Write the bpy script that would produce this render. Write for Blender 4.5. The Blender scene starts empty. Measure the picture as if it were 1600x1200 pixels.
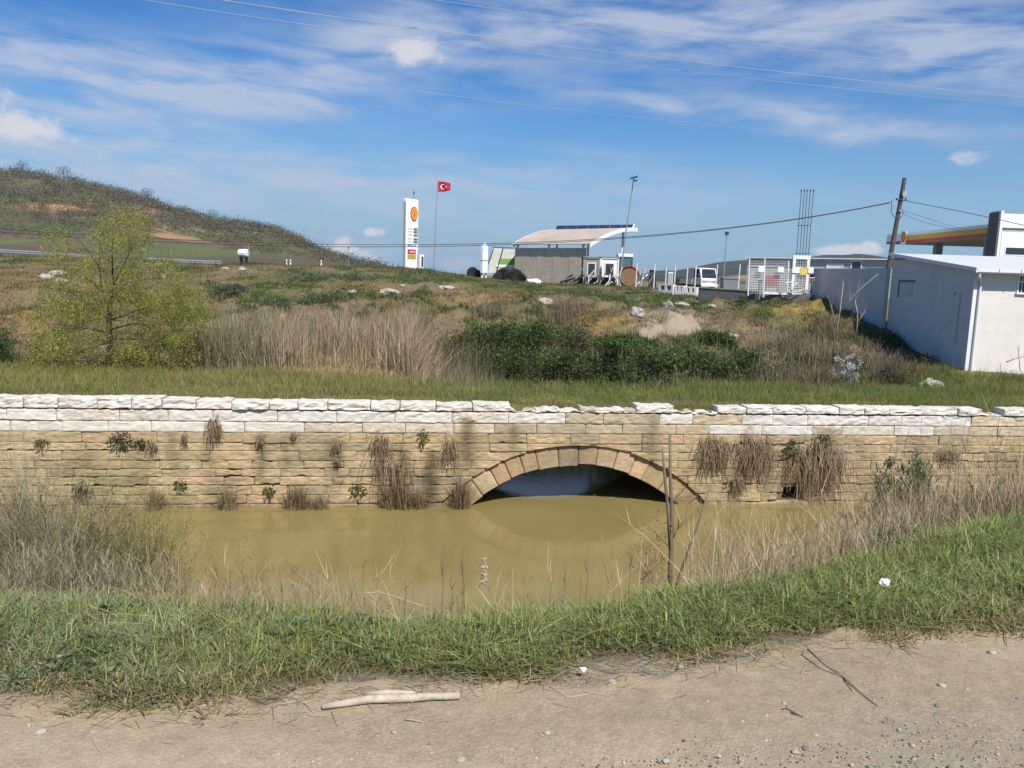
import bpy, math, random
import numpy as np
from mathutils import Matrix, Vector
rng = np.random.default_rng(7)
random.seed(7)
sc = bpy.context.scene
COL = sc.collection
EYE = np.array([0.0, 0.0, 1.6])
F = 1230.0; PITCH = math.atan(172/F); ROLL = 0.03
_f = np.array([0, math.cos(PITCH), -math.sin(PITCH)])
_r = np.array([1.0, 0, 0]); _u = np.array([0, math.sin(PITCH), math.cos(PITCH)])
CR = _r*math.cos(ROLL) + _u*math.sin(ROLL)
CU = _u*math.cos(ROLL) - _r*math.sin(ROLL)
def ray(px, py): return _f + CR*((px-800)/F) + CU*((600-py)/F)
def P(px, py, D):
    """where the line of sight meets the depth D"""
    d = ray(px, py); return EYE + d*(D/d[1])
def Pz(px, py, z):
    d = ray(px, py); return EYE + d*((z-1.6)/d[2])

# ---------------------------------------------------------------- camera, sky, sun
cam = bpy.data.cameras.new('camera'); co = bpy.data.objects.new('camera', cam); COL.objects.link(co)
cam.sensor_width = 36; cam.lens = 36*F/1600; cam.clip_start = 0.05; cam.clip_end = 12000
m = Matrix(((CR[0], CU[0], -_f[0], 0), (CR[1], CU[1], -_f[1], 0), (CR[2], CU[2], -_f[2], 1.6), (0, 0, 0, 1)))
co.matrix_world = m; sc.camera = co
sc.view_settings.view_transform = 'Standard'; sc.view_settings.look = 'None'
sc.view_settings.exposure = 0.24; sc.view_settings.gamma = 1
try: sc.cycles.max_bounces = 6; sc.cycles.transparent_max_bounces = 8; sc.cycles.caustics_reflective = False; sc.cycles.caustics_refractive = False
except Exception: pass

SUN = np.array([0.27, -0.58, 0.76]); SUN /= np.linalg.norm(SUN)
sl = bpy.data.lights.new('sun', 'SUN'); sl.energy = 5.0; sl.angle = math.radians(0.5); sl.color = (1.0, 0.95, 0.87)
so = bpy.data.objects.new('sun', sl); COL.objects.link(so)
so.rotation_euler = Vector(-SUN).to_track_quat('-Z', 'Y').to_euler(); so.location = (20, -20, 40)

def build_world():
    w = bpy.data.worlds.new('World'); sc.world = w; w.use_nodes = True
    nt = w.node_tree; N = nt.nodes; L = nt.links; N.clear()
    out = N.new('ShaderNodeOutputWorld'); bg = N.new('ShaderNodeBackground'); bg.inputs['Strength'].default_value = 0.09
    L.new(bg.outputs[0], out.inputs[0])
    sky = N.new('ShaderNodeTexSky'); sky.sky_type = 'NISHITA'; sky.sun_disc = False
    sky.sun_elevation = math.asin(SUN[2]); sky.sun_rotation = math.atan2(SUN[0], SUN[1])
    sky.air_density = 1.0; sky.dust_density = 0.6; sky.ozone_density = 2.2; sky.altitude = 100
    hs = N.new('ShaderNodeHueSaturation'); hs.inputs['Saturation'].default_value = 1.35; hs.inputs['Value'].default_value = 1.0
    L.new(sky.outputs[0], hs.inputs['Color'])
    def val(x): return x
    def M(op, a, b=None, c=None):
        n = N.new('ShaderNodeMath'); n.operation = op
        for i, v in enumerate((a, b, c)):
            if v is None: continue
            if isinstance(v, (int, float)): n.inputs[i].default_value = v
            else: L.new(v, n.inputs[i])
        return n.outputs[0]
    tc = N.new('ShaderNodeTexCoord'); sp = N.new('ShaderNodeSeparateXYZ'); L.new(tc.outputs['Generated'], sp.inputs[0])
    x, y, z = sp.outputs
    az = M('ARCTAN2', x, y); el = M('ARCSINE', z)
    def noise(scx, scy, rot, scale, detail=5, rough=0.55, dist=0.0, off=0.0):
        c, s = math.cos(rot), math.sin(rot)
        uu = M('MULTIPLY', M('ADD', M('MULTIPLY', az, c), M('MULTIPLY', el, s)), scx)
        vv = M('MULTIPLY', M('ADD', M('MULTIPLY', az, -s), M('MULTIPLY', el, c)), scy)
        cb = N.new('ShaderNodeCombineXYZ'); L.new(uu, cb.inputs[0]); L.new(vv, cb.inputs[1]); cb.inputs[2].default_value = off
        n = N.new('ShaderNodeTexNoise'); n.inputs['Scale'].default_value = scale; n.inputs['Detail'].default_value = detail
        n.inputs['Roughness'].default_value = rough; n.inputs['Distortion'].default_value = dist
        L.new(cb.outputs[0], n.inputs['Vector']); return n.outputs[0]
    def sstep(v, a, b):
        n = N.new('ShaderNodeMapRange'); n.interpolation_type = 'SMOOTHSTEP'; n.inputs[1].default_value = a; n.inputs[2].default_value = b
        L.new(v, n.inputs[0]); return n.outputs[0]
    def azel(px, py):
        d = ray(px, py); d = d/np.linalg.norm(d); return math.atan2(d[0], d[1]), math.asin(d[2])
    wob = M('MULTIPLY', M('SUBTRACT', noise(1, 2.5, 0.1, 6.0, 4), 0.5), 0.10)
    azw = M('ADD', az, wob); elw = M('ADD', el, M('MULTIPLY', wob, 0.45))
    def blob(px, py, lx, ly, rot, amp, A=azw, E=elw, pw=2):
        a0, e0 = azel(px, py); c, s = math.cos(rot), math.sin(rot)
        dx = M('SUBTRACT', A, a0); dy = M('SUBTRACT', E, e0)
        u = M('DIVIDE', M('ADD', M('MULTIPLY', dx, c), M('MULTIPLY', dy, s)), lx/F)
        v = M('DIVIDE', M('ADD', M('MULTIPLY', dx, -s), M('MULTIPLY', dy, c)), ly/F)
        r2 = M('ADD', M('MULTIPLY', u, u), M('MULTIPLY', v, v))
        return M('MULTIPLY', M('POWER', 2.718, M('MULTIPLY', r2, -1.0)), amp)
    def total(lst):
        t = lst[0]
        for q in lst[1:]: t = M('ADD', t, q)
        return t
    # thin high cloud: veils broken into streaks
    veil = total([blob(*b) for b in [
        (260, 118, 330, 46, 0.03, 0.85), (70, 80, 230, 20, -0.2, 0.5), (560, 70, 130, 36, 0.45, 0.45), (700, 55, 250, 48, 0.1, 0.6), (1000, 48, 420, 52, 0.0, 0.75),
        (1350, 55, 340, 66, -0.16, 0.65), (1520, 95, 150, 26, -0.22, 0.6), (430, 155, 260, 24, 0.05, 0.5), (1180, 185, 250, 15, -0.17, 0.85), (1250, 175, 170, 16, -0.24, 0.6), (1000, 160, 180, 14, -0.1, 0.4),
        (150, 265, 480, 36, -0.05, 0.85), (560, 288, 520, 24, -0.03, 0.62), (330, 235, 400, 14, 0.0, 0.5), (950, 285, 300, 26, -0.04, 0.45), (700, 335, 250, 14, 0.0, 0.35),
        (180, 185, 280, 14, -0.05, 0.4), (880, 235, 220, 9, -0.05, 0.28), (1540, 205, 180, 9, -0.05, 0.3), (2100, 120, 400, 60, -0.2, 0.7), (-500, 150, 500, 60, 0.1, 0.7)]])
    st = M('ADD', M('MULTIPLY', noise(1, 5.5, -0.06, 7.0, 8, 0.58, 0.3), 0.97), M('MULTIPLY', noise(1, 2.8, 0.25, 11.0, 6, 0.55, 0.5, 3.0), 0.23))
    cir = M('MULTIPLY', veil, sstep(st, 0.34, 0.80))
    cir = M('MULTIPLY', M('MINIMUM', cir, 1.0), 0.80)
    # low haze of broken cloud on the horizon
    lowh = M('MULTIPLY', M('MULTIPLY', sstep(el, 0.075, 0.0), sstep(noise(1, 2.2, 0, 26.0, 6, 0.6, 0.0, 9.0), 0.42, 0.62)), M('MULTIPLY', sstep(az, 0.26, 0.02), 0.75))
    # small cumulus puffs
    pn = M('MULTIPLY', M('SUBTRACT', noise(1, 1.3, 0, 38.0, 8, 0.66, 0.3, 5.0), 0.5), 2.0)
    puffs = []
    for b in [(645, 80, 44, 22, 0.0, 1.0), (30, 195, 62, 20, -0.12, 1.05), (0, 140, 40, 12, 0, 0.5), (1515, 243, 26, 12, 0.0, 0.72), (580, 363, 18, 8, 0, 0.9), (1325, 391, 38, 11, 0.05, 1.0), (1362, 389, 14, 10, 0.0, 0.85), (1300, 394, 16, 8, 0, 0.7), (538, 374, 13, 8, 0, 0.85), (530, 388, 26, 9, 0, 0.75), (562, 392, 22, 8, 0, 0.62), (585, 402, 26, 6, 0, 0.5), (1750, 330, 80, 30, 0, 1.0), (-300, 230, 120, 36, 0, 1.0)]:
        puffs.append(blob(*b, A=az, E=el))
    pt = total(puffs); pm_ = M('MULTIPLY', sstep(M('ADD', pt, M('MULTIPLY', pn, sstep(pt, 0.02, 0.3))), 0.20, 1.0), 0.92)
    hz = M('MULTIPLY', sstep(el, 0.24, 0.0), 0.85)
    def mix(fac, a, colr):
        n = N.new('ShaderNodeMix'); n.data_type = 'RGBA'; L.new(fac, n.inputs['Factor']); L.new(a, n.inputs['A']); n.inputs['B'].default_value = (*colr, 1); return n.outputs['Result']
    g = N.new('ShaderNodeMix'); g.data_type = 'RGBA'; g.blend_type = 'MULTIPLY'; g.inputs['Factor'].default_value = 1.0; L.new(hs.outputs[0], g.inputs['A']); g.inputs['B'].default_value = (0.62, 0.88, 1.10, 1)
    c = mix(hz, g.outputs['Result'], (2.75, 4.3, 6.1))
    c = mix(cir, c, (4.9, 5.5, 6.8))
    c = mix(M('MINIMUM', lowh, 1.0), c, (4.4, 5.0, 6.2))
    c = mix(pm_, c, (6.6, 6.7, 7.2))
    L.new(c, bg.inputs['Color'])
build_world()

# ---------------------------------------------------------------- materials
MAT = {}
def nodes(name):
    mt = bpy.data.materials.new(name); mt.use_nodes = True; nt = mt.node_tree
    b = nt.nodes['Principled BSDF']; MAT[name] = mt; return mt, nt, nt.nodes, nt.links, b
def n_noise(N, L, scale, detail=5, rough=0.6, vec=None, dist=0):
    n = N.new('ShaderNodeTexNoise'); n.inputs['Scale'].default_value = scale; n.inputs['Detail'].default_value = detail
    n.inputs['Roughness'].default_value = rough; n.inputs['Distortion'].default_value = dist
    if vec is not None: L.new(vec, n.inputs['Vector'])
    return n.outputs[0]
def n_ramp(N, L, v, pts):
    r = N.new('ShaderNodeValToRGB'); e = r.color_ramp.elements
    while len(e) < len(pts): e.new(0.5)
    for k, (p, c) in enumerate(pts):
        e[k].position = p; e[k].color = (c, c, c, 1) if isinstance(c, (int, float)) else (*c, 1)
    L.new(v, r.inputs[0]); return r.outputs[0]
def n_mix(N, L, fac, a, b, mode='MIX'):
    n = N.new('ShaderNodeMix'); n.data_type = 'RGBA'; n.blend_type = mode
    for key, v in (('Factor', fac), ('A', a), ('B', b)):
        if isinstance(v, (int, float)): n.inputs[key].default_value = v
        elif isinstance(v, tuple): n.inputs[key].default_value = (*v, 1)
        else: L.new(v, n.inputs[key])
    return n.outputs['Result']
def n_bump(N, L, h, strength, dist, b):
    n = N.new('ShaderNodeBump'); n.inputs['Strength'].default_value = strength; n.inputs['Distance'].default_value = dist
    L.new(h, n.inputs['Height']); L.new(n.outputs[0], b.inputs['Normal']); return n
def paint(name, col, rough=0.6, metal=0.0, var=0.18, scale=3.0, dirt=None, bump=0.0, spec=0.4):
    """a surface of one colour, worn a little by noise"""
    mt, nt, N, L, b = nodes(name)
    tc = N.new('ShaderNodeTexCoord'); v = tc.outputs['Object']
    k = n_ramp(N, L, n_noise(N, L, scale, 7, 0.65, v), [(0.3, 1-var), (0.7, 1+var*0.5)])
    c = n_mix(N, L, 1.0, tuple(col), k, 'MULTIPLY')
    if dirt is not None:
        f = n_ramp(N, L, n_noise(N, L, scale*2.3, 8, 0.7, v, 0.4), [(0.50, 0.0), (0.72, 0.75)])
        c = n_mix(N, L, f, c, tuple(dirt))
    L.new(c, b.inputs['Base Color']); b.inputs['Roughness'].default_value = rough; b.inputs['Metallic'].default_value = metal
    b.inputs['Specular IOR Level'].default_value = spec
    if bump: n_bump(N, L, n_noise(N, L, scale*9, 5, 0.6, v), bump, 0.02, b)
    return mt
def attr_mat(name, rough=0.8, trans=0.0, nscale=0, nvar=0.2, bump=0.0, bdist=0.02, spec=0.2, bscale=None):
    mt, nt, N, L, b = nodes(name)
    a = N.new('ShaderNodeAttribute'); a.attribute_name = 'Col'; c = a.outputs['Color']
    tc = N.new('ShaderNodeTexCoord'); v = tc.outputs['Object']
    if nscale:
        k = n_ramp(N, L, n_noise(N, L, nscale, 8, 0.68, v), [(0.28, 1-nvar), (0.72, 1+nvar)])
        c = n_mix(N, L, 1.0, c, k, 'MULTIPLY')
    L.new(c, b.inputs['Base Color']); b.inputs['Roughness'].default_value = rough; b.inputs['Specular IOR Level'].default_value = spec
    if bump: n_bump(N, L, n_noise(N, L, bscale or nscale*2, 8, 0.7, v), bump, bdist, b)
    if trans:
        t = N.new('ShaderNodeBsdfTranslucent'); L.new(c, t.inputs[0]); mx = N.new('ShaderNodeMixShader'); mx.inputs[0].default_value = trans
        L.new(b.outputs[0], mx.inputs[1]); L.new(t.outputs[0], mx.inputs[2]); L.new(mx.outputs[0], nt.nodes['Material Output'].inputs[0])
    return mt
attr_mat('leaf', 0.6, 0.42, spec=0.25)
attr_mat('twig', 0.85, 0.0, spec=0.1)
attr_mat('soil', 0.95, 0.0, 1.7, 0.3, 0.9, 0.12, 0.1, bscale=5)
attr_mat('rubble', 0.9, 0.0, 9, 0.22, 0.7, 0.03, 0.15)

# ---------------------------------------------------------------- mesh helpers
def tag(o, label=None, cat=None, group=None, kind=None):
    if label: o['label'] = label
    if cat: o['category'] = cat
    if group: o['group'] = group
    if kind: o['kind'] = kind
    return o
def empty(name, loc=(0, 0, 0), rz=0.0, label=None, cat=None, group=None):
    o = bpy.data.objects.new(name, None); COL.objects.link(o); o.location = tuple(loc); o.rotation_euler = (0, 0, rz)
    o.empty_display_size = 0.2
    return tag(o, label, cat, group)
def np_mesh(name, V, faces, mat, cols=None, parent=None, smooth=False):
    """faces: list of int arrays (n,k), one per face size"""
    me = bpy.data.meshes.new(name); V = np.asarray(V, np.float32)
    me.vertices.add(len(V)); me.vertices.foreach_set('co', V.ravel())
    faces = [np.asarray(f, np.int32) for f in faces if len(f)]
    loops = np.concatenate([f.ravel() for f in faces]); sizes = np.concatenate([np.full(len(f), f.shape[1], np.int32) for f in faces])
    starts = np.concatenate([[0], np.cumsum(sizes)[:-1]]).astype(np.int32)
    me.loops.add(len(loops)); me.loops.foreach_set('vertex_index', loops)
    me.polygons.add(len(sizes)); me.polygons.foreach_set('loop_start', starts); me.polygons.foreach_set('loop_total', sizes)
    me.polygons.foreach_set('use_smooth', np.full(len(sizes), smooth))
    me.update(calc_edges=True)
    if cols is not None:
        c = np.asarray(cols, np.float32)
        if c.shape[1] == 3: c = np.concatenate([c, np.ones((len(c), 1), np.float32)], 1)
        ca = me.color_attributes.new('Col', 'FLOAT_COLOR', 'POINT'); ca.data.foreach_set('color', c.ravel())
    me.materials.append(MAT[mat] if isinstance(mat, str) else mat)
    o = bpy.data.objects.new(name, me); COL.objects.link(o)
    if parent is not None: o.parent = parent
    return o
def grid_faces(nr, nc):
    i = np.arange(nr-1)[:, None]*nc + np.arange(nc-1)[None, :]
    i = i.ravel(); return np.stack([i, i+1, i+nc+1, i+nc], 1)
class MB:
    """collects boxes, bars, tubes and sheets, links them as ONE mesh object"""
    def __init__(s): s.v = []; s.f = []
    def add(s, vs, fs):
        k = len(s.v); s.v += [tuple(map(float, q)) for q in vs]; s.f += [tuple(i+k for i in f) for f in fs]; return s
    def box(s, x0, x1, y0, y1, z0, z1):
        return s.add([(x0, y0, z0), (x1, y0, z0), (x1, y1, z0), (x0, y1, z0), (x0, y0, z1), (x1, y0, z1), (x1, y1, z1), (x0, y1, z1)],
                     [(0, 3, 2, 1), (4, 5, 6, 7), (0, 1, 5, 4), (1, 2, 6, 5), (2, 3, 7, 6), (3, 0, 4, 7)])
    def hexa(s, lo, hi):   # two quads (4 points each), bottom and top
        return s.add(list(lo)+list(hi), [(0, 3, 2, 1), (4, 5, 6, 7), (0, 1, 5, 4), (1, 2, 6, 5), (2, 3, 7, 6), (3, 0, 4, 7)])
    def tube(s, pts, rad, n=6, cap=True):
        pts = [np.array(p, float) for p in pts]; k = len(pts)
        rad = [rad]*k if isinstance(rad, (int, float)) else list(rad)
        vs = []; ref = None
        for i in range(k):
            t = pts[min(i+1, k-1)]-pts[max(i-1, 0)]; t /= (np.linalg.norm(t)+1e-9)
            if ref is None: ref = np.array([0, 0, 1.0]) if abs(t[2]) < 0.9 else np.array([1.0, 0, 0])
            a = np.cross(t, ref); a /= np.linalg.norm(a)+1e-9; b = np.cross(t, a); ref = np.cross(a, t)
            for j in range(n):
                an = 2*math.pi*j/n; vs.append(pts[i]+rad[i]*(math.cos(an)*a+math.sin(an)*b))
        fs = [(i*n+j, i*n+(j+1) % n, (i+1)*n+(j+1) % n, (i+1)*n+j) for i in range(k-1) for j in range(n)]
        if cap: fs += [tuple(range(n))[::-1], tuple((k-1)*n+j for j in range(n))]
        return s.add(vs, fs)
    def prism(s, poly, axis, a, b):   # polygon in the two other axes, extruded a..b along axis (0,1,2)
        n = len(poly); vs = []
        for h in (a, b):
            for (p, q) in poly: c = [p, q]; c.insert(axis, h); vs.append(tuple(c))
        return s.add(vs, [tuple(range(n))[::-1], tuple(range(n, 2*n))] + [(i, (i+1) % n, n+(i+1) % n, n+i) for i in range(n)])
    def lathe(s, prof, n=14, c=(0, 0, 0), axis=2):
        vs = []; k = len(prof)
        for (r, h) in prof:
            for j in range(n):
                a = 2*math.pi*j/n; p = [r*math.cos(a), r*math.sin(a)]; p.insert(axis, h); vs.append((p[0]+c[0], p[1]+c[1], p[2]+c[2]))
        fs = [(i*n+j, i*n+(j+1) % n, (i+1)*n+(j+1) % n, (i+1)*n+j) for i in range(k-1) for j in range(n)]
        fs += [tuple(range(n))[::-1], tuple((k-1)*n+j for j in range(n))]
        return s.add(vs, fs)
    def build(s, name, mat, parent=None, bevel=0.0, smooth=False, loc=None):
        me = bpy.data.meshes.new(name); me.from_pydata(s.v, [], s.f); me.update()
        me.materials.append(MAT[mat]); o = bpy.data.objects.new(name, me); COL.objects.link(o)
        if smooth: me.polygons.foreach_set('use_smooth', [True]*len(me.polygons))
        if parent is not None: o.parent = parent
        if loc is not None: o.location = tuple(loc)
        if bevel: b = o.modifiers.new('bevel', 'BEVEL'); b.width = bevel; b.segments = 2; b.limit_method = 'ANGLE'
        return o
_PERM = rng.random((256, 256))
def vnoise(x, y):
    x = np.asarray(x, float); y = np.asarray(y, float)
    xi = np.floor(x).astype(int); yi = np.floor(y).astype(int); fx = x-xi; fy = y-yi
    fx = fx*fx*(3-2*fx); fy = fy*fy*(3-2*fy)
    g = lambda a, b: _PERM[a & 255, b & 255]
    return (g(xi, yi)*(1-fx)+g(xi+1, yi)*fx)*(1-fy)+(g(xi, yi+1)*(1-fx)+g(xi+1, yi+1)*fx)*fy
def fbm(x, y, o=4, lac=2.03, gain=0.5):
    t = 0; a = 1; s = 0
    for k in range(o): t = t+a*vnoise(x+17.3*k, y-9.1*k); s += a; a *= gain; x = np.asarray(x)*lac; y = np.asarray(y)*lac
    return t/s
def sm(x, a, b): t = np.clip((np.asarray(x, float)-a)/(b-a), 0, 1); return t*t*(3-2*t)
def C(*c): return np.array(c, float)
def blades(name, B, H, W, az, lean, curl, col, mat='leaf', parent=None, segs=3):
    """ribbon blades growing from the points B"""
    n = len(B); up = np.array([0, 0, 1.0]); d = np.stack([np.cos(az), np.sin(az), 0*az], 1)
    fa = az + np.pi/2 + rng.normal(0, 0.5, n); s = np.stack([np.cos(fa), np.sin(fa), 0*az], 1)
    V = []; 
    for k in range(segs):
        t = k/segs; h = H*(t - 0.35*np.abs(curl)*t*t)
        c = B + up*h[:, None] + d*(H*(lean*t+curl*t*t))[:, None]; w = (W*(1-0.75*t**1.5))[:, None]*0.5
        V += [c - s*w, c + s*w]
    t = 1.0; V.append(B + up*(H*(1-0.35*np.abs(curl)))[:, None] + d*(H*(lean+curl))[:, None])
    K = 2*segs+1; A = np.stack(V, 1).reshape(-1, 3); base = (np.arange(n)*K)[:, None]
    q = np.concatenate([base+np.array([[2*k, 2*k+1, 2*k+3, 2*k+2]]) for k in range(segs-1)], 0) if segs > 1 else np.zeros((0, 4), int)
    tr = base+np.array([[2*segs-2, 2*segs-1, 2*segs]])
    return np_mesh(name, A, [q, tr], mat, np.repeat(col, K, 0), parent)
def leaf_arrays(B, size, aspect=0.5, droop=0.0, dirs=None, spread=1.0):
    n = len(B); d = rng.normal(0, 1, (n, 3)) if dirs is None else dirs + rng.normal(0, spread, (n, 3))
    d[:, 2] -= droop; d /= np.linalg.norm(d, axis=1, keepdims=True)+1e-9
    r = rng.normal(0, 1, (n, 3)); s = np.cross(d, r); s /= np.linalg.norm(s, axis=1, keepdims=True)+1e-9
    size = np.broadcast_to(size, (n,))[:, None]
    V = np.stack([B, B+d*size*0.45+s*size*aspect*0.5, B+d*size, B+d*size*0.45-s*size*aspect*0.5], 1).reshape(-1, 3)
    return V, (np.arange(n)*4)[:, None]+np.array([[0, 1, 2, 3]])
def leaves(name, B, size, col, aspect=0.5, droop=0.0, mat='leaf', parent=None, dirs=None, spread=1.0):
    V, f = leaf_arrays(np.asarray(B), size, aspect, droop, dirs, spread)
    return np_mesh(name, V, [f], mat, np.repeat(col, 4, 0), parent)
def vary(c, n, v=0.2, hue=0.06):
    c = np.asarray(c, float); k = 1+rng.normal(0, v, (n, 1)); k = np.clip(k, 0.45, 1.8)
    return np.clip(c*k*(1+rng.normal(0, hue, (n, 3))), 0.004, 0.95)
def pick(cs, ws, n, v=0.18, hue=0.05):
    cs = np.array(cs, float); ws = np.array(ws, float); i = rng.choice(len(cs), n, p=ws/ws.sum()); return vary(cs[i], n, v, hue)
# ---------------------------------------------------------------- the lie of the land
WK, WB = 0.12372, 21.554                       # the wall stands on the line y = WK x + WB
_wn = math.hypot(1, WK); WS = np.array([1, WK, 0])/_wn; WN = np.array([WK, -1, 0])/_wn
WATER = -4.9
def wall(s, h, o=0.0):
    s, h, o = np.broadcast_arrays(np.asarray(s, float), h, o)
    return np.array([0, WB, WATER]) + s[..., None]*WS + o[..., None]*WN + h[..., None]*np.array([0, 0, 1.0])
def wall_sb(x, y):      # along the wall, and distance behind it
    return x*WS[0]+(y-WB)*WS[1], -(x*WN[0]+(y-WB)*WN[1])
SA0, SA1 = -25.0, 27.0                         # where the masonry ends, left and right
crest_px = [(-500, 915), (-200, 925), (0, 935), (250, 945), (450, 955), (600, 975), (750, 975), (900, 962), (1050, 930), (1200, 905), (1300, 882), (1420, 850), (1500, 830), (1600, 806), (1800, 770)]
_cp = np.array([Pz(a, b, 0.10) for a, b in crest_px])
CX = np.concatenate([[-60], _cp[:, 0], [60]]); CY = np.concatenate([[4.0], _cp[:, 1], [7.0]])
_rp = np.array([Pz(a, b, 0.0) for a, b in [(-300, 1095), (0, 1095), (200, 1110), (400, 1108), (520, 1090), (700, 1082), (900, 1058), (1000, 1050), (1150, 1035), (1300, 1010), (1450, 990), (1600, 982), (1900, 960)]])
RX = np.concatenate([[-60], _rp[:, 0], [60]]); RY = np.concatenate([[2.8], _rp[:, 1], [4.2]])
def crest(x): return np.interp(x, CX, CY)
def road_edge(x): return np.interp(x, RX, RY)
def zt(px, py, D): return float(P(px, py, D)[2])
TAB = []
for px, mid, cr, D, plat in [(-700, None, 400, 64, 3.0), (-300, None, 396, 64, 2.6), (0, None, 399, 62, 2.1), (200, None, 408, 61, 1.85), (330, None, 414, 60, 1.75), (500, None, 418, 58, 1.75), (650, None, 424, 56, 1.75),
                             (740, None, 440, 54, 1.20), (850, None, 455, 52, 0.80), (1000, None, 463, 50, 0.78), (1100, None, 467, 48, 0.66), (1200, None, 472, 46, 0.5), (1275, None, 474, 44, 0.5)]:
    z = zt(px, cr, D); TAB.append((px, [(27.5, -2.3), (30, -2.45), (33, -2.2), (D, z), (D+10, plat), (140, plat), (420, -4), (6000, -9)]))
TAB.append((1330, [(28.5, -2.3), (31, -2.2), (41.3, zt(1330, 492, 41.3)), (46, 0.3), (60, 0.5), (140, 0.5), (420, -4), (6000, -9)]))
TAB.append((1400, [(28.6, -2.3), (31, -2.0), (38.4, zt(1400, 510, 38.4)), (44, -0.2), (60, 0.5), (140, 0.5), (420, -4), (6000, -9)]))
TAB.append((1510, [(28.2, -2.25), (30.6, zt(1510, 577, 30.6)), (38, -1.0), (44, -0.4), (60, 0.5), (140, 0.5), (420, -4), (6000, -9)]))
TAB.append((1650, [(28.4, -2.25), (30.9, zt(1650, 584, 30.9)), (38, -1.2), (44, -0.6), (60, 0.5), (140, 0.5), (420, -4), (6000, -9)]))
TAB.append((2300, [(28.5, -2.25), (31, -1.7), (38, -1.2), (44, -0.6), (60, 0.5), (140, 0.5), (420, -4), (6000, -9)]))
TU = np.array([(t[0]-800)/F for t in TAB])
def far_height(x, y):
    u = np.clip(x/np.maximum(y, 1), TU[0], TU[-1]-1e-6)
    Zs = np.stack([np.interp(y, [p[0] for p in t[1]], [p[1] for p in t[1]]) for t in TAB], 0)
    i = np.clip(np.searchsorted(TU, u, side='right')-1, 0, len(TU)-2); w = (u-TU[i])/(TU[i+1]-TU[i])
    k = np.arange(Zs.shape[1]); return Zs[i, k]*(1-w)+Zs[i+1, k]*w
def H(x, y):
    shp = np.shape(x); x = np.atleast_1d(np.asarray(x, float)).ravel(); y = np.atleast_1d(np.asarray(y, float)).ravel()
    s, b = wall_sb(x, y); yc = crest(x); over = y-yc
    near = np.where(over < 0, 0.0, -over*0.60 + 0.25*(1-np.exp(-np.maximum(over, 0)/0.5)))
    near += (fbm(x*1.3, y*1.3, 3)-0.5)*0.10*sm(y, road_edge(x)-0.3, road_edge(x)+0.6) + (fbm(x*0.5+9, y*0.5, 3)-0.5)*0.7*sm(over, 0.6, 3)
    bed = -5.6 + 0.95*sm(s, 10.2, 12.5)*sm(y, 11, 15) + 0.0*x
    near = np.maximum(near, bed)
    far = far_height(x, y)
    bumps = sm(y, 29, 36)*(1-sm(y, 44, 54)*.8)*(1-sm(y, 62, 72))
    far = far + bumps*((fbm(x*0.35, y*0.35, 4)-0.5)*1.6 + (fbm(x*1.4, y*1.4, 3)-0.5)*0.7)*np.where(x/np.maximum(y, 1) > 0.44, 0.25, 1)
    dip = sm(s, -3.2, -1.8)*(1-sm(s, 5.6, 7.2)); out = dip*(1-sm(b, 13.5, 21))
    far = far*(1-out) + (-5.5)*out
    under = (b < 4.9) & (s > SA0+0.3) & (s < SA1-0.3)
    far = np.where(under, -5.6, far)
    z = np.where(b < 0.05, near, far)
    return z.reshape(shp) if shp else float(z[0])
def G(px, py, lo=2.0, hi=120.0):
    """first point of the land the line of sight meets"""
    d = ray(px, py); t = np.linspace(lo, hi, 6000); q = EYE[None]+d[None]*(t/d[1])[:, None]
    below = q[:, 2] < H(q[:, 0], q[:, 1]); i = int(np.argmax(below)) if below.any() else -1
    return q[i]
def gz(x, y): return np.array([x, y, H(x, y)])
def bz(x, y):   # top of whatever carries plants there: the land, or the deck of the bridge
    s, b = wall_sb(x, y)
    return np.where((b > 0.1) & (b < 4.9) & (s > SA0) & (s < SA1), WATER+2.74, H(x, y))

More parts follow.
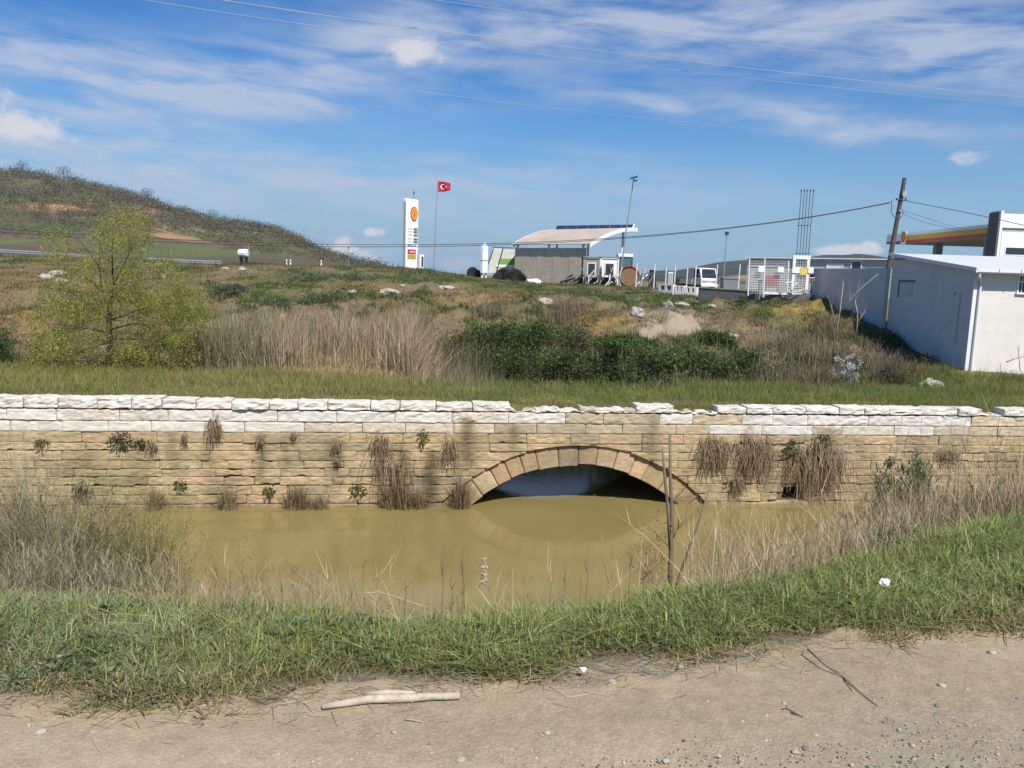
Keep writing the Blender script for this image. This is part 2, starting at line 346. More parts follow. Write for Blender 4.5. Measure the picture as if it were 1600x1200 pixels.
SOIL_OCHRE = C(.25, .165, .07); SOIL_TAN = C(.21, .16, .09); SOIL_GREY = C(.24, .205, .155); GRASS_DRY = C(.15, .125, .05); GREEN = C(.075, .115, .03); GREEN_DK = C(.045, .075, .02); MUD = C(.15, .12, .05)
patches = []      # (x, y, rx, ry, colour, strength): what grows or lies on the far bank
for px, py, wx, wy, c, a in [
    (60, 440, 90, 30, SOIL_OCHRE, 1.0), (40, 500, 70, 22, SOIL_OCHRE*1.05, 1.0), (180, 425, 90, 12, GRASS_DRY, .8), (330, 432, 70, 12, SOIL_TAN*.9, .9), (395, 423, 40, 6, SOIL_GREY*1.1, .8),
    (480, 430, 75, 12, C(.13, .17, .09), .95), (450, 470, 75, 16, GREEN, .95), (560, 440, 60, 9, SOIL_TAN, .8), (600, 452, 45, 10, SOIL_TAN*1.1, .8), (660, 432, 110, 7, GREEN, 1), (760, 462, 60, 14, SOIL_OCHRE*1.1, .9),
    (800, 446, 120, 6, GREEN, 1), (900, 458, 120, 6, GREEN, 1), (1000, 465, 100, 7, GREEN, 1), (870, 480, 80, 12, GRASS_DRY*.8, .8), (960, 500, 90, 14, SOIL_OCHRE, .9), (1120, 480, 90, 8, GREEN, 1), (1200, 486, 60, 7, GREEN, .9),
    (1255, 482, 50, 9, C(.34, .25, .05), 1), (1180, 510, 50, 14, SOIL_TAN*1.05, .9), (1060, 505, 70, 22, SOIL_GREY*1.2, 1), (1300, 520, 50, 14, GRASS_DRY, .7), (1400, 540, 50, 10, C(.12, .13, .04), .8), (1470, 575, 40, 10, SOIL_OCHRE*1.1, 1), (1560, 595, 60, 8, C(.11, .15, .05), .8), (1540, 610, 60, 7, SOIL_OCHRE*.9, .8), (520, 560, 110, 14, C(.38, .28, .12), .9)]:
    g = G(px, py, 24.0); patches.append((g[0], g[1], wx*g[1]/F, max(1.2, wy*g[1]/F*4.5), c, a))
def land_colour(x, y):
    n1 = fbm(x*0.9, y*0.9, 4)[:, None]; n2 = fbm(x*0.25+5, y*0.25, 3)[:, None]; n3 = fbm(x*3.1, y*3.1, 3)[:, None]
    s, b = wall_sb(x, y)
    c = SOIL_TAN*(0.7+0.5*n1) ; c = c*(1-sm(n2, .45, .62)) + GRASS_DRY*sm(n2, .45, .62); c = c*(1-.55*sm(n1, .5, .65)) + GREEN*1.1*.55*sm(n1, .5, .65)
    for (px, py, rx, ry, pc, a) in patches:
        w = a*np.exp(-(((x-px)/rx)**2+((y-py)/ry)**2)**1.5)[:, None]*sm(n3+n1, .75, 1.05); c = c*(1-w)+pc*w
    strip = ((b > 0)*(1-sm(b, 7, 9)))[:, None]; c = c*(1-strip) + (C(.12, .13, .04)*(1-n1)+C(.22, .17, .07)*n1)*strip
    nr = (b < 0)[:, None]; over = (y-crest(x))[:, None]
    nc = C(.12, .10, .05)*(.7+.6*n1); edge = (1-sm(y-road_edge(x), .0, .25))[:, None]; nc = nc*(1-edge)+C(.40, .33, .235)*(.85+.3*n1)*edge
    nc = nc*(1-sm(over, .1, 2.5)) + MUD*sm(over, .1, 2.5); c = np.where(nr, nc, c)
    far = sm(y, 66, 90)[:, None]; c = c*(1-far) + (C(.13, .15, .06)*(1-n2)+C(.22, .18, .09)*n2)*far
    return c
def build_land():
    D = np.concatenate([np.linspace(-9, 1.5, 12), np.linspace(1.8, 8, 90), np.linspace(8.2, 21, 50), np.linspace(21.2, 33, 90), np.linspace(33.3, 70, 130), np.geomspace(71, 3000, 56)])
    U = np.concatenate([np.linspace(-1.6, -1.05, 22)[:-1], np.linspace(-1.05, 1.05, 340), np.linspace(1.05, 1.6, 22)[1:]])
    y = np.repeat(D[:, None], len(U), 1); x = U[None, :]*(np.maximum(D, -3)+9)[:, None]
    z = H(x.ravel(), y.ravel()); V = np.stack([x.ravel(), y.ravel(), z], 1)
    o = np_mesh('ground', V, [grid_faces(len(D), len(U))], 'soil', land_colour(x.ravel(), y.ravel()), None, True); tag(o, kind='structure')
build_land()

# water: one still murky sheet in the canal, running under the arch
def water_mat():
    mt, nt, N, L, b = nodes('murky_water')
    tc = N.new('ShaderNodeTexCoord'); v = tc.outputs['Object']
    k = n_ramp(N, L, n_noise(N, L, 0.35, 5, 0.55, v, 0.6), [(0.3, (.205, .160, .058)), (0.7, (.245, .194, .076))])
    L.new(k, b.inputs['Base Color']); b.inputs['Roughness'].default_value = 0.07; b.inputs['IOR'].default_value = 1.33
    mp = N.new('ShaderNodeMapping'); mp.inputs['Scale'].default_value = (1.0, 2.2, 1); L.new(v, mp.inputs[0])
    n_bump(N, L, n_noise(N, L, 3.2, 3, 0.5, mp.outputs[0]), 0.10, 0.03, b)
water_mat()
_o = MB().add([(-40, 5, WATER), (40, 5, WATER), (40, 38, WATER), (-40, 38, WATER)], [(0, 1, 2, 3)]).build('water', 'murky_water'); tag(_o, kind='structure')

# the dirt road
def road_mat():
    mt, nt, N, L, b = nodes('dirt_road')
    a = N.new('ShaderNodeAttribute'); a.attribute_name = 'Col'
    tc = N.new('ShaderNodeTexCoord'); v = tc.outputs['Object']
    k = n_ramp(N, L, n_noise(N, L, 14, 9, 0.72, v), [(0.25, .74), (0.75, 1.22)])
    k2 = n_ramp(N, L, n_noise(N, L, 120, 3, 0.7, v), [(0.35, .80), (0.65, 1.12)])
    c = n_mix(N, L, 1.0, n_mix(N, L, 1.0, a.outputs['Color'], k, 'MULTIPLY'), k2, 'MULTIPLY')
    L.new(c, b.inputs['Base Color']); b.inputs['Roughness'].default_value = 0.95; b.inputs['Specular IOR Level'].default_value = 0.1
    vo = N.new('ShaderNodeTexVoronoi'); vo.inputs['Scale'].default_value = 55; L.new(v, vo.inputs['Vector'])
    h = N.new('ShaderNodeMath'); h.operation = 'MULTIPLY_ADD'; L.new(n_noise(N, L, 38, 9, 0.75, v), h.inputs[0]); h.inputs[1].default_value = 1.6; L.new(vo.outputs['Distance'], h.inputs[2])
    n_bump(N, L, h.outputs[0], 0.35, 0.008, b)
road_mat()
def build_road():
    xs = np.concatenate([np.linspace(-40, -5, 40)[:-1], np.linspace(-5, 5, 460), np.linspace(5, 40, 40)[1:]]); ts = np.linspace(0, 1, 120)
    x = np.repeat(xs[None, :], len(ts), 0); e = road_edge(x)+0.12+(fbm(x*3, x*0+4, 4)-.5)*.35
    y = -6+(e+6)*(ts[:, None]**0.55)
    xr, yr = x.ravel(), y.ravel()
    z = 0.012 + 0.020*(fbm(xr*1.2, yr*1.7, 4)-.5) + .010*(fbm(xr*6, yr*6, 3)-.5) - 0.05*sm(ts, .985, 1.0).repeat(len(xs))
    fade = 1-sm(np.abs(xr), 38, 40); c = C(.35, .283, .190)*(.82+.36*fbm(xr*.8, yr*2.2, 4)[:, None])
    gr = (sm(fbm(xr*.5+3, yr*.9, 3), .5, .62)*sm(xr, .2, 1.6))[:, None]; c = c*(1-.5*gr)+C(.27, .235, .19)*.5*gr
    st = (1-sm(e.ravel()-yr, .0, .32))[:, None]; c = c*(1-.7*st) + C(.42, .32, .19)*(.7+.6*fbm(xr*9, yr*9, 3)[:, None])*.7*st
    o = np_mesh('dirt_road', np.stack([xr, yr, z*fade], 1), [grid_faces(len(ts), len(xs))], 'dirt_road', c, None, True); tag(o, kind='structure')
build_road()
def road_z(x, y): return 0.014

# ---------------------------------------------------------------- the old bridge wall
SC_, HC_, RE, RI = 1.95, -3.40, 5.14, 4.55
def arch_h(s, R): d = R*R-(np.asarray(s, float)-SC_)**2; return np.where(d > 0, HC_+np.sqrt(np.maximum(d, 0)), -9.0)
def stone_mat():
    mt, nt, N, L, b = nodes('limestone')
    a = N.new('ShaderNodeAttribute'); a.attribute_name = 'Col'
    tc = N.new('ShaderNodeTexCoord'); v = tc.outputs['Object']
    mp = N.new('ShaderNodeMapping'); mp.inputs['Scale'].default_value = (1, 1, 2.6); L.new(v, mp.inputs[0])
    k = n_ramp(N, L, n_noise(N, L, 5, 9, 0.7, mp.outputs[0], .3), [(0.28, .70), (0.72, 1.2)])
    k2 = n_ramp(N, L, n_noise(N, L, 0.7, 4, 0.6, v), [(0.32, (.70, .74, .72)), (0.62, (1.08, 1.03, .98))])
    c = n_mix(N, L, 1.0, n_mix(N, L, 1.0, a.outputs['Color'], k, 'MULTIPLY'), k2, 'MULTIPLY')
    mm = N.new('ShaderNodeMath'); mm.operation = 'ADD'; L.new(a.outputs['Alpha'], mm.inputs[0]); L.new(n_noise(N, L, 7, 9, 0.72, mp.outputs[0], .2), mm.inputs[1])
    f = n_ramp(N, L, mm.outputs[0], [(0.82, 0.0), (1.06, 1.0)])
    wk = n_ramp(N, L, n_noise(N, L, 2.2, 7, 0.7, mp.outputs[0]), [(0.3, (.50, .46, .39)), (0.64, (.74, .70, .64))])
    c = n_mix(N, L, f, c, wk)
    L.new(c, b.inputs['Base Color']); b.inputs['Roughness'].default_value = 0.9; b.inputs['Specular IOR Level'].default_value = 0.15
    n_bump(N, L, n_noise(N, L, 13, 9, 0.75, mp.outputs[0]), 0.6, 0.03, b)
stone_mat()
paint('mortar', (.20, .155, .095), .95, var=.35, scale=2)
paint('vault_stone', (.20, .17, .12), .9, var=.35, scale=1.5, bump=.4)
STONE = C(.475, .372, .23)
stains = [(-11.3, .5, 1.6, .3, .22), (-6.75, .17, 2.0, .75, .5), (-6.1, .14, 1.9, 1.0, .3), (-8.1, .25, 2.0, .3, .25), (-9.9, .4, 1.7, 0, .22), (-4.9, .3, 1.9, .2, .22), (-7.5, .5, .9, -.2, .25), (5.3, .6, 1.4, .2, .2), (10.6, .5, 1.8, .2, .25), (-2.7, .8, 1.3, .3, .22), (-3.6, .35, 1.6, 0, .45), (-3.0, .28, 1.7, 0, .6), (-2.2, .3, 1.6, .0, .65), (-1.2, .3, 2.5, 1.2, .6), (0.1, .2, 2.4, 1.6, .4), (6.9, .3, 2.5, .6, .5), (7.6, .35, 2.0, .5, .45), (9.4, .5, 2.3, .3, .4), (4.1, .25, 2.6, 1.4, .35), (-9, .2, 2.2, 1.2, .3), (12.3, .4, 2.1, .8, .35), (-4.7, .12, 1.9, .9, .3)]
def stain_k(s, h):
    k = np.ones_like(s)
    wob = (vnoise(h*3+5, s*0+2)-.5)*.12
    for (s0, w, h1, h0, a) in stains: k = k*(1-a*np.exp(-((s-s0+wob)/w)**2*1.6)*sm(h, h0-.4, h0+.3)*(1-sm(h, h1-.1, h1+.15)))
    return k*(1-.34*(1-sm(h+(fbm(s*1.3, s*0+7, 3)-.5)*.35, .04, .20)))
class Stones:
    def __init__(s): s.V = []; s.C = []; s.F = []; s.k = 0
    def sheet(s, pos, col, nr, nc):
        s.V.append(pos.reshape(-1, 3)); s.C.append(col.reshape(-1, 4)); s.F.append(grid_faces(nr, nc)+s.k); s.k += nr*nc
    def build(s, name, parent): return np_mesh(name, np.concatenate(s.V), [np.concatenate(s.F)], 'limestone', np.concatenate(s.C), parent, False)
def add_stone(S, s0, s1, h0, h1, o, colr, paintv, rough=.02, gap=.012, erode=.02, depth=.16, arch=True, topnoise=0.0):
    nc = max(5, int((s1-s0)/.055)); nr = 7; sd = rng.random()*90
    ss = np.linspace(s0+gap*.6, s1-gap*.6, nc); lo = np.full(nc, h0); 
    if arch: lo = np.maximum(lo, arch_h(ss, RE)+.012)
    hi = np.full(nc, h1) - topnoise*fbm(ss*5+sd, ss*0+sd, 3)*1.6
    ok = hi-lo > .035
    if ok.sum() < 3: return
    i0 = int(np.argmax(ok)); i1 = nc-int(np.argmax(ok[::-1])); ss, lo, hi = ss[i0:i1], lo[i0:i1], hi[i0:i1]
    lo = np.minimum(lo, hi-.02); nc = len(ss)
    er = erode*np.clip(fbm(ss*4+sd, ss*0+3, 3)-.45, 0, 1)*3; er2 = erode*np.clip(fbm(ss*4-sd, ss*0+8, 3)-.45, 0, 1)*3
    lo2 = lo+gap*.5+er; hi2 = np.maximum(hi-gap*.5-er2, lo2+.01)
    t = np.array([0, .10, .3, .5, .7, .90, 1.0]); hh = lo2[None]+(hi2-lo2)[None]*t[:, None]; sg = np.repeat(ss[None], nr, 0)
    face = o + rng.normal(0, .007) + rough*2*(fbm(sg*6+sd, hh*14-sd, 4)-.5)
    ex = np.minimum((ss-ss[0]), (ss[-1]-ss))/.06; ey = np.minimum(t, 1-t)/.12
    face -= .015*(1-np.clip(np.minimum(ex[None], 1), 0, 1))**2 + .011*(1-np.clip(np.minimum(ey[:, None], 1), 0, 1))**2
    # skirt back into the wall on all four sides
    sg = np.pad(sg, 1, 'edge'); hg = np.pad(hh, 1, 'edge'); og = np.pad(face, 1, 'edge'); og[0] = og[-1] = o-depth; og[:, 0] = og[:, -1] = o-depth
    kk = stain_k(sg, hg)[..., None]
    pv = (paintv if np.isscalar(paintv) else paintv(sg)) - (1-kk[..., 0])*.35
    c = np.concatenate([np.clip(colr*(1+0*kk)*kk, 0, 1), np.broadcast_to(np.asarray(pv)[..., None], kk.shape)], -1)
    S.sheet(wall(sg, hg, og), c, *sg.shape)
def build_bridge():
    root = empty('stone_bridge', wall(0, 0, 0), 0, 'old yellow stone bridge wall with whitewashed coping and one low arch over the murky canal', 'bridge')
    loc = np.array(root.location)
    body = Stones(); par = Stones(); cop = Stones(); ring = Stones()
    hs = [-.30, .10, .35, .62, .86, 1.08, 1.31, 1.565, 1.80, 2.085]
    drain = (8.15, 8.80, .10, .52)
    for i in range(len(hs)-1):
        s = SA0 - rng.random()*.5
        while s < SA1:
            w = rng.uniform(.55, 1.5) if i > 1 else rng.uniform(.5, 1.1); e = s+w
            h0, h1 = hs[i], hs[i+1]
            shade = rng.normal(1, .06); c = STONE*shade*(1+rng.normal(0, .014, 3)); md = (s+e)/2; h0 += .05*(float(fbm(md*.45+i*7.3, 1.5, 3))-.5)*(0 < i); h1 += .05*(float(fbm(md*.45+(i+1)*7.3, 1.5, 3))-.5)*(i < len(hs)-2)
            if rng.random() < .05: c = c*C(.80, .83, .86)
            if s < -9 and i < 6: c = c*C(.90, .96, .88)
            if 1 <= i <= 2 and s < drain[1] and e > drain[0]:
                if drain[0]-s > .2: add_stone(body, s, drain[0], h0, h1, 0, c, 0)
                s = drain[1]; e = s+rng.uniform(.5, .9)
            # a few slumped courses hang at an angle of their own
            add_stone(body, s, e, h0, h1, rng.normal(0, .01) - (.03 if rng.random() < .05 else 0), c, .0 if rng.random() < .94 else .3, rough=.022, gap=rng.choice([.003, .008, .016], p=[.4, .4, .2]), erode=rng.choice([.004, .012, .045], p=[.55, .27, .18]))
            s = e
    white = lambda s0: 1.0-sm(s0, -.6, -.1)+sm(s0, 6.0, 6.4)
    for (h0, h1, lvl) in [(2.085, 2.375, 0), (2.375, 2.69, 1)]:
        s = SA0 - rng.random()*.5
        while s < SA1:
            e = s+rng.uniform(.9, 1.75); m_ = (s+e)/2; wv = float(white(m_))
            if lvl == 1: pv = (.62-.16*(rng.random() < .25))*wv + (1-wv)*(.6 if rng.random() < .42 else .12)
            else: pv = (.60 if m_ < -6.2 else rng.choice([.50, .60, .40])) if m_ < -.6 else (.05 if m_ < 6.1 else rng.choice([.44, .56, .36]))
            if m_ > 14.2: pv = .3
            add_stone(par, s, e, h0, h1, .018 if lvl else .008, STONE*C(1.12, 1.2, 1.35)*rng.normal(1, .06), pv, rough=.03 if lvl else .015, gap=.012, erode=.012)
            s = e
    s = SA0
    while s < SA1:
        e = s+rng.uniform(.72, 1.15); m_ = (s+e)/2; broken = -.3 < m_ < 6.2 or m_ > 13.6
        if broken and rng.random() < .9 and not (3.9 < m_ < 4.9):
            e = s+rng.uniform(.3, .75); add_stone(cop, s, e, 2.69, rng.uniform(2.79, 2.93), .05+rng.normal(0, .03), STONE*C(1.1, 1.15, 1.25)*rng.normal(.95, .1), rng.choice([.64, .58, .40]), rough=.07, gap=.008, erode=.04, depth=.42, topnoise=.10)
        else:
            t_ = 2.955+.006*max(0, -m_)+rng.normal(0, .012)
            add_stone(cop, s, e, 2.705, t_,   .060+rng.normal(0, .014), STONE*C(1.2, 1.25, 1.35), .60+.08*rng.random()-.16*(m_ < -11.5)*rng.random(), rough=.05, gap=.022, erode=.02, depth=.5, topnoise=.035)
        s = e
    # arch ring: voussoirs set back a hand's breadth
    a0 = math.acos((0.0-.35-HC_)/RE*0+ .58); a0 = .86
    edges = [-.86]; 
    while edges[-1] < .86: edges.append(edges[-1]+rng.uniform(.085, .135))
    edges[-1] = .87
    for a, b in zip(edges[:-1], edges[1:]):
        n = 12; th = np.linspace(a+.0022, b-.0022, n); r0, r1 = RI+rng.normal(0, .02), RE+.10
        rr = np.array([r0, r0+.02, r0+.15, r0+.35, r1-.1, r1]); T, R_ = np.meshgrid(th, rr); sd = rng.random()*50
        s_ = SC_+R_*np.sin(T); h_ = HC_+R_*np.cos(T)
        o_ = -.10 + rng.normal(0, .012) + .035*(fbm(s_*5+sd, h_*5, 4)-.5)
        ex = np.minimum(th-th[0], th[-1]-th)*RE/.04; o_ = o_-.02*(1-np.clip(ex, 0, 1))**2; o_[0] -= .02
        s_ = np.pad(s_, 1, 'edge'); h_ = np.pad(h_, 1, 'edge'); o_ = np.pad(o_, 1, 'edge'); o_[0] = -.75; o_[-1] = o_[:, 0] = o_[:, -1] = -.35
        o_[0, 1:-1] = -.75
        c = STONE*rng.normal(.98, .10)*C(1.02, .98, .92)*(1+rng.normal(0, .03, 3)); kk = stain_k(s_, h_)[..., None]
        if abs((a+b)/2) < .35: c = c*C(.88, .9, .98)
        ring.sheet(wall(s_, h_, o_), np.concatenate([np.clip(c*kk, 0, 1), 0*kk], -1), *s_.shape)
    for S, nm in ((body, 'wall'), (par, 'parapet'), (cop, 'coping'), (ring, 'arch_ring')):
        o = S.build(nm, root); o.data.transform(Matrix.Translation(-Vector(loc)))
    # core behind the stones (with the arch and the drain left open), vault, back face, deck
    def plane_cols(mb, o, Rr, top, holes=()):
        e = list(np.linspace(SA0, SA1, 240)) + list(np.linspace(SC_-Rr, SC_+Rr, 60)) + [q for h in holes for q in h[:2]]; e = sorted(set(np.round(e, 4)))
        for a, b in zip(e[:-1], e[1:]):
            la, lb = max(-.9, float(arch_h(a, Rr))), max(-.9, float(arch_h(b, Rr))); mid = (a+b)/2
            hol = [h for h in holes if h[0] < mid < h[1]]
            segs = [(la, lb, top, top)] if not hol else [(la, lb, hol[0][2], hol[0][2]), (hol[0][3], hol[0][3], top, top)]
            for (p, q, u, v) in segs:
                k = len(mb.v); mb.v += [tuple(wall(a, p, o)), tuple(wall(b, q, o)), tuple(wall(b, v, o)), tuple(wall(a, u, o))]; mb.f.append((k, k+1, k+2, k+3))
    def fin(mb, nm, mat):
        mb.v = [tuple(np.array(q)-loc) for q in mb.v]; return mb.build(nm, mat, root)
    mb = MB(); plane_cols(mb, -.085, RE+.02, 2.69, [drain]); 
    for q in ((drain[0], drain[1], drain[2], drain[3]),):
        A = [wall(q[0], q[2], -.08), wall(q[1], q[2], -.08), wall(q[1], q[3], -.08), wall(q[0], q[3], -.08)]; B = [wall(q[0], q[2], -1.2), wall(q[1], q[2], -1.2), wall(q[1], q[3], -1.2), wall(q[0], q[3], -1.2)]
        mb.add(A+B, [(0, 1, 5, 4), (1, 2, 6, 5), (2, 3, 7, 6), (3, 0, 4, 7), (4, 5, 6, 7)])
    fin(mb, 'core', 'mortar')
    th = np.linspace(-.92, .92, 70); oo = np.linspace(-.34, -4.78, 14); T, O = np.meshgrid(th, oo); rr = RI+.03+.05*(fbm(T*30, O*3, 3)-.5)
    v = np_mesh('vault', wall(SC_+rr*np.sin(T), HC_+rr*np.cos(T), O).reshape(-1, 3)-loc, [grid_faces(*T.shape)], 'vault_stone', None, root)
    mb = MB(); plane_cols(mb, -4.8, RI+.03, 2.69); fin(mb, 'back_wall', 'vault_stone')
    s = np.linspace(SA0, SA1, 260); b_ = np.concatenate([[-.06, -.2], np.linspace(-.5, -4.8, 22)]); S2, B2 = np.meshgrid(s, b_)
    hd = 2.74+.06*(fbm(S2*1.2, B2*1.2, 3)-.5); hd[-1] = 2.5; hd[0] = 2.685+.03*fbm(s*3, s*0, 3); hd[1] = np.minimum(hd[1], 2.74); pp = wall(S2, hd, B2).reshape(-1, 3)
    np_mesh('deck', pp-loc, [grid_faces(*S2.shape)], 'soil', land_colour(pp[:, 0], pp[:, 1]), root, True)
    for e in (SA0, SA1):
        mb = MB(); mb.add([wall(e, -.9, -.03), wall(e, -.9, -4.8), wall(e, 2.7, -4.8), wall(e, 2.7, -.03)], [(0, 1, 2, 3)]); fin(mb, 'end_wall', 'mortar')
build_bridge()
# ---------------------------------------------------------------- distance: hills and their scrub
RIDGE = [(-1200, 330), (-700, 262), (-300, 262), (0, 272), (60, 279), (130, 291), (200, 307), (250, 322), (300, 339), (340, 350), (400, 356), (430, 363), (465, 377), (500, 396), (540, 411), (580, 421), (640, 434)]
def hill_z(px, D):
    rx, ry = np.array(RIDGE, float).T; py = np.interp(px, rx, ry); hor = 428+(px-800)*.03
    zr = 1.6+np.maximum(hor-py, -12)/F*640*1.012
    t = np.clip((D-95)/(640-95), 0, 1); back = sm(D, 650, 1000)
    return (1.3 + (zr-1.3)*(t**1.25))*(1-back)-8*back
def hill_pt(px, py):
    d = ray(px, py); t = np.linspace(100, 640, 1500); q = EYE[None]+d[None]*(t/d[1])[:, None]
    b = q[:, 2] < hill_z(np.full(1500, px), t); i = int(np.argmax(b)) if b.any() else 1499
    return q[i]
def build_hill():
    pxs = np.linspace(-1200, 640, 300); D = np.concatenate([np.linspace(90, 640, 170), np.linspace(650, 1000, 14)])
    X, Y = np.meshgrid(pxs, D); z = hill_z(X.ravel(), Y.ravel()).reshape(X.shape); x = (X-800)/F*Y
    z += (fbm(x*.03, Y*.03, 4)-.5)*7*sm(Y, 110, 260)
    n = fbm(x*.02, Y*.02, 4).ravel()[:, None]; n2 = fbm(x*.07+3, Y*.07, 3).ravel()[:, None]
    c = C(.105, .092, .055)*(.7+.6*n2); c = c*(1-sm(n, .42, .58))+C(.12, .10, .064)*(.75+.5*n2)*sm(n, .42, .58)
    for px, py, wx, wy, pc in [(90, 309, 60, 9, C(.11, .17, .05)), (20, 325, 40, 6, C(.08, .13, .05)), (140, 326, 60, 8, C(.36, .22, .11)), (180, 322, 30, 6, C(.30, .18, .09)), (110, 352, 60, 8, C(.085, .12, .04)), (160, 362, 50, 8, C(.07, .13, .04)), (330, 367, 26, 7, C(.38, .24, .11)), (270, 372, 36, 6, C(.33, .20, .11)), (340, 395, 70, 10, C(.11, .13, .055)),
                               (420, 372, 50, 8, C(.17, .18, .07)), (440, 395, 70, 14, C(.115, .135, .06)), (10, 378, 16, 10, C(.10, .18, .04)), (230, 345, 40, 8, C(.16, .19, .06)), (60, 390, 60, 10, C(.115, .12, .055)), (200, 388, 50, 9, C(.11, .125, .05))]:
        g = hill_pt(px, py); g2 = hill_pt(px, py-wy); ry = max(10, abs(g2[1]-g[1])); rx = wx*g[1]/F
        w = (sm(n2, .3, .45)*np.exp(-(((x.ravel()-g[0])/rx)**2+((Y.ravel()-g[1])/ry)**2)**2)[:, None]); c = c*(1-w)+pc*(.85+.3*n2)*w
    o = np_mesh('hill', np.stack([x.ravel(), Y.ravel(), z.ravel()], 1), [grid_faces(*X.shape)], 'soil', c, None, True); tag(o, kind='structure')
    # scrub and bare trees that cover it
    N = 7600; px = rng.uniform(-1100, 600, N); D_ = 150+490*rng.random(N)**.8; D_[:900] = rng.uniform(600, 642, 900); xx = (px-800)/F*D_
    dens = fbm(xx*.025+8, D_*.025, 3); keep = (dens > .43) | (np.arange(N) < 620); px, D_, xx = px[keep], D_[keep], xx[keep]; z = hill_z(px, D_)
    n = len(px); R = rng.uniform(1.0, 3.2, n)*(.35+.65*sm(D_, 150, 450)); per = 64
    q = rng.normal(0, 1, (n, per, 3))*R[:, None, None]*np.array([.8, .8, .55]) + np.stack([xx, D_, z+R*.75], 1)[:, None, :]
    cs = pick([C(.115, .098, .068), C(.14, .118, .088), C(.075, .082, .048), C(.105, .12, .06), C(.19, .175, .135)], [4, 3, 2.4, 2.5, .5], n, .10)
    leaves('hillside_scrub', q.reshape(-1, 3), np.repeat(R, per)*.36, np.repeat(cs, per, 0), .5, 0, 'twig'); o = bpy.data.objects['hillside_scrub']; tag(o, 'grey brown scrub and leafless trees scattered over the hillside', 'scrub', None, 'stuff')
    # a few trees that stand out on the skyline
    for px, py, R, col, lab in [(234, 320, 5.2, C(.035, .045, .025), 'round dark tree on the hill skyline, halfway down the slope'), (107, 288, 6.0, C(.06, .055, .05), 'bare spreading tree at the right end of the dark ridge wood'), (334, 347, 5.0, C(.09, .08, .08), 'bare grey tree on the ridge above the orange field'), (44, 279, 5.5, C(.05, .05, .04), 'bare dark tree on the ridge at the left edge of the hill'), (352, 352, 3.6, C(.1, .09, .085), 'small pale bare tree beside the grey one on the ridge')]:
        g = np.array([(px-800)/F*632, 632, 0]); g[2] = hill_z(np.array([px]), np.array([632.0]))[0]
        t = empty('ridge_tree', g, 0, lab, 'tree', 'trees on the hill ridge'); MB().tube([(0, 0, -.5), (0.1, 0, R*.7), (0, 0, R*1.3)], [.35, .25, .1]).build('trunk', 'bark', t)
        q = rng.normal(0, 1, (420, 3)); q /= np.linalg.norm(q, axis=1, keepdims=True); q *= (rng.random((420, 1))**.4)*R*np.array([1.05, 1.05, .8]); q[:, 2] += R*1.15
        leaves('crown', q, R*.16, vary(col, 420, .25), .35, 0, 'twig', t)
    for px, py in [(60, 292), (75, 293), (90, 296)]:
        g = np.array([(px-800)/F*636, 636, 0]); g[2] = hill_z(np.array([px]), np.array([636.0]))[0]
    # the far blue hill on the right
    prof = [(940, 437), (1000, 428), (1050, 421), (1100, 413), (1180, 406), (1260, 401), (1330, 399), (1390, 403), (1480, 411), (1600, 424), (1750, 440), (1900, 470)]
    pxs = np.linspace(940, 1900, 160); D = np.linspace(1500, 2500, 50); X, Y = np.meshgrid(pxs, D); a, b = np.array(prof, float).T
    zr = 1.6+((428+(X-800)*.03)-np.interp(X, a, b))/F*2300; t = np.clip((Y-1500)/800, 0, 1); z = -9+(zr+9)*t*(1-sm(Y, 2320, 2500)); x = (X-800)/F*Y
    z += (fbm(x*.008, Y*.008, 4)-.5)*22*t
    n = fbm(x*.006, Y*.006, 4).ravel()[:, None]; c = C(.045, .048, .036)*(.6+.8*n)
    for px, py, wx, wy, pc in [(1170, 421, 50, 5, C(.30, .22, .11)), (1210, 424, 30, 4, C(.12, .15, .06))]:
        w = np.exp(-(((X-px)/wx)**2+((Y-1720)/90)**2)).ravel()[:, None]*sm(n, .35, .5); c = c*(1-w)+pc*w
    o = np_mesh('far_hill', np.stack([x.ravel(), Y.ravel(), z.ravel()], 1), [grid_faces(*X.shape)], 'soil', c, None, True); tag(o, kind='structure')

paint('bark', (.075, .055, .04), .95, var=.35, scale=6, bump=.6)
paint('white_paint', (.78, .77, .75), .45, var=.10, scale=1.2, dirt=(.52, .50, .46))
paint('white_wall', (.70, .655, .60), .8, var=.09, scale=.8, dirt=(.60, .555, .50), bump=.15)
paint('grey_wall', (.64, .595, .55), .85, var=.10, scale=.7, dirt=(.50, .46, .42), bump=.15)
paint('concrete', (.30, .285, .26), .9, var=.25, scale=1.2, dirt=(.19, .175, .155), bump=.25)
paint('dark_concrete', (.15, .14, .13), .9, var=.3, scale=1.5, bump=.25)
paint('faded_red', (.24, .085, .09), .7)
paint('panel_wall', (.52, .445, .35), .9, var=.18, scale=.8, dirt=(.38, .32, .25), bump=.15)
paint('shed_roof', (.40, .345, .29), .85, var=.15, scale=.6, dirt=(.30, .25, .20))
paint('galvanised', (.42, .43, .44), .45, metal=.6, var=.15, scale=5)
paint('dark_metal', (.055, .055, .06), .5, metal=.4, var=.3, scale=5)
paint('black_rubber', (.022, .021, .020), .85, var=.4, scale=8, dirt=(.09, .08, .065))
paint('cable_black', (.03, .03, .035), .6)
paint('cable_bright', (.50, .52, .56), .35, metal=.3)
paint('red_paint', (.42, .025, .03), .45, var=.12, dirt=(.22, .06, .05))
paint('flag_red', (.38, .010, .045), .7, var=.06)
paint('sign_white', (.82, .82, .82), .35, var=.04)
paint('sign_black', (.03, .03, .035), .5)
paint('sign_text', (.38, .38, .40), .5)
paint('sign_grey', (.36, .35, .34), .5, var=.06)
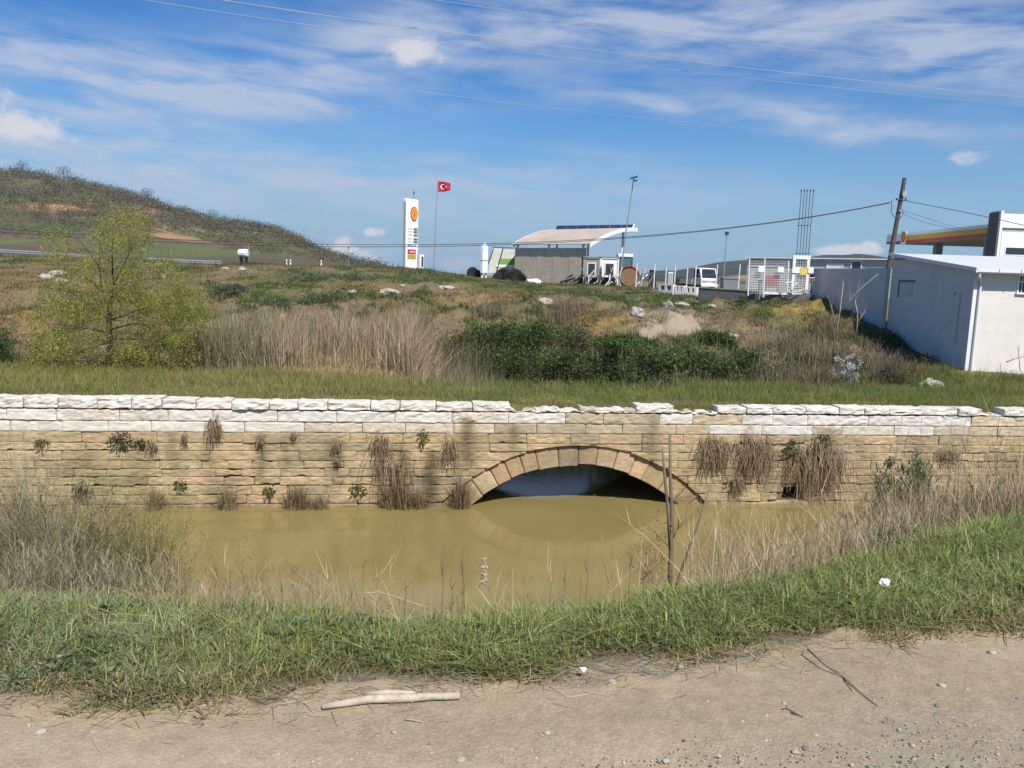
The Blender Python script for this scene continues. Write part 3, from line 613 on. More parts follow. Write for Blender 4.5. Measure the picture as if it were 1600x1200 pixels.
paint('sign_yellow', (.72, .40, .03), .4, var=.05)
paint('sign_red', (.60, .04, .04), .4, var=.05)
paint('sign_blue', (.08, .36, .48), .4)
paint('sign_olive', (.48, .36, .05), .4)
paint('sheet_yellow', (.72, .56, .10), .5)
paint('glass_dark', (.03, .035, .045), .08, var=.1, spec=.7)
paint('glass_teal', (.06, .15, .16), .10, var=.1, spec=.7)
paint('green_stripe', (.20, .36, .07), .45, var=.1)
paint('truck_cream', (.62, .62, .56), .5, var=.12, scale=1.5, dirt=(.42, .40, .34))
paint('rust_brown', (.22, .13, .065), .9, var=.35, scale=6, dirt=(.33, .24, .14))
paint('solar_cell', (.035, .05, .10), .2, var=.3, scale=2, spec=.6)
paint('pole_wood', (.10, .085, .075), .85, var=.3, scale=3, bump=.3)
paint('sheet_white', (.80, .80, .80), .6, var=.06, scale=2, bump=.3)
paint('plastic_grey', (.20, .215, .24), .6, var=.12)
paint('tower_shade_panel', (.14, .125, .12), .55, var=.12, scale=.5)  # dark tone holds the shade of the tower's left face
paint('roof_white', (.74, .74, .74), .4, var=.06, scale=.8)
paint('soffit', (.55, .55, .55), .6)
paint('cladding', (.50, .50, .49), .6, var=.10)
build_hill()

def up_to(px, py0, py1, D):   # metres between two heights of the picture at a depth
    return abs(float(P(px, py0, D)[2]-P(px, py1, D)[2]))
# ---------------------------------------------------------------- roadside on the left
def guard_rail(pts, D, lab):
    q = [P(a, b, D) for a, b in pts]; root = empty('guard_rail', q[0], 0, lab, 'guard rail'); q = [p-q[0] for p in q]
    mb = MB()
    for a, b in zip(q[:-1], q[1:]):
        t = (b-a)/np.linalg.norm(b-a); nrm = np.array([t[1], -t[0], 0])
        prof = [(-.155, .0), (-.11, .05), (-.05, .05), (-.015, .0), (.015, 0), (.05, .05), (.11, .05), (.155, 0)]
        vs = [p+nrm*o+np.array([0, 0, h]) for p in (a, b) for h, o in prof]; n = len(prof); mb.add(vs, [(i, i+1, n+i+1, n+i) for i in range(n-1)])
    mb.build('beam', 'galvanised', root)
    L_ = sum(np.linalg.norm(b-a) for a, b in zip(q[:-1], q[1:])); k = int(L_/2.2)
    for i in range(k+1):
        a = np.array([np.interp(i/k, np.linspace(0, 1, len(q)), [p[j] for p in q]) for j in range(3)]); g = H(*(a+np.array(root.location))[:2])-root.location.z
        MB().box(a[0]-.05, a[0]+.05, a[1]+.03, a[1]+.11, min(g, a[2]-.6)-.2, a[2]+.13).build('post', 'galvanised', root)
guard_rail([(-260, 376), (-100, 385), (0, 392), (80, 397), (152, 403)], 66, 'long galvanised guard rail on the bank crest left of the yellow green tree')
guard_rail([(232, 405.5), (290, 408.5), (345, 410.5)], 66, 'short length of guard rail on the bank crest right of the tree')
t = empty('water_tank', P(381, 409, 74), -.3, 'white tank on a dark stand beside the road at the foot of the hill', 'tank')
MB().lathe([(.05, -.42), (.36, -.40), (.38, .3), (.30, .42), (.05, .44)], 14, (0, 0, .80), 0).build('tank_shell', 'sheet_white', t, smooth=False)
mb = MB(); [mb.box(a-.03, a+.03, b-.2, b+.2, -.6, .5) for a in (-.28, .28) for b in (0,)]; mb.box(-.4, .4, -.22, .22, .40, .47); mb.build('stand', 'dark_metal', t)
MB().tube([(.55, 0, -.6), (.56, 0, 1.7)], .03).build('upright', 'galvanised', t)
for i, (px, py, lab) in enumerate([(448, 412, 'white marker post on the grassy crest, left of its pair'), (454, 412, 'white marker post on the grassy crest, right of its pair'), (502, 413, 'white marker post standing alone on the crest, nearer the price sign')]):
    g = P(px, py+2, 64); t = empty('marker_post', g, 0, lab, 'post', 'white marker posts along the crest'); MB().prism([(-.05, -.6), (.05, -.6), (.05, .40), (0, .46), (-.05, .40)], 1, -.02, .02).build('post_body', 'sign_white', t); MB().box(-.045, .045, -.026, -.02, .22, .32).build('reflector', 'sign_red', t)
def lamp_post(px, py0, py1, D, lean, lab, head, base=None):
    b = P(px, py0, D); h = up_to(px, py0, py1, D); t = empty('street_lamp', b, 0, lab, 'street lamp'); x = lean
    MB().tube([(0, 0, -.6), (x*.5, 0, h*.5), (x, 0, h)], [.07, .055, .04], 8).build('pole', 'galvanised', t)
    if head == 'solar':
        m = MB().hexa([(x-.35, -.25, h-.22), (x+.25, -.25, h-.05), (x+.38, .25, h+.12), (x-.22, .25, h-.05)], [(x-.35, -.27, h-.17), (x+.25, -.27, h+.0), (x+.38, .23, h+.17), (x-.22, .23, h+.0)]); m.build('solar_panel', 'solar_cell', t)
        MB().box(x-.10, x+.22, -.6, -.2, h-.36, h-.28).build('lamp_head', 'dark_metal', t); MB().tube([(x, 0, h-.3), (x, -.3, h-.3)], .03).build('bracket', 'dark_metal', t)
    elif head == 'box':
        MB().box(x-.14, x+.14, -.16, .16, h-.16, h+.12).build('lamp_head', 'dark_metal', t); MB().box(x-.12, x+.12, -.14, .14, h-.19, h-.16).build('lens', 'sign_white', t)
    else:
        MB().box(x-.06, x+.06, -.4, .1, h-.02, h+.32).build('lamp_head', 'dark_metal', t); MB().tube([(x, .1, h), (x, -.2, h+.1)], .03).build('bracket', 'dark_metal', t)
lamp_post(966, 447, 276, 66, .85, 'tall leaning lamp post with a tilted solar panel, beside the tractor', 'solar')
lamp_post(1129, 452, 364, 74, .06, 'lamp post with a boxy head behind the white van', 'box')
lamp_post(644, 424, 303, 110, .12, 'lamp post showing above the top of the price sign', 'stub')
lamp_post(545, 420, 388, 150, 0, 'far small lamp post on the crest between hill and price sign', 'stub')

# ---------------------------------------------------------------- price sign, its small neighbour and the flag
def fan(c, r0, r1, n=15):   # scallop outline: a ribbed fan over a short foot
    pts = []
    for i in range(n):
        a = math.radians(-28+236*i/(n-1)); k = 1.0 if i % 2 == 0 else .965
        pts.append((c[0]+r0*k*math.cos(a), c[1]+r1*k*math.sin(a)))
    return pts + [(c[0]-r0*.42, c[1]-r1*1.0), (c[0]+r0*.42, c[1]-r1*1.0)]
def scallop(parent, cx, cz, w, h, y, name='scallop_emblem'):
    o = MB().prism(fan((cx, cz), w, h), 1, y-.05, y).build(name, 'sign_red', parent)
    MB().prism(fan((cx, cz), w*.84, h*.86), 1, y-.075, y-.052).build('scallop_face', 'sign_yellow', o)
    m = MB()
    for a in (-52, -26, 0, 26, 52):
        a = math.radians(90+a); m.add([(cx-.02, y-.08, cz-h*.6), (cx+.02, y-.08, cz-h*.6), (cx+math.cos(a)*w*.74+.02, y-.08, cz+math.sin(a)*h*.74), (cx+math.cos(a)*w*.74-.02, y-.08, cz+math.sin(a)*h*.74)], [(0, 1, 2, 3)])
    m.build('rib', 'sign_red', o)
def price_sign():
    D = 92; b = P(641, 423, D); hgt = up_to(641, 421, 309, D); t = empty('price_sign', b, math.radians(56), 'tall white fuel price sign with yellow scallop emblem', 'sign')
    w, th = 1.05, .26
    MB().box(-w, w, -th, th, -1.0, hgt).build('sign_body', 'sign_white', t, bevel=.08)
    MB().box(-w-.012, -w, -th*.62, th*.62, -.2, hgt-.35).build('side_strip', 'sign_grey', t)
    scallop(t, .22, hgt*.80, .62, .80, -th-.01)
    rows = [.585, .545, .50, .445, .405]
    for r in rows:
        z = hgt*r; m = MB()
        for k in range(3):
            x = .22+k*.24; m.box(x, x+.17, -th-.03, -th-.012, z-.12, z+.12)
        m.build('price_digits', 'sign_black', t)
        m = MB()
        for k in range(4): m.box(-.72+k*.17, -.72+k*.17+.11, -th-.02, -th-.012, z-.05, z+.05)
        m.build('fuel_name', 'sign_text', t)
    for n, z0, z1, mt in (('blue_panel', .345, .375, 'sign_blue'), ('red_panel', .235, .30, 'sign_red'), ('olive_panel', .165, .228, 'sign_olive')):
        o = MB().box(-.80, .62, -th-.02, -th-.012, hgt*z0, hgt*z1).build(n, mt, t)
        if n != 'olive_panel':
            m = MB(); zz = hgt*(z0+z1)/2; [m.box(-.42+k*.22, -.42+k*.22+.15, -th-.03, -th-.022, zz-.07, zz+.07) for k in range(4)]; m.build('lettering', 'sign_white', o)
price_sign()
b = P(657, 424, 89); t = empty('direction_sign', b, .3, 'low white slab sign with a dark panel right of the tall price sign', 'sign'); h = up_to(657, 424, 398, 89)
MB().box(-.36, -.14, -.12, .12, .15, h).build('dark_edge', 'sign_grey', t); MB().box(-.14, .34, -.14, .14, .22, h).build('slab', 'sign_white', t, bevel=.03); MB().box(.06, .28, -.155, -.142, .5, h-.2).build('dark_panel', 'sign_black', t); MB().box(-.1, .1, -.08, .08, -.6, .22).build('foot', 'dark_metal', t)
def flag_pole():
    D = 90; b = P(677, 427, D); h = up_to(677, 427, 283, D); t = empty('flag_pole', b, 0, 'tall thin flagpole beside the price sign', 'flagpole'); lx = .32
    MB().tube([(0, 0, -.6), (lx*.5, 0, h*.5), (lx, 0, h)], [.06, .05, .03], 8).build('pole', 'galvanised', t); MB().lathe([(.01, -.06), (.06, 0), (.01, .07)], 10, (lx, 0, h+.04)).build('finial', 'galvanised', t)
    MB().tube([(.09, -.05, .9), (lx*.5+.12, -.05, h*.5), (lx+.04, -.05, h-.1)], .009, 4).build('halyard', 'cable_bright', t)
    fl = empty('flag', b+np.array([lx, 0, h]), 0, 'red flag with white crescent and star flying from the pole', 'flag')
    L_, Hh = 1.55, 1.15
    def surf(u, v):   # u along the fly, v up; the cloth ripples and its outer corner folds over
        x = .05+L_*(u-.10*u*u); y = .10*math.sin(5.5*u+1.5*v)+.25*u; z = -Hh*(1-v) - .16*u*u*v + .20*u*u*(1-v)
        return np.array([x, y, z])
    nu, nv = 24, 14; V = [surf(i/(nu-1), j/(nv-1)) for j in range(nv) for i in range(nu)]; np_mesh('cloth', V, [grid_faces(nv, nu)], 'flag_red', None, fl, True)
    # crescent and star sewn on both faces
    def sewn(poly, off):
        return [surf(u/L_, v/Hh)+np.array([0, off, 0]) for u, v in poly]
    for off in (-.02, .02):
        cx, cy, R, r, dx = .58, .58, .30, .24, .075
        A = []; n = 26
        for i in range(n):
            a = math.radians(42)+(2*math.pi-math.radians(84))*i/(n-1); q = (cx+R*math.cos(a), cy+R*math.sin(a))
            ai = math.radians(58)+(2*math.pi-math.radians(116))*i/(n-1); p = (cx+dx+r*math.cos(ai), cy+r*math.sin(ai)); A += [q, p]
        MB().add(sewn(A, off), [(2*i, 2*i+2, 2*i+3, 2*i+1) for i in range(n-1)]).build('crescent', 'sign_white', fl)
        S_ = [(.98+(.13 if i % 2 == 0 else .05)*math.cos(math.pi+math.pi*i/5), .58+(.13 if i % 2 == 0 else .05)*math.sin(math.pi+math.pi*i/5)) for i in range(10)]+[(.98, .58)]
        MB().add(sewn(S_, off), [(i, (i+1) % 10, 10) for i in range(10)]).build('star', 'sign_white', fl)
flag_pole()

# ---------------------------------------------------------------- the yard: shed, lorry, heaps
def wheel(parent, c, R, w, axis=1, tyre='black_rubber', rim='galvanised', name='wheel'):
    o = MB().lathe([(R*.62, -w/2), (R*.93, -w/2), (R, -w*.32), (R, w*.32), (R*.93, w/2), (R*.62, w/2)], 20, c, axis).build(name, tyre, parent)
    MB().lathe([(R*.12, -w*.40), (R*.60, -w*.44), (R*.60, w*.44), (R*.12, w*.40)], 16, c, axis).build('rim', rim, o); return o
def shed():
    fl, fr, bk = P(803, 446, 76), P(913, 449, 70), None
    fl[2] = fr[2] = .82; e2 = np.array([4.25, 4.0, 0]); root = empty('panel_shed', fl, 0, 'grey shed of upright cement panels under a curved brown sheet roof', 'shed')
    a = np.zeros(3); b = fr-fl; b1 = P(923, 449, 70.2)-fl; b1[2] = 0
    L_ = np.linalg.norm(b); u = b/L_; n = np.array([u[1], -u[0], 0]); zh = up_to(860, 446, 391, 72)
    k = 9
    for i in range(k):
        p0 = a+u*(L_*i/k+.015); p1 = a+u*(L_*(i+1)/k-.015); off = n*(.012*(i % 2)); q = [p0+off, p1+off, p1+off-n*.1, p0+off-n*.1]
        MB().hexa([v-np.array([0, 0, .5]) for v in q], [v+np.array([0, 0, zh+.02*((i*7) % 3)]) for v in q]).build('wall_panel', 'panel_wall', root)
    c0 = a-n*.12-u*.05; q = [c0, c0+n*.05, c0+n*.05+e2, c0+e2]; MB().hexa([v-np.array([0, 0, .5]) for v in q], [v+np.array([0, 0, zh]) for v in q]).build('side_wall', 'panel_wall', root)
    # roof: a quarter vault from the low front eave to the high back edge
    ze = up_to(860, 446, 384, 72); ze2 = zh+.18; rise = 1.72; nt, ns = 16, 30
    def roof(s, t, dz=0): return a-n*(-.35)*(1-t)+u*(s*(L_+.75)-.05)+e2*t*1.05+np.array([0, 0, ze+rise*math.sin(min(1, t*1.04)*math.pi/2)**.9+dz])
    V = [roof(i/(ns*4), j/nt, .025*(i % 2)) for j in range(nt+1) for i in range(ns*4+1)]
    o = np_mesh('roof_sheet', V, [grid_faces(nt+1, ns*4+1)], 'shed_roof', None, root, False); s_ = o.modifiers.new('thick', 'SOLIDIFY'); s_.thickness = .05
    for s in (0.0, 1.0):
        m = MB(); pp = [roof(s, j/nt) for j in range(nt+1)]; w = u*(.04 if s else -.04)
        for j in range(nt):
            lo0, lo1 = pp[j]-np.array([0, 0, .30]), pp[j+1]-np.array([0, 0, .30]); m.hexa([lo0, lo1, lo1+w, lo0+w], [pp[j]+np.array([0, 0, .04]), pp[j+1]+np.array([0, 0, .04]), pp[j+1]+w+np.array([0, 0, .04]), pp[j]+w+np.array([0, 0, .04])])
        m.build('end_fascia', 'white_paint', root)
    for s in (.02, .48, .95):
        p = a+u*(s*L_)-n*.14; MB().box(p[0]-.09, p[0]+.09, p[1]-.09, p[1]+.09, -.5, ze+.15).build('pillar', 'white_paint', root); q = p+e2*.93; MB().box(q[0]-.09, q[0]+.09, q[1]-.09, q[1]+.09, -.5, ze+rise-.1).build('pillar', 'white_paint', root)
        MB().hexa([p+u*.07-np.array([0, 0, -ze+.32]), p+u*.25-np.array([0, 0, -ze+.1]), p+u*.25+n*.1-np.array([0, 0, -ze+.1]), p+u*.07+n*.1-np.array([0, 0, -ze+.32])], [p+u*.07+np.array([0, 0, ze-.2]), p+u*.32+np.array([0, 0, ze-.02]), p+u*.32+n*.1+np.array([0, 0, ze-.02]), p+u*.07+n*.1+np.array([0, 0, ze-.2])]).build('bracket', 'white_paint', root)
    m = MB(); q0 = a-n*.06+np.array([0, 0, zh]); m.hexa([q0, q0+u*L_, q0+u*L_-n*.1, q0-n*.1], [q0+np.array([0, 0, .09]), q0+u*L_+np.array([0, 0, .09]), q0+u*L_-n*.1+np.array([0, 0, .09]), q0-n*.1+np.array([0, 0, .09])]); m.build('wall_cap', 'white_paint', root)
    # solar panels standing on the back edge of the roof
    A0, A1 = P(866, 362, 80)-fl, P(986, 361, 74.5)-fl; hh = .62; r = empty('solar_array', fl+A0, 0, 'row of dark solar panels along the top of the curved roof', 'solar panel'); d = A1-A0; kk = 7
    for i in range(kk):
        p0, p1 = d*(i/kk+.004), d*((i+1)/kk-.004); bk = np.array([.25, .30, hh]); q = [p0, p1, p1+np.array([.03, .05, -.03]), p0+np.array([.03, .05, -.03])]
        MB().hexa(q, [v+bk for v in q]).build('solar_panel', 'solar_cell', r)
    MB().tube([d*0, d], .03).build('rail', 'galvanised', r); MB().hexa([d, d+np.array([.12, 0, 0]), d+np.array([.12, .1, 0]), d+np.array([0, .1, 0])], [d+np.array([.25, .3, .66]), d+np.array([.37, .3, .66]), d+np.array([.37, .4, .66]), d+np.array([.25, .4, .66])]).build('end_post', 'white_paint', r)
shed()
def lorry():
    D = 79; b = P(778, 441, D); b[2] = .95; t = empty('refuse_lorry', b, 0, 'white lorry with sloping tail and a green stripe, half behind the shed', 'lorry')
    s = D/F; X = lambda px: (px-778)*s; Z = lambda py: float(P(778, py, D)[2]-b[2])
    MB().prism([(X(763), Z(427)), (X(765), Z(410)), (X(771), Z(389)), (X(784), Z(389)), (X(776), Z(427))], 1, -1.1, 1.1).build('tail_hopper', 'truck_cream', t, bevel=.03)
    body = MB().prism([(X(777), Z(424)), (X(785), Z(390)), (X(850), Z(390)), (X(850), Z(424))], 1, -1.15, 1.15).build('body', 'truck_cream', t, bevel=.03)
    MB().prism([(X(777.5), Z(414)), (X(780), Z(404)), (X(850), Z(404)), (X(850), Z(414))], 1, -1.17, -1.152).build('stripe', 'green_stripe', body)
    MB().prism([(X(775), Z(417)), (X(850), Z(417)), (X(850), Z(413.5)), (X(776), Z(413.5))], 1, -1.2, -1.172).build('rail', 'sign_white', body)
    for p, q in (((763, 412), (770, 391)), ((776, 424), (785, 388))): MB().tube([(X(p[0]), -1.19, Z(p[1])), (X(q[0]), -1.19, Z(q[1]))], .05).build('ram', 'dark_metal', t)
    MB().tube([(X(769), -.9, Z(387)), (X(850), -.9, Z(387))], .05).build('roof_rail', 'dark_metal', t); MB().box(X(772), X(850), -.9, .9, Z(431), Z(424)).build('chassis', 'dark_metal', t)
    for px in (784, 812, 840):
        for y in (-1.0, 1.0): wheel(t, (X(px), y, .55), .55, .32)
    MB().box(X(842), X(866), -1.15, 1.15, Z(432), Z(396)).build('cab', 'truck_cream', t, bevel=.08)
lorry()
b = P(756, 431, 72); t = empty('white_unit', b, .4, 'tall white column unit with a seam round its middle, left of the lorry', 'tank'); h = up_to(756, 428, 381, 72)
MB().lathe([(.33, .25), (.36, .28), (.36, h*.5), (.36, h*.5)], 8).build('lower_drum', 'sign_white', t); MB().lathe([(.385, h*.5), (.385, h*.53)], 8).build('seam_ring', 'sign_grey', t); MB().lathe([(.36, h*.53), (.36, h*.97), (.30, h)], 8).build('upper_drum', 'sign_white', t); MB().lathe([(.14, h), (.14, h+.22), (.05, h+.26)], 8).build('cap', 'sign_white', t)
for a in (-.2, .2): MB().box(a-.06, a+.06, -.06, .06, -.5, .25).build('leg', 'sign_white', t)
def tyre_at(px, py, D, R, rot, lab, mat='black_rubber'):
    g = P(px, py, D); t = empty('tyre', g, 0, lab, 'tyre', 'tyres heaped in the yard'); t.rotation_euler = rot
    w = R*.42; MB().lathe([(R*.58, -w/2), (R*.92, -w/2), (R, -w*.3), (R, w*.3), (R*.92, w/2), (R*.58, w/2), (R*.55, 0)], 22, (0, 0, 0), 1).build('carcass', mat, t)
    m = MB()
    for k in range(22):
        a = 2*math.pi*k/22; c, s = math.cos(a), math.sin(a); d_ = .03; p = np.array([c, 0, s])*R*.99; tn = np.array([-s, 0, c]); m.hexa([p-tn*.035+np.array([0, -w*.45, 0]), p+tn*.035+np.array([0, -w*.45, 0]), p+tn*.035+np.array([0, w*.45, 0]), p-tn*.035+np.array([0, w*.45, 0])], [q+np.array([c, 0, s])*.035 for q in (p-tn*.035+np.array([0, -w*.45, 0]), p+tn*.035+np.array([0, -w*.45, 0]), p+tn*.035+np.array([0, w*.45, 0]), p-tn*.035+np.array([0, w*.45, 0]))])
    m.build('tread', mat, t)
for px, py, R, rot, lab in [(780, 436, .62, (.2, 0, .3), 'big black tyre leaning at the left end of the heap by the lorry'), (788, 431, .70, (.35, .2, -.2), 'big black tyre standing upright in front of the lorry wheels'), (797, 433, .66, (.5, .1, .5), 'black tyre tilted back in the middle of the heap'), (805, 432, .68, (.25, .3, .1), 'black tyre leaning on the shed corner'), (812, 436, .62, (.3, 0, -.5), 'black tyre slumped against the panel wall'), (818, 437, .52, (.45, .1, -.9), 'small black tyre at the right end of the heap, beside the white sheet'), (792, 440, .50, (1.2, .1, 0), 'black tyre lying nearly flat at the front of the heap'),
                            (738, 426, .50, (.2, 0, .4), 'black tyre standing alone left of the white column unit'), (746, 428, .36, (.3, 0, -.2), 'smaller black tyre just left of the white column unit')]:
    tyre_at(px, py, 69.5 if px > 760 else 73, R, rot, lab)
def lump(name, c, rx, ry, rz_, mat, lab, cat, seed=0, rough=.35, group=None, flat=.0, n=18):
    u = np.linspace(0, 2*np.pi, n, endpoint=False); v = np.linspace(-np.pi/2, np.pi/2, n//2+1); Uu, Vv = np.meshgrid(u, v)
    d = np.stack([np.cos(Vv)*np.cos(Uu), np.cos(Vv)*np.sin(Uu), np.sin(Vv)], -1)
    k = 1+rough*2*(fbm(d[..., 0]*1.9+seed*3.7+d[..., 2]*1.3, d[..., 1]*1.9+seed*1.9-d[..., 2], 3)-.5)
    k = np.minimum(k, 1.15) if flat else k
    p = d*k[..., None]*np.array([rx, ry, rz_]); nr, nc = Uu.shape; i = np.arange(nr-1)[:, None]*nc; j = np.arange(nc)[None]
    f = np.stack([i+j, i+(j+1) % nc, i+nc+(j+1) % nc, i+nc+j], -1).reshape(-1, 4)
    o = np_mesh(name, p.reshape(-1, 3), [f], mat, None, None, False); o.location = tuple(c); return tag(o, lab, cat, group)
lump('plastic_sheet', P(833, 443, 69), .78, .5, .42, 'sheet_white', 'crumpled white plastic sheet heaped at the foot of the panel shed', 'plastic sheet', 3, .45)
def cabin(px0, px1, py0, py1, D, lab, seed, mat):
    r = random.Random(seed); b = P(px0, py1, D); s = D/F; w = (px1-px0)*s; h = up_to(px0, py1, py0, D); t = empty('cabin_frame', b, 0, lab, 'scrap'); dp = 1.6
    for x in (0, w):
        for y in (0, dp): MB().box(x-.06, x+.06, y-.06, y+.06, -.5, h).build('post', mat, t)
    for z in (h-.1, h*.36):
        for y in (-.01, dp+.01): MB().box(-.08, w+.08, y-.05, y+.05, z, z+.12).build('rail', mat, t)
    MB().box(-.1, w+.1, -.1, dp+.1, h, h+.08).build('roof_plate', 'concrete', t)
    MB().box(.07, w-.07, .02, .05, h*.36+.13, h-.11).build('front_panel', 'concrete' if seed == 1 else 'white_paint', t)
    x0, x1 = w*.28, w*.74; f = MB(); z0, z1 = h*.42, h*.80
    f.box(x0-.07, x0, -.03, .018, z0-.07, z1+.07); f.box(x1, x1+.07, -.03, .018, z0-.07, z1+.07); f.box(x0, x1, -.03, .018, z1, z1+.07); f.box(x0, x1, -.03, .018, z0-.07, z0); o = f.build('window', 'white_paint', t); MB().box(x0, x1, -.005, .016, z0, z1).build('pane', 'glass_dark', o)
    MB().box(.1, w-.1, .4, dp-.2, -.4, h*.36-.05).build('machine', 'dark_metal', t, bevel=.04)
    for k in range(9):
        a = np.array([r.uniform(0, w), -.15-r.random()*.2, r.uniform(0, .4)]); c = a+np.array([r.uniform(-.7, .7), r.uniform(-.1, .1), r.uniform(.2, h*.7)])
        MB().tube([a, (a+c)/2+np.array([r.uniform(-.2, .2), 0, r.uniform(-.1, .2)]), c], r.uniform(.02, .05), 6).build('pipe', r.choice(['dark_metal', 'galvanised', 'rust_brown', 'white_paint']), t)
cabin(911, 934, 402, 449, 66, 'rusty machine cabin with a dark window, wedged against the shed end', 1, 'concrete')
cabin(937, 964, 402, 450, 66, 'white machine cabin frame with a twin window, beside the red tractor', 2, 'white_paint')
def log_pile(name, px, py, D, n, mat, lab, cat, L_=2.2, R=.06, ang=.5):
    b = P(px, py, D); t = empty(name, b, 0, lab, cat); r = random.Random(n*7)
    for k in range(n):
        x = r.uniform(-.7, .7); z = .08+r.random()*.4; a = ang+r.uniform(-.3, .3); d = np.array([math.cos(a)*.9, r.uniform(-.3, .3), math.sin(a)])*L_*.5*r.uniform(.6, 1)
        c = np.array([x, r.uniform(-.3, .3), z+abs(d[2])*.7]); MB().tube([c-d, c+d*.2+np.array([0, 0, .05]), c+d], R*r.uniform(.6, 1.3), 7).build('pipe', mat, t)
log_pile('pipe_heap', 896, 448, 67, 10, 'dark_metal', 'heap of dark pipes at the right foot of the panel shed', 'pipes', 1.6, .07, .45)
log_pile('rail_heap', 1008, 446, 68, 12, 'galvanised', 'heap of pale metal rails propped up right of the tractor', 'rails', 1.6, .04, 1.0)
def tractor():
    D = 69; b = P(978, 450, D); b[2] = .80; t = empty('tractor', b, 0, 'red tractor with white roofed cab and muddy rear wheel', 'tractor'); s = D/F; X = lambda px: (px-978)*s; Z = lambda py: float(P(978, py, D)[2]-b[2])
    wheel(t, (X(980), -.75, .80), .80, .45, 1, 'rust_brown', 'rust_brown'); wheel(t, (X(980), .75, .80), .80, .45, 1, 'rust_brown', 'rust_brown'); wheel(t, (X(940), -.7, .5), .5, .3, 1, 'black_rubber', 'red_paint'); wheel(t, (X(940), .7, .5), .5, .3, 1, 'black_rubber', 'red_paint')
    n = 10; m = MB(); c = np.array([X(979), .82])
    for i in range(n):
        a0, a1 = math.radians(15+140*i/n), math.radians(15+140*(i+1)/n); p = lambda a, r: (c[0]+r*math.cos(a), c[1]+r*math.sin(a))
        q = [p(a0, .88), p(a1, .88), p(a1, .97), p(a0, .97)]; m.hexa([(x, -1.05, z) for x, z in q], [(x, -.45, z) for x, z in q]); m.hexa([(x, .45, z) for x, z in q], [(x, 1.05, z) for x, z in q])
    m.build('fender', 'red_paint', t)
    MB().box(X(930), X(966), -.35, .35, .75, 1.45).build('hood', 'red_paint', t, bevel=.08); MB().box(X(935), X(985), -.3, .3, .55, .78).build('chassis', 'dark_metal', t)
    MB().prism([(X(966), 1.3), (X(964), Z(402)), (X(983), Z(402)), (X(985), 1.5)], 1, -.62, .62).build('cab_glass', 'glass_teal', t); MB().box(X(962), X(985), -.72, .72, Z(402), Z(397)).build('cab_roof', 'sign_white', t, bevel=.04)
    for px in (965, 984):
        for y in (-.64, .64): MB().box(X(px)-.04, X(px)+.04, y-.03, y+.03, 1.2, Z(402)).build('cab_post', 'dark_metal', t)
tractor()
def van():
    D = 68; b = P(1107, 455, D); b[2] = .70; t = empty('pickup_truck', b, math.radians(20), 'small white cab over pickup truck facing the canal', 'truck')
    w = .80
    cab = MB().prism([(-.0, .42), (-.02, .95), (.28, 1.86), (1.35, 1.92), (1.42, 1.0), (1.42, .42)], 0, -w, w); cab.v = [(x, y, z) for (x, y, z) in cab.v]
    o = cab.build('cab', 'white_paint', t, bevel=.06)
    MB().hexa([(-.72, -.035, 1.08), (.72, -.035, 1.08), (.72, .05, 1.08), (-.72, .05, 1.08)], [(-.64, .215, 1.80), (.64, .215, 1.80), (.64, .3, 1.80), (-.64, .3, 1.80)]).build('windscreen', 'glass_dark', t)
    for sx in (-1, 1):
        MB().prism([(.30, 1.08), (.42, 1.74), (1.18, 1.76), (1.2, 1.08)], 0, sx*(w+.012), sx*(w-.02)).build('side_window', 'glass_dark', t)
        MB().box(sx*.52-.16, sx*.52+.16, -.05, -.015, .66, .84).build('headlight', 'sign_grey', t, bevel=.02)
        MB().box(sx*(w+.06), sx*(w+.24), .12, .18, 1.15, 1.42).build('mirror', 'sign_black', t); MB().box(sx*(w+.004), sx*(w+.02), .28, 1.25, .5, 1.04).build('door', 'white_paint', t)
        for y in (.55, 2.7): wheel(t, (sx*(w-.12), y, .29), .29, .18, 0)
    MB().box(-w-.02, w+.02, -.12, .02, .30, .52).build('bumper', 'white_paint', t, bevel=.03); MB().box(-.45, .45, -.035, -.0155, .72, .80).build('grille', 'sign_grey', t); MB().box(-.26, .26, -.14, -.122, .34, .45).build('number_plate', 'sign_white', t)
    MB().box(-w, w, 1.5, 3.4, .52, .62).build('load_bed', 'white_paint', t)
    for a in ((-w, -w+.05, 1.5, 3.4), (w-.05, w, 1.5, 3.4), (-w+.05, w-.05, 3.35, 3.4)): MB().box(*a, .62, .95).build('bed_side', 'white_paint', t)
    MB().box(-.4, .4, .6, 3.3, .3, .45).build('chassis', 'dark_metal', t)
van()
# grey bin, drum, box, shrub behind the fence
b = P(1139, 456, 66); t = empty('grey_container', b, 0, 'grey lidded container right of the white truck', 'container'); h = up_to(1139, 452, 430, 66)
MB().hexa([(-.62, -.5, 0), (.62, -.5, 0), (.62, .5, 0), (-.62, .5, 0)], [(-.68, -.55, h-.1), (.68, -.55, h-.1), (.68, .55, h-.1), (-.68, .55, h-.1)]).build('bin_body', 'plastic_grey', t, bevel=.03); MB().box(-.72, .72, -.6, .6, h-.1, h).build('lid', 'plastic_grey', t, bevel=.03)
for x in (-.5, .5): wheel(t, (x, -.4, -.02), .12, .08, 0)
b = P(1019, 440, 70); t = empty('oil_drum', b, 0, 'black drum standing on a rack behind the wire fence', 'drum'); MB().lathe([(.27, .25), (.29, .27), (.29, .6), (.305, .62), (.29, .64), (.29, 1.0), (.27, 1.02)], 14).build('drum_body', 'sign_black', t); MB().box(-.3, .3, -.3, .3, -.6, .25).build('rack', 'dark_metal', t)
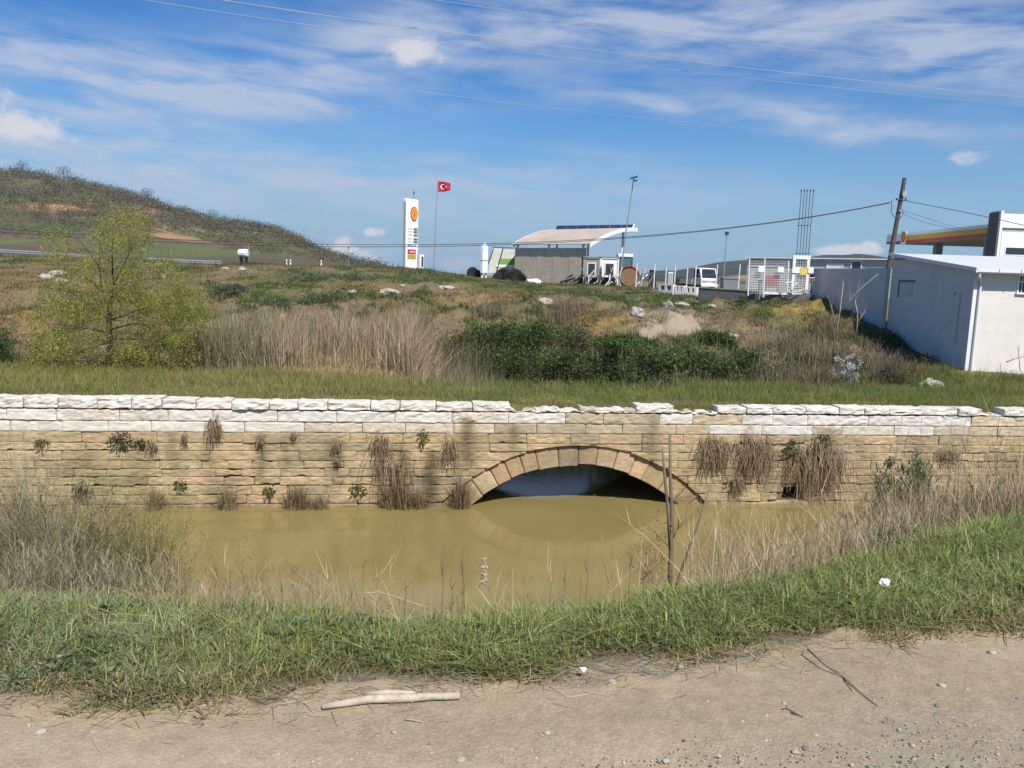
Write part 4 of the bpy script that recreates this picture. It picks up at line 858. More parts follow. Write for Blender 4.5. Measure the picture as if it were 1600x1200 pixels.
b = P(1046, 451, 69); t = empty('white_cabinet', b, 0, 'pale upright cabinet behind the wire fence, left of the bush', 'cabinet'); h = up_to(1046, 451, 425, 69); MB().box(-.22, .22, -.2, .2, -.3, h).build('cabinet_body', 'white_paint', t, bevel=.02); MB().box(-.19, .19, -.215, -.202, .1, h-.1).build('cabinet_door', 'sign_grey', t)
# ---------------------------------------------------------------- fences, low walls
def wire_fence():
    pts = [(993, 452, 412), (1021, 453, 412), (1039, 453, 418), (1053, 454, 414), (1072, 454, 419), (1085, 455, 414), (1118, 456, 413), (1153, 457, 413)]
    b0 = P(993, 452, 63); t = empty('wire_fence', b0, 0, 'sagging wire fence on thin white posts in front of the white truck', 'fence'); tops = []
    for px, p0, p1 in pts:
        b = P(px, p0, 63)-b0; h = up_to(px, p0, p1, 63); MB().tube([b-np.array([0, 0, .5]), b+np.array([0.02, 0, h])], .045, 6).build('post', 'white_paint', t); tops.append((b, h))
    for k in (.35, .65, .95):
        m = MB()
        for (a, ha), (c, hc) in zip(tops[:-1], tops[1:]):
            p, q = a+np.array([0, -.04, ha*k]), c+np.array([0, -.04, hc*k]); m.tube([p, (p+q)/2-np.array([0, 0, .04]), q], .008, 3)
        m.build('wire', 'galvanised', t)
wire_fence()
def wall_strip(name, pts, D, mat, lab, cat, th=.18, cap=None):
    """a wall through (px, top, bottom, D) stations"""
    T = [P(a, b, d) for a, b, c, d in pts]; B_ = [P(a, c, d) for a, b, c, d in pts]; o0 = B_[0].copy(); root = empty(name, o0, 0, lab, cat); m = MB(); mc = MB()
    for i in range(len(pts)-1):
        t_ = T[i+1]-T[i]; t_[2] = 0; t_ /= np.linalg.norm(t_); n = np.array([t_[1], -t_[0], 0])*-th
        a, b = T[i]-o0, T[i+1]-o0; la, lb = B_[i]-o0-np.array([0, 0, .5]), B_[i+1]-o0-np.array([0, 0, .5]); la[:2] = a[:2]; lb[:2] = b[:2]
        m.hexa([la, lb, lb+n, la+n], [a, b, b+n, a+n])
        if cap: u = np.array([0, 0, .002]); h = np.array([0, 0, .07]); e = n*.2; mc.hexa([a-e+u, b-e+u, b+n+e+u, a+n+e+u], [a-e+h, b-e+h, b+n+e+h, a+n+e+h])
    m.build('wall', mat, root)
    if cap: mc.build('coping', cap, root)
    return root
wall_strip('low_wall', [(1092, 450, 465, 49), (1184, 456, 472, 46.5)], 0, 'dark_concrete', 'low dark concrete wall on the crest below the white truck', 'wall', .2, 'concrete')
b = P(1187, 474, 46); t = empty('gate_pillar', b, 0, 'short pale pillar at the right end of the low dark wall', 'pillar'); h = up_to(1187, 470, 436, 46); MB().box(-.11, .11, -.11, .11, -.4, h).build('shaft', 'concrete', t); MB().box(-.14, .14, -.14, .14, h, h+.06).build('cap', 'concrete', t)
def barrier(px0, px1, ty0, ty1, D0, D1, lab):
    a, b = P(px0, ty0, D0), P(px1, ty1, D1); t = empty('barrier_block', a, math.atan2(b[1]-a[1], b[0]-a[0]), lab, 'barrier', 'white barrier blocks along the yard edge'); L_ = math.hypot(*(b-a)[:2]); h = .42
    m = MB(); m.box(0, L_, -.15, .15, -.08, 0); m.box(0, L_, -.15, .15, -h-.3, -h+.05)
    for x in (0, L_*.5-.09, L_-.18): m.box(x, x+.18, -.15, .15, -h+.05, -.08)
    m.build('block', 'white_paint', t); MB().box(.18, L_-.18, -.02, .02, -h+.05, -.08).build('recess', 'dark_concrete', t)
barrier(1031, 1054, 444, 446, 55, 54, 'white barrier block, leftmost of the row on the crest'); barrier(1056, 1071, 446, 448, 54, 53.5, 'white barrier block, the middle and shortest of the row'); barrier(1072, 1090, 448, 450, 53.5, 53, 'white barrier block, next to the low dark wall')
def mesh_fence():
    D = 45.5; b0 = P(1171, 462, D); t = empty('mesh_fence', b0, 0, 'white welded mesh fence with posts in front of the grey building', 'fence'); Q = lambda px, py: P(px, py, D)-b0
    for px, p0, p1 in [(1171, 456, 404), (1195, 459, 404), (1232, 459, 408)]: MB().tube([Q(px-2, p0)-np.array([0, 0, .2]), Q(px, p1)], .045, 8).build('post', 'white_paint', t)
    m = MB(); 
    for px in np.arange(1174, 1240, 2.6): m.tube([Q(px-1, 458), Q(px, 408)], .006, 3, False)
    for py in np.arange(408, 459, 3.6): m.tube([Q(1171, py), Q(1240, py)], .007, 3, False)
    m.build('mesh_panel', 'white_paint', t); MB().tube([Q(1170, 417.5), Q(1240, 417.5)], .03, 6).build('rail', 'dark_metal', t); MB().box(*(lambda a, b: (a[0], b[0], a[1]-.05, a[1]+.05, a[2]-.05, a[2]+.06))(Q(1193, 458), Q(1272, 458.5))).build('bottom_rail', 'white_paint', t)
    g = empty('mesh_gate', P(1251, 458, D-.15), 0, 'white framed mesh gate standing taller than the fence beside it', 'gate'); R = lambda px, py: P(px, py, D-.15)-np.array(g.location)
    m = MB(); 
    for px in (1241, 1263): a, c = R(px-1, 457), R(px+.5, 402); m.box(c[0]-.08, c[0]+.08, -.06, .06, a[2], c[2])
    a, c = R(1241, 402), R(1264, 402); m.box(a[0]-.08, c[0]+.08, -.065, .065, a[2]-.1, a[2]+.12); m.build('gate_frame', 'white_paint', g)
    m = MB(); [m.tube([R(px-.6, 456), R(px, 404)], .006, 3, False) for px in np.arange(1243, 1262, 2.6)]; [m.tube([R(1241, py), R(1263, py)], .007, 3, False) for py in np.arange(406, 457, 3.6)]; m.build('mesh_panel', 'white_paint', g)
    m = MB(); [m.tube([R(px-.4, 457), R(px, 434)], .012, 4) for px in (1266, 1269, 1272)]; m.tube([R(1263, 434), R(1273, 434)], .02, 5); m.build('side_bars', 'white_paint', g)
    for px, py, w, h, mt, lab in [(1189.5, 420, 9, 9, 'sheet_white', 'small blank white board on the mesh fence, left of its pair'), (1220, 421, 9.5, 8, 'sheet_white', 'small blank white board on the mesh fence, right of its pair'), (1245, 422, 14, 9, 'sheet_white', 'wide white board on the mesh gate, partly under the yellow one'), (1256, 424, 11, 10, 'sheet_yellow', 'yellow board tied to the mesh gate'), (1267, 422, 8, 9, 'sheet_white', 'white board right of the yellow one, at the gate edge')]:
        s = D/F; c = P(px, py, D-.26-(.04 if 'yellow' in mt else 0)); o = empty('notice_board', c, 0, lab, 'board', 'boards on the mesh fence'); MB().box(-w*s/2, w*s/2, -.012, .012, -h*s/2, h*s/2).build('sheet', mt, o); m = MB(); [m.tube([(a*w*s*.42, -.013, b_*h*s*.42), (a*w*s*.42, .2, b_*h*s*.42)], .008, 4) for a in (-1, 1) for b_ in (-1, 1)]; m.build('tie', 'dark_metal', o)
    o = empty('red_banner', P(1206, 448, D+3), 0, 'faded red panel behind the mesh fence', 'panel'); s = (D+3)/F; MB().box(-10*s, 10*s, -.02, .02, 0, 17*s).build('sheet', 'faded_red', o); MB().box(-10*s, -9*s, .02, .08, -.6, 17*s).build('leg', 'dark_metal', o); MB().box(9*s, 10*s, .02, .08, -.6, 17*s).build('leg', 'dark_metal', o)
    o = empty('fire_cabinet', P(1268.5, 443, D+.6), 0, 'small red cabinet on a post behind the gate edge', 'cabinet'); MB().box(-.12, .12, -.1, .1, 0, .55).build('case', 'red_paint', o, bevel=.02); MB().box(-.04, .04, -.04, .04, -1.0, 0).build('stem', 'dark_metal', o)
    # bent white bars lying against the gate
    o = empty('scrap_bars', P(1245, 457, D-.5), 0, 'tangle of bent white bars leaning on the gate', 'bars'); R2 = lambda px, py: P(px, py, D-.5)-np.array(o.location)
    for a in ([(1229, 443), (1236, 452), (1244, 457)], [(1233, 456), (1238, 447), (1247, 442)], [(1240, 456), (1250, 455), (1256, 451)], [(1228, 442), (1240, 440), (1245, 445)]): MB().tube([R2(*q) for q in a], .03, 5).build('bar', 'white_paint', o)
mesh_fence()
wall_strip('plinth_wall', [(1190, 460, 473, 45.8), (1273, 460.5, 474, 45)], 0, 'dark_concrete', 'rough dark plinth under the mesh fence', 'wall', .25)
wall_strip('boundary_wall', [(1272, 419.5, 472, 46), (1330, 419.5, 488, 41.6), (1386, 419, 508, 38.6)], 0, 'grey_wall', 'plain whitewashed boundary wall in shade, running back from the white house', 'wall', .2)
def grey_building():
    A, B_ = P(1166, 440, 74), P(1420, 446, 66); A[2] = B_[2] = .4; d = B_-A; L_ = math.hypot(d[0], d[1]); t = empty('grey_building', A, math.atan2(d[1], d[0]), 'long low grey building clad in horizontal bands behind the mesh fence', 'building'); h = float(P(1240, 403.5, 70)[2])-.4
    n = 15
    MB().box(0, L_, 0, 6, -.5, h).build('wall', 'cladding', t)
    m = MB(); [m.prism([(-.045, h*(i+.08)/n), (-.045, h*(i+.62)/n), (-.004, h*(i+.80)/n), (-.004, h*(i+.02)/n)], 0, 0, L_) for i in range(n)]; m.build('cladding_band', 'cladding', t)
    MB().hexa([(-.2, -.3, h+.002), (L_+.2, -.3, h+.002), (L_+.2, 6.2, h-.05), (-.2, 6.2, h-.05)], [(-.2, -.3, h+.1), (L_+.2, -.3, h+.1), (L_+.2, 6.2, h+.1), (-.2, 6.2, h+.1)]).build('roof', 'roof_white', t)
    c, s = math.cos(t.rotation_euler[2]), math.sin(t.rotation_euler[2])
    def lx(px):   # where a column of the picture meets the front
        r = ray(px, 430); k = (A[0]*(-s)+A[1]*c)/(r[0]*(-s)+r[1]*c); q = r*k; return (q[0]-A[0])*c+(q[1]-A[1])*s
    for p0, p1, y0, y1 in [(1292, 1315, 412, 424), (1330, 1344, 407, 424)]:
        x0, x1 = lx(p0), lx(p1); z1 = h*(.86 if p0 < 1300 else .95); z0 = z1-1.0; f = MB(); f.box(x0-.08, x0, -.10, -.05, z0, z1); f.box(x1, x1+.08, -.10, -.05, z0, z1); f.box(x0-.08, x1+.08, -.10, -.05, z1, z1+.09); f.box(x0-.08, x1+.08, -.10, -.05, z0-.09, z0); o = f.build('window', 'sign_white', t); MB().box(x0, x1, -.07, -.052, z0, z1).build('pane', 'glass_dark' if p0 > 1300 else 'sign_white', o)
grey_building()
def rebar():
    D = 60; b = P(1246, 452, D); b[2] = .5; t = empty('steel_bars', b, 0, 'cluster of five tall bare steel bars with tie rings rising behind the gate', 'steel bars')
    for i, (x0, x1) in enumerate([(1244.5, 1252), (1249.5, 1256.8), (1254, 1261.2), (1258.5, 1266), (1263, 1271)]):
        T = P(x1, 299, D)-b; Bm = P(x0, 400, D)-b; d = (T-Bm)/(T[2]-Bm[2]); B2 = Bm-d*(Bm[2]+.3); y = .0; m = MB().tube([B2+np.array([0, y, 0]), T+np.array([0, y, 0])], .022, 6); m.lathe([(.02, -.02), (.05, 0), (.05, .10), (.01, .14)], 7, tuple(T+np.array([0, y, 0]))); m.build('bar', 'dark_metal', t)
    for py in (352, 396):
        f = (py-299)/101; pts = [P(a*(1-f)+c*f, py, D)-b+np.array([0, y, 0]) for a, c, y in ((1252, 1244.5, -.03), (1271, 1263, -.03), (1271, 1263, .4), (1252, 1244.5, .4), (1252, 1244.5, -.03))]; MB().tube(pts, .012, 4).build('tie_ring', 'dark_metal', t)
rebar()
# ---------------------------------------------------------------- white house on the right
def house():
    A = P(1507, 578, 30.5); A0 = A.copy(); B_ = P(1386, 508, 38.6); ta = P(1511, 420, 30.4); tb = P(1387, 398, 38.6); base = min(A[2], -2.6)-.6
    t = empty('white_house', A, 0, 'single storey white house with sloping sheet roof and gutter', 'house'); W_ = 10.0
    L = lambda q: np.array(q)-A0
    a, b = L(A), L(B_); za, zb = ta[2]-A0[2], tb[2]-A0[2]; d = b-a; d[2] = 0; ex = np.array([1, .035, 0])
    fr = a+ex*W_; bk = b+ex*W_; lo = base-A0[2]
    m = MB(); q = [(a[0], a[1], lo), (fr[0], fr[1], lo), (bk[0], bk[1], lo), (b[0], b[1], lo)]; q2 = [(a[0], a[1], za), (fr[0], fr[1], za), (bk[0], bk[1], zb), (b[0], b[1], zb)]; m.hexa(q, q2); wl = m.build('wall', 'white_wall', t)
    # corrugated roof with an overhang
    n = 150; V = []; dn = d/np.linalg.norm(d); sl_ = (zb-za)/np.linalg.norm(d)
    for j, k in ((0, -.42), (1, np.linalg.norm(d)+.25)):
        for i in range(n+1):
            x = -.16+(W_+.3)*i/n; p = a+ex*x+dn*k; V.append((p[0], p[1], za+sl_*k+.05+.022*(i % 2)))
    rf = np_mesh('roof', V, [grid_faces(2, n+1)], 'roof_white', None, t); s_ = rf.modifiers.new('thick', 'SOLIDIFY'); s_.thickness = .03; s_.offset = -1
    p0, p1 = a-ex*.17-dn*.42, a-ex*.17+dn*(np.linalg.norm(d)+.25); z0, z1 = za-sl_*.42, za+sl_*(np.linalg.norm(d)+.25)
    MB().hexa([(p0[0], p0[1], z0-.06), (p1[0], p1[1], z1-.06), (p1[0]+.03, p1[1], z1-.06), (p0[0]+.03, p0[1], z0-.06)], [(p0[0], p0[1], z0+.09), (p1[0], p1[1], z1+.09), (p1[0]+.03, p1[1], z1+.09), (p0[0]+.03, p0[1], z0+.09)]).build('verge_trim', 'roof_white', t)
    g0 = a-ex*.18-dn*.46; g1 = g0+ex*(W_+.3); gz_ = z0-.02
    prof = [(-.09, .06), (-.09, -.05), (-.05, -.10), (.05, -.10), (.08, -.04), (.08, .03), (.06, .03), (.05, -.02), (.03, -.075), (-.04, -.075), (-.07, -.03), (-.07, .06)]
    m = MB(); k = len(prof); m.add([(g[0], g[1]+y, gz_+z) for g in (g0, g1) for y, z in prof], [(i, (i+1) % k, k+(i+1) % k, k+i) for i in range(k)]+[tuple(range(k))[::-1], tuple(range(k, 2*k))]); gt = m.build('gutter', 'roof_white', t)
    m = MB(); [m.box(g0[0]+x, g0[0]+x+.03, g0[1]+x*.035-.105, g0[1]+x*.035-.092, gz_-.09, gz_+.07) for x in np.arange(.8, W_, .85)]; m.build('bracket', 'sign_grey', gt)
    zt_ = gz_-.1; MB().tube([(g0[0]+.12, g0[1], zt_+.02), (g0[0]+.13, g0[1]+.02, zt_-.12), (a[0]+.20, a[1]-.08, zt_-.30), (a[0]+.22, a[1]-.07, zt_-.42), (a[0]+.22, a[1]-.07, lo+.5)], .05, 8).build('downpipe', 'roof_white', t)
    MB().box(a[0]-.01, a[0]+.13, a[1]-.03, a[1]+.0, lo, za-.35).build('corner_board', 'white_paint', t)
    # barred window on the sunny front
    def front(px, py):
        r = ray(px, py); n = np.array([ex[1], -ex[0], 0]); k = ((A0-EYE)@n)/(r@n); return EYE+r*k-A0
    c0, c1 = front(1593, 431), front(1612, 457.5); f = MB(); x0, x1, zt2, zb2 = c0[0], c1[0]+.35, c0[2], c1[2]; y = c0[1]
    f.box(x0-.05, x0, y-.05, y-.004, zb2-.05, zt2+.05); f.box(x1, x1+.05, y-.05, y-.004, zb2-.05, zt2+.05); f.box(x0, x1, y-.05, y-.004, zt2, zt2+.05); f.box(x0-.08, x1+.08, y-.09, y-.004, zb2-.07, zb2); o = f.build('window', 'sign_white', t)
    MB().box(x0, x1, y-.012, y-.006, zb2, zt2).build('pane', 'glass_dark', o); m = MB(); [m.box(x, x+.02, y-.045, y-.02, zb2, zt2) for x in np.linspace(x0+.1, x1-.1, 6)]; m.box(x0, x1, y-.046, y-.019, (zt2*.62+zb2*.38), (zt2*.62+zb2*.38)+.03); m.build('window_bars', 'sign_white', o)
    # shaded gable: blind hatch, beam end, thin pipe
    def side(px, py):
        n = np.array([-dn[1], dn[0], 0]); r = ray(px, py); k = ((A0-EYE)@n)/(r@n); return EYE+r*k-A0
    def onside(p0, p1, name, mat, out=.03, par=t, th=.0):
        u, v = side(*p0), side(*p1); nn = np.array([-dn[1], dn[0], 0])*(1 if dn[1] > 0 else -1); q = [u+nn*out, v+nn*out, v+nn*.004, u+nn*.004]; lo_, hi_ = min(u[2], v[2]), max(u[2], v[2])
        return MB().hexa([(a_[0], a_[1], lo_) for a_ in q], [(a_[0], a_[1], hi_) for a_ in q]).build(name, mat, par)
    hp = onside((1406, 464), (1428, 440), 'hatch', 'grey_wall', .012); onside((1403.5, 465), (1406, 438), 'hatch_shadow_line', 'dark_metal', .05, hp); onside((1406, 440), (1430, 438), 'hatch_shadow_line', 'dark_metal', .05, hp)  # frame's shadow line, put in as dark strips on two sides
    onside((1391, 406), (1415, 403.5), 'beam_end', 'dark_metal', .05); (lambda u, v, nn: MB().tube([(u[0]+nn[0]*.04, u[1]+nn[1]*.04, v[2]), (u[0]+nn[0]*.04, u[1]+nn[1]*.04, u[2])], .022, 6).build('cable_pipe', 'grey_wall', t))(side(1493, 540), side(1493, 458), np.array([-dn[1], dn[0], 0])); onside((1491, 460), (1494, 457), 'pipe_bracket', 'sign_grey', .05)
house()
# ---------------------------------------------------------------- filling station behind the house
def canopy():
    x0, x1, y0, y1, z0, z1 = 35.6, 50.0, 60.0, 77.0, 5.5, 6.38; t = empty('station_canopy', (x0, y0, .5), 0, 'filling station canopy with yellow and red edge bands', 'canopy'); B = lambda a: tuple(np.array(a)-np.array([x0, x0, y0, y0, .5, .5]))
    MB().box(*B((x0+.02, x1-.02, y0+.02, y1-.02, z0, z1-.05))).build('canopy_body', 'soffit', t)
    for nm, za, zb, mt, o in (('red_band', z0-.03, z0+.20, 'sign_red', .03), ('yellow_band', z0+.20, z0+.62, 'sign_yellow', .025), ('white_band', z0+.62, z1, 'sign_white', .02)):
        y1_ = 74.1 if nm == 'yellow_band' else y1
        m = MB(); m.box(*B((x0-o, x0, y0-o, y1_, za, zb))); m.box(*B((x0, x1, y0-o, y0, za, zb))); m.build(nm, mt, t)
    MB().box(*B((x0-.025, x0, 74.1, y1, z0+.20, z0+.62))).build('white_end', 'sign_white', t)
    for x, y in ((39, 66), (39, 74), (46, 66), (46, 74)): MB().box(*B((x-.3, x+.3, y-.3, y+.3, 0, z0))).build('column', 'sign_grey', t)
    # the emblem board at the corner, turned to face the road
    e = empty('scallop_sign', (x0-.06, 73.6, z0+.45), -math.pi/2, 'round yellow scallop emblem on a white plate at the canopy corner', 'emblem'); MB().box(-.45, .45, -.03, .03, -.62, .62).build('plate', 'sign_white', e, bevel=.02); scallop(e, 0, .08, .40, .48, -.04)
canopy()
def station_shop():
    C0 = P(1554, 400, 55); x0 = C0[0]; D1 = x0/((1521-800)/F); ht = float(P(1554, 330.5, 55)[2]); t = empty('station_shop', (x0, 55, .5), 0, 'white station shop with a corner tower whose left face is coloured dark for shade', 'building')
    MB().box(0, .12, 0, D1-55, -.5, ht-.5).build('shaded_tower_face', 'tower_shade_panel', t); m = MB(); [m.box(-.012, -.002, 0, D1-55, z, z+.02) for z in np.arange(.5, ht-.6, .55)]; m.build('panel_joint', 'sign_black', t)  # shade on the left face is put into its dark panel colour
    MB().box(.12, .30, -.02, D1-55, -.5, ht-.42).build('corner_trim', 'sign_white', t)
    zf = float(P(1580, 334, 55)[2])-.5; zm = float(P(1580, 356, 55)[2])-.5; MB().box(.30, 14, 0, D1-55, zm, zf).build('upper_fascia', 'sheet_white', t); MB().box(.30, 14, .12, D1-55, zm-.28, zm).build('shadow_gap', 'sign_grey', t); MB().box(.30, 14, -.05, D1-55, .4, zm-.28).build('wall', 'sheet_white', t); MB().box(.30, 14, -.2, D1-55, -.5, .4).build('plinth', 'soffit', t)
    zw = float(P(1580, 388, 55)[2])-.5
    for k in range(5): o = MB().box(.6+k*1.8, 2.2+k*1.8, -.075, -.052, zw-.5, zw+.12).build('window', 'sign_white', t); MB().box(.68+k*1.8, 2.12+k*1.8, -.085, -.077, zw-.42, zw+.04).build('pane', 'glass_dark', o)
station_shop()
# ---------------------------------------------------------------- utility pole and wires
def pole():
    D = 42; T = P(1413.5, 278, D); Bm = P(1393, 392, D); d = (T-Bm)/(T[2]-Bm[2]); g = H(Bm[0], D); base = Bm-d*(Bm[2]-g); t = empty('utility_pole', base, 0, 'dark leaning utility pole behind the white house', 'utility pole'); h = T-base
    MB().tube([-d*.4, h*.5, h], [.15, .12, .10], 10).build('pole_shaft', 'pole_wood', t)
    Q = lambda px, py: P(px, py, D-.15)-base
    MB().tube([Q(1400, 312), Q(1416, 313)], .03, 5).build('cross_arm', 'dark_metal', t)
    for px in (1401, 1406, 1415): MB().lathe([(.03, 0), (.05, .04), (.03, .09)], 8, tuple(Q(px, 312))).build('insulator', 'dark_metal', t)
    MB().box(*(lambda q: (q[0]-.10, q[0]+.12, q[1]-.12, q[1]+.02, q[2]-.12, q[2]+.14))(Q(1412, 303))).build('junction_box', 'sign_grey', t); MB().tube([Q(1405, 329), Q(1408, 331)], .05, 6).build('clamp', 'galvanised', t)
    MB().tube([Q(1393, 313), Q(1393.5, 322), Q(1392, 332), Q(1397, 339), Q(1403, 342), Q(1407, 338)], .016, 5).build('drop_loop', 'cable_black', t); MB().tube([Q(1404, 341), Q(1409, 339), Q(1411, 333), Q(1410, 327)], .014, 5).build('drop_loop', 'cable_black', t)
pole()
def cable(pts, r, mat, lab, name='overhead_cable', group=None):
    q = [P(a, b, d) for a, b, d in pts]; k = np.linspace(0, 1, len(q)); T_ = np.linspace(0, 1, 48)
    # smooth curve through the stations
    co_ = [np.polyfit(k, [p[j] for p in q], min(3, len(q)-1)) for j in range(3)]
    pp = np.stack([np.polyval(c, T_) for c in co_], 1); o0 = pp[0].copy(); m = MB().tube(list(pp-o0), r, 5); o = m.build(name, mat, None); o.location = tuple(o0); tag(o, lab, 'cable', group); return o
cable([(-420, 318, 46), (0, 356, 45), (400, 382, 43.5), (700, 381.5, 43), (1000, 366, 42), (1200, 350, 42), (1395, 315, 41.9)], .016, 'cable_black', 'upper of the two dark cables sagging low across the scene from the leaning pole')
cable([(-420, 324, 46), (0, 361, 45), (400, 386, 43.5), (700, 384.5, 43), (1000, 367.5, 42), (1200, 351, 42), (1395, 316, 41.9)], .016, 'cable_black', 'lower of the two dark cables sagging low across the scene from the leaning pole')
cable([(1416, 314, 41.9), (1470, 324, 41), (1540, 339, 39.5), (1600, 352, 38), (1760, 390, 35)], .016, 'cable_black', 'dark cable running right from the leaning pole over the house')
cable([(1408, 330, 41.9), (1440, 338, 43), (1480, 351, 46), (1524, 362, 50)], .009, 'cable_black', 'thin upper wire from the pole to the station canopy')
cable([(1408, 331, 41.9), (1440, 346, 43), (1480, 356, 46), (1524, 369, 50)], .009, 'cable_black', 'thin lower wire from the pole to the station canopy')
cable([(120, -40, 24), (335, 1, 25), (740, 56, 28), (1000, 85, 31), (1300, 122, 35), (1600, 153, 40), (1900, 184, 46)], .012, 'cable_bright', 'brightest of the overhead wires crossing the upper sky')
cable([(20, -40, 24), (220, -1, 25), (600, 57, 28), (1000, 103, 31), (1300, 136, 35), (1600, 165, 40), (1900, 192, 46)], .0075, 'cable_bright', 'faint overhead wire just under the brightest one')
cable([(480, -30, 26), (660, -2, 27), (820, 20, 28), (1020, 46, 30), (1300, 84, 34), (1600, 118, 39), (1900, 150, 44)], .009, 'cable_bright', 'topmost overhead wire crossing the veil of cloud')
cable([(-200, 20, 28), (170, 70, 29), (480, 120, 31), (760, 156, 33), (1020, 185, 36), (1350, 216, 41), (1700, 242, 48)], .0075, 'cable_bright', 'lowest of the thin bright wires crossing the sky')

def hedge_bush():
    c = P(1062, 442, 72); s = 72/F; t = empty('olive_bush', (c[0], 72, c[2]-.8), 0, 'dark olive bush behind the wire fence left of the white truck', 'bush'); n = 900; q = rng.normal(0, 1, (n, 3)); q /= np.linalg.norm(q, axis=1, keepdims=True); q *= rng.random((n, 1))**.5*np.array([.95, .7, .62]); q[:, 2] += .75
    leaves('foliage', q, .16, pick([C(.07, .085, .05), C(.10, .115, .07), C(.045, .06, .03)], [1, 1, 1], n, .2), .4, 0, 'leaf', t); MB().tube([(0, 0, -.3), (0, 0, .8)], .06).build('stem', 'bark', t)
hedge_bush()
# ---------------------------------------------------------------- growing things
def scatter(n, x0, x1, y0, y1): return rng.uniform(x0, x1, n), rng.uniform(y0, y1, n)
def near_grass():
    n = 320000; px = rng.uniform(-900, 2600, n); v = rng.random(n)
    xx = (px-800)/F; re, cr = 3.0, 4.2
    # points between the road edge and a little past the crest, found along lines of sight
    y = np.zeros(n); x = np.zeros(n)
    yy = 3.6 + np.zeros(n)
    for _ in range(6): x = xx*yy*1.06; a = road_edge(x)-.10; b = crest(x)+.75; yy = a+(b-a)*v
    y = yy; e = y-road_edge(x); over = y-crest(x)
    tuft = fbm(x*2.2, y*2.2, 3); fine = fbm(x*7+4, y*7, 2)
    dens = sm(e+(tuft-.5)*.55, -.08, .32)*(.25+.75*sm(fine, .25, .55))*(1-sm(over, .08, .42))
    k = rng.random(n) < dens*1.1; x, y, e, tuft, over, px, fine = x[k], y[k], e[k], tuft[k], over[k], px[k], fine[k]; n = len(x)
    Hh = (.028+.036*sm(e, .0, .45)+.030*sm(tuft, .45, .7)+.022*sm(px, 1250, 1550)*sm(e, .3, .9))*rng.lognormal(0, .30, n)
    dry = (1-sm(e+(tuft-.5)*.3, .02, .30))*.75 + .05
    lefty = sm(px, 560, 100)
    c = pick([C(.33, .365, .125), C(.27, .315, .09), C(.42, .435, .20), C(.20, .25, .07)], [4, 3, 3, 2], n, .16, .05)
    sage = pick([C(.31, .325, .17), C(.36, .365, .22), C(.27, .295, .13)], [2, 2, 1], n, .14, .05)
    straw = pick([C(.30, .245, .12), C(.24, .185, .09), C(.36, .30, .17)], [3, 2, 1], n, .18)
    r = rng.random(n)[:, None]; c = np.where(r < lefty[:, None]*.6, sage, c); c = np.where(rng.random(n)[:, None] < dry[:, None], straw, c)
    flow = np.pi*2*fbm(x*1.7, y*1.7, 2)*2.2
    B = np.stack([x, y, bz(x, y)-.004], 1)
    o = blades('verge_grass', B, Hh, rng.uniform(.0035, .0068, n)*(1+.3*sm(tuft, .5, .7)), flow+rng.normal(0, 1.6, n), rng.normal(.25, .65, n), rng.normal(.6, .55, n), c*rng.normal(1, .22, (n, 1)).clip(.5, 1.7), segs=4)
    tag(o, 'fresh green grass growing along the verge of the dirt road', 'grass', None, 'stuff')
    # small broad-leaved weeds among it, thicker on the left
    m = 16000; px = rng.uniform(-300, 1900, m); v = rng.random(m); xx = (px-800)/F; yy = 3.6+np.zeros(m)
    for _ in range(6): x = xx*yy*1.06; a = road_edge(x)+.12; b = crest(x)+.25; yy = a+(b-a)*v
    t = fbm(x*3+20, yy*3, 3); k = rng.random(m) < sm(t, .45, .6)*(.15+.85*sm(px, 800, 200)); x, y = x[k], yy[k]; m = len(x)
    B = np.stack([x, y, bz(x, y)+rng.uniform(.01, .06, m)], 1); d = np.stack([rng.normal(0, 1, m), rng.normal(0, 1, m), rng.uniform(.1, .8, m)], 1)
    o = leaves('verge_weeds', B, rng.uniform(.014, .032, m), pick([C(.16, .20, .09), C(.12, .17, .06), C(.20, .22, .12), C(.10, .145, .05)], [3, 3, 2, 2], m, .15), .7, 0, 'leaf', None, d, .25)
    tag(o, 'low broad leaved weeds among the verge grass', 'weeds', None, 'stuff')
near_grass()
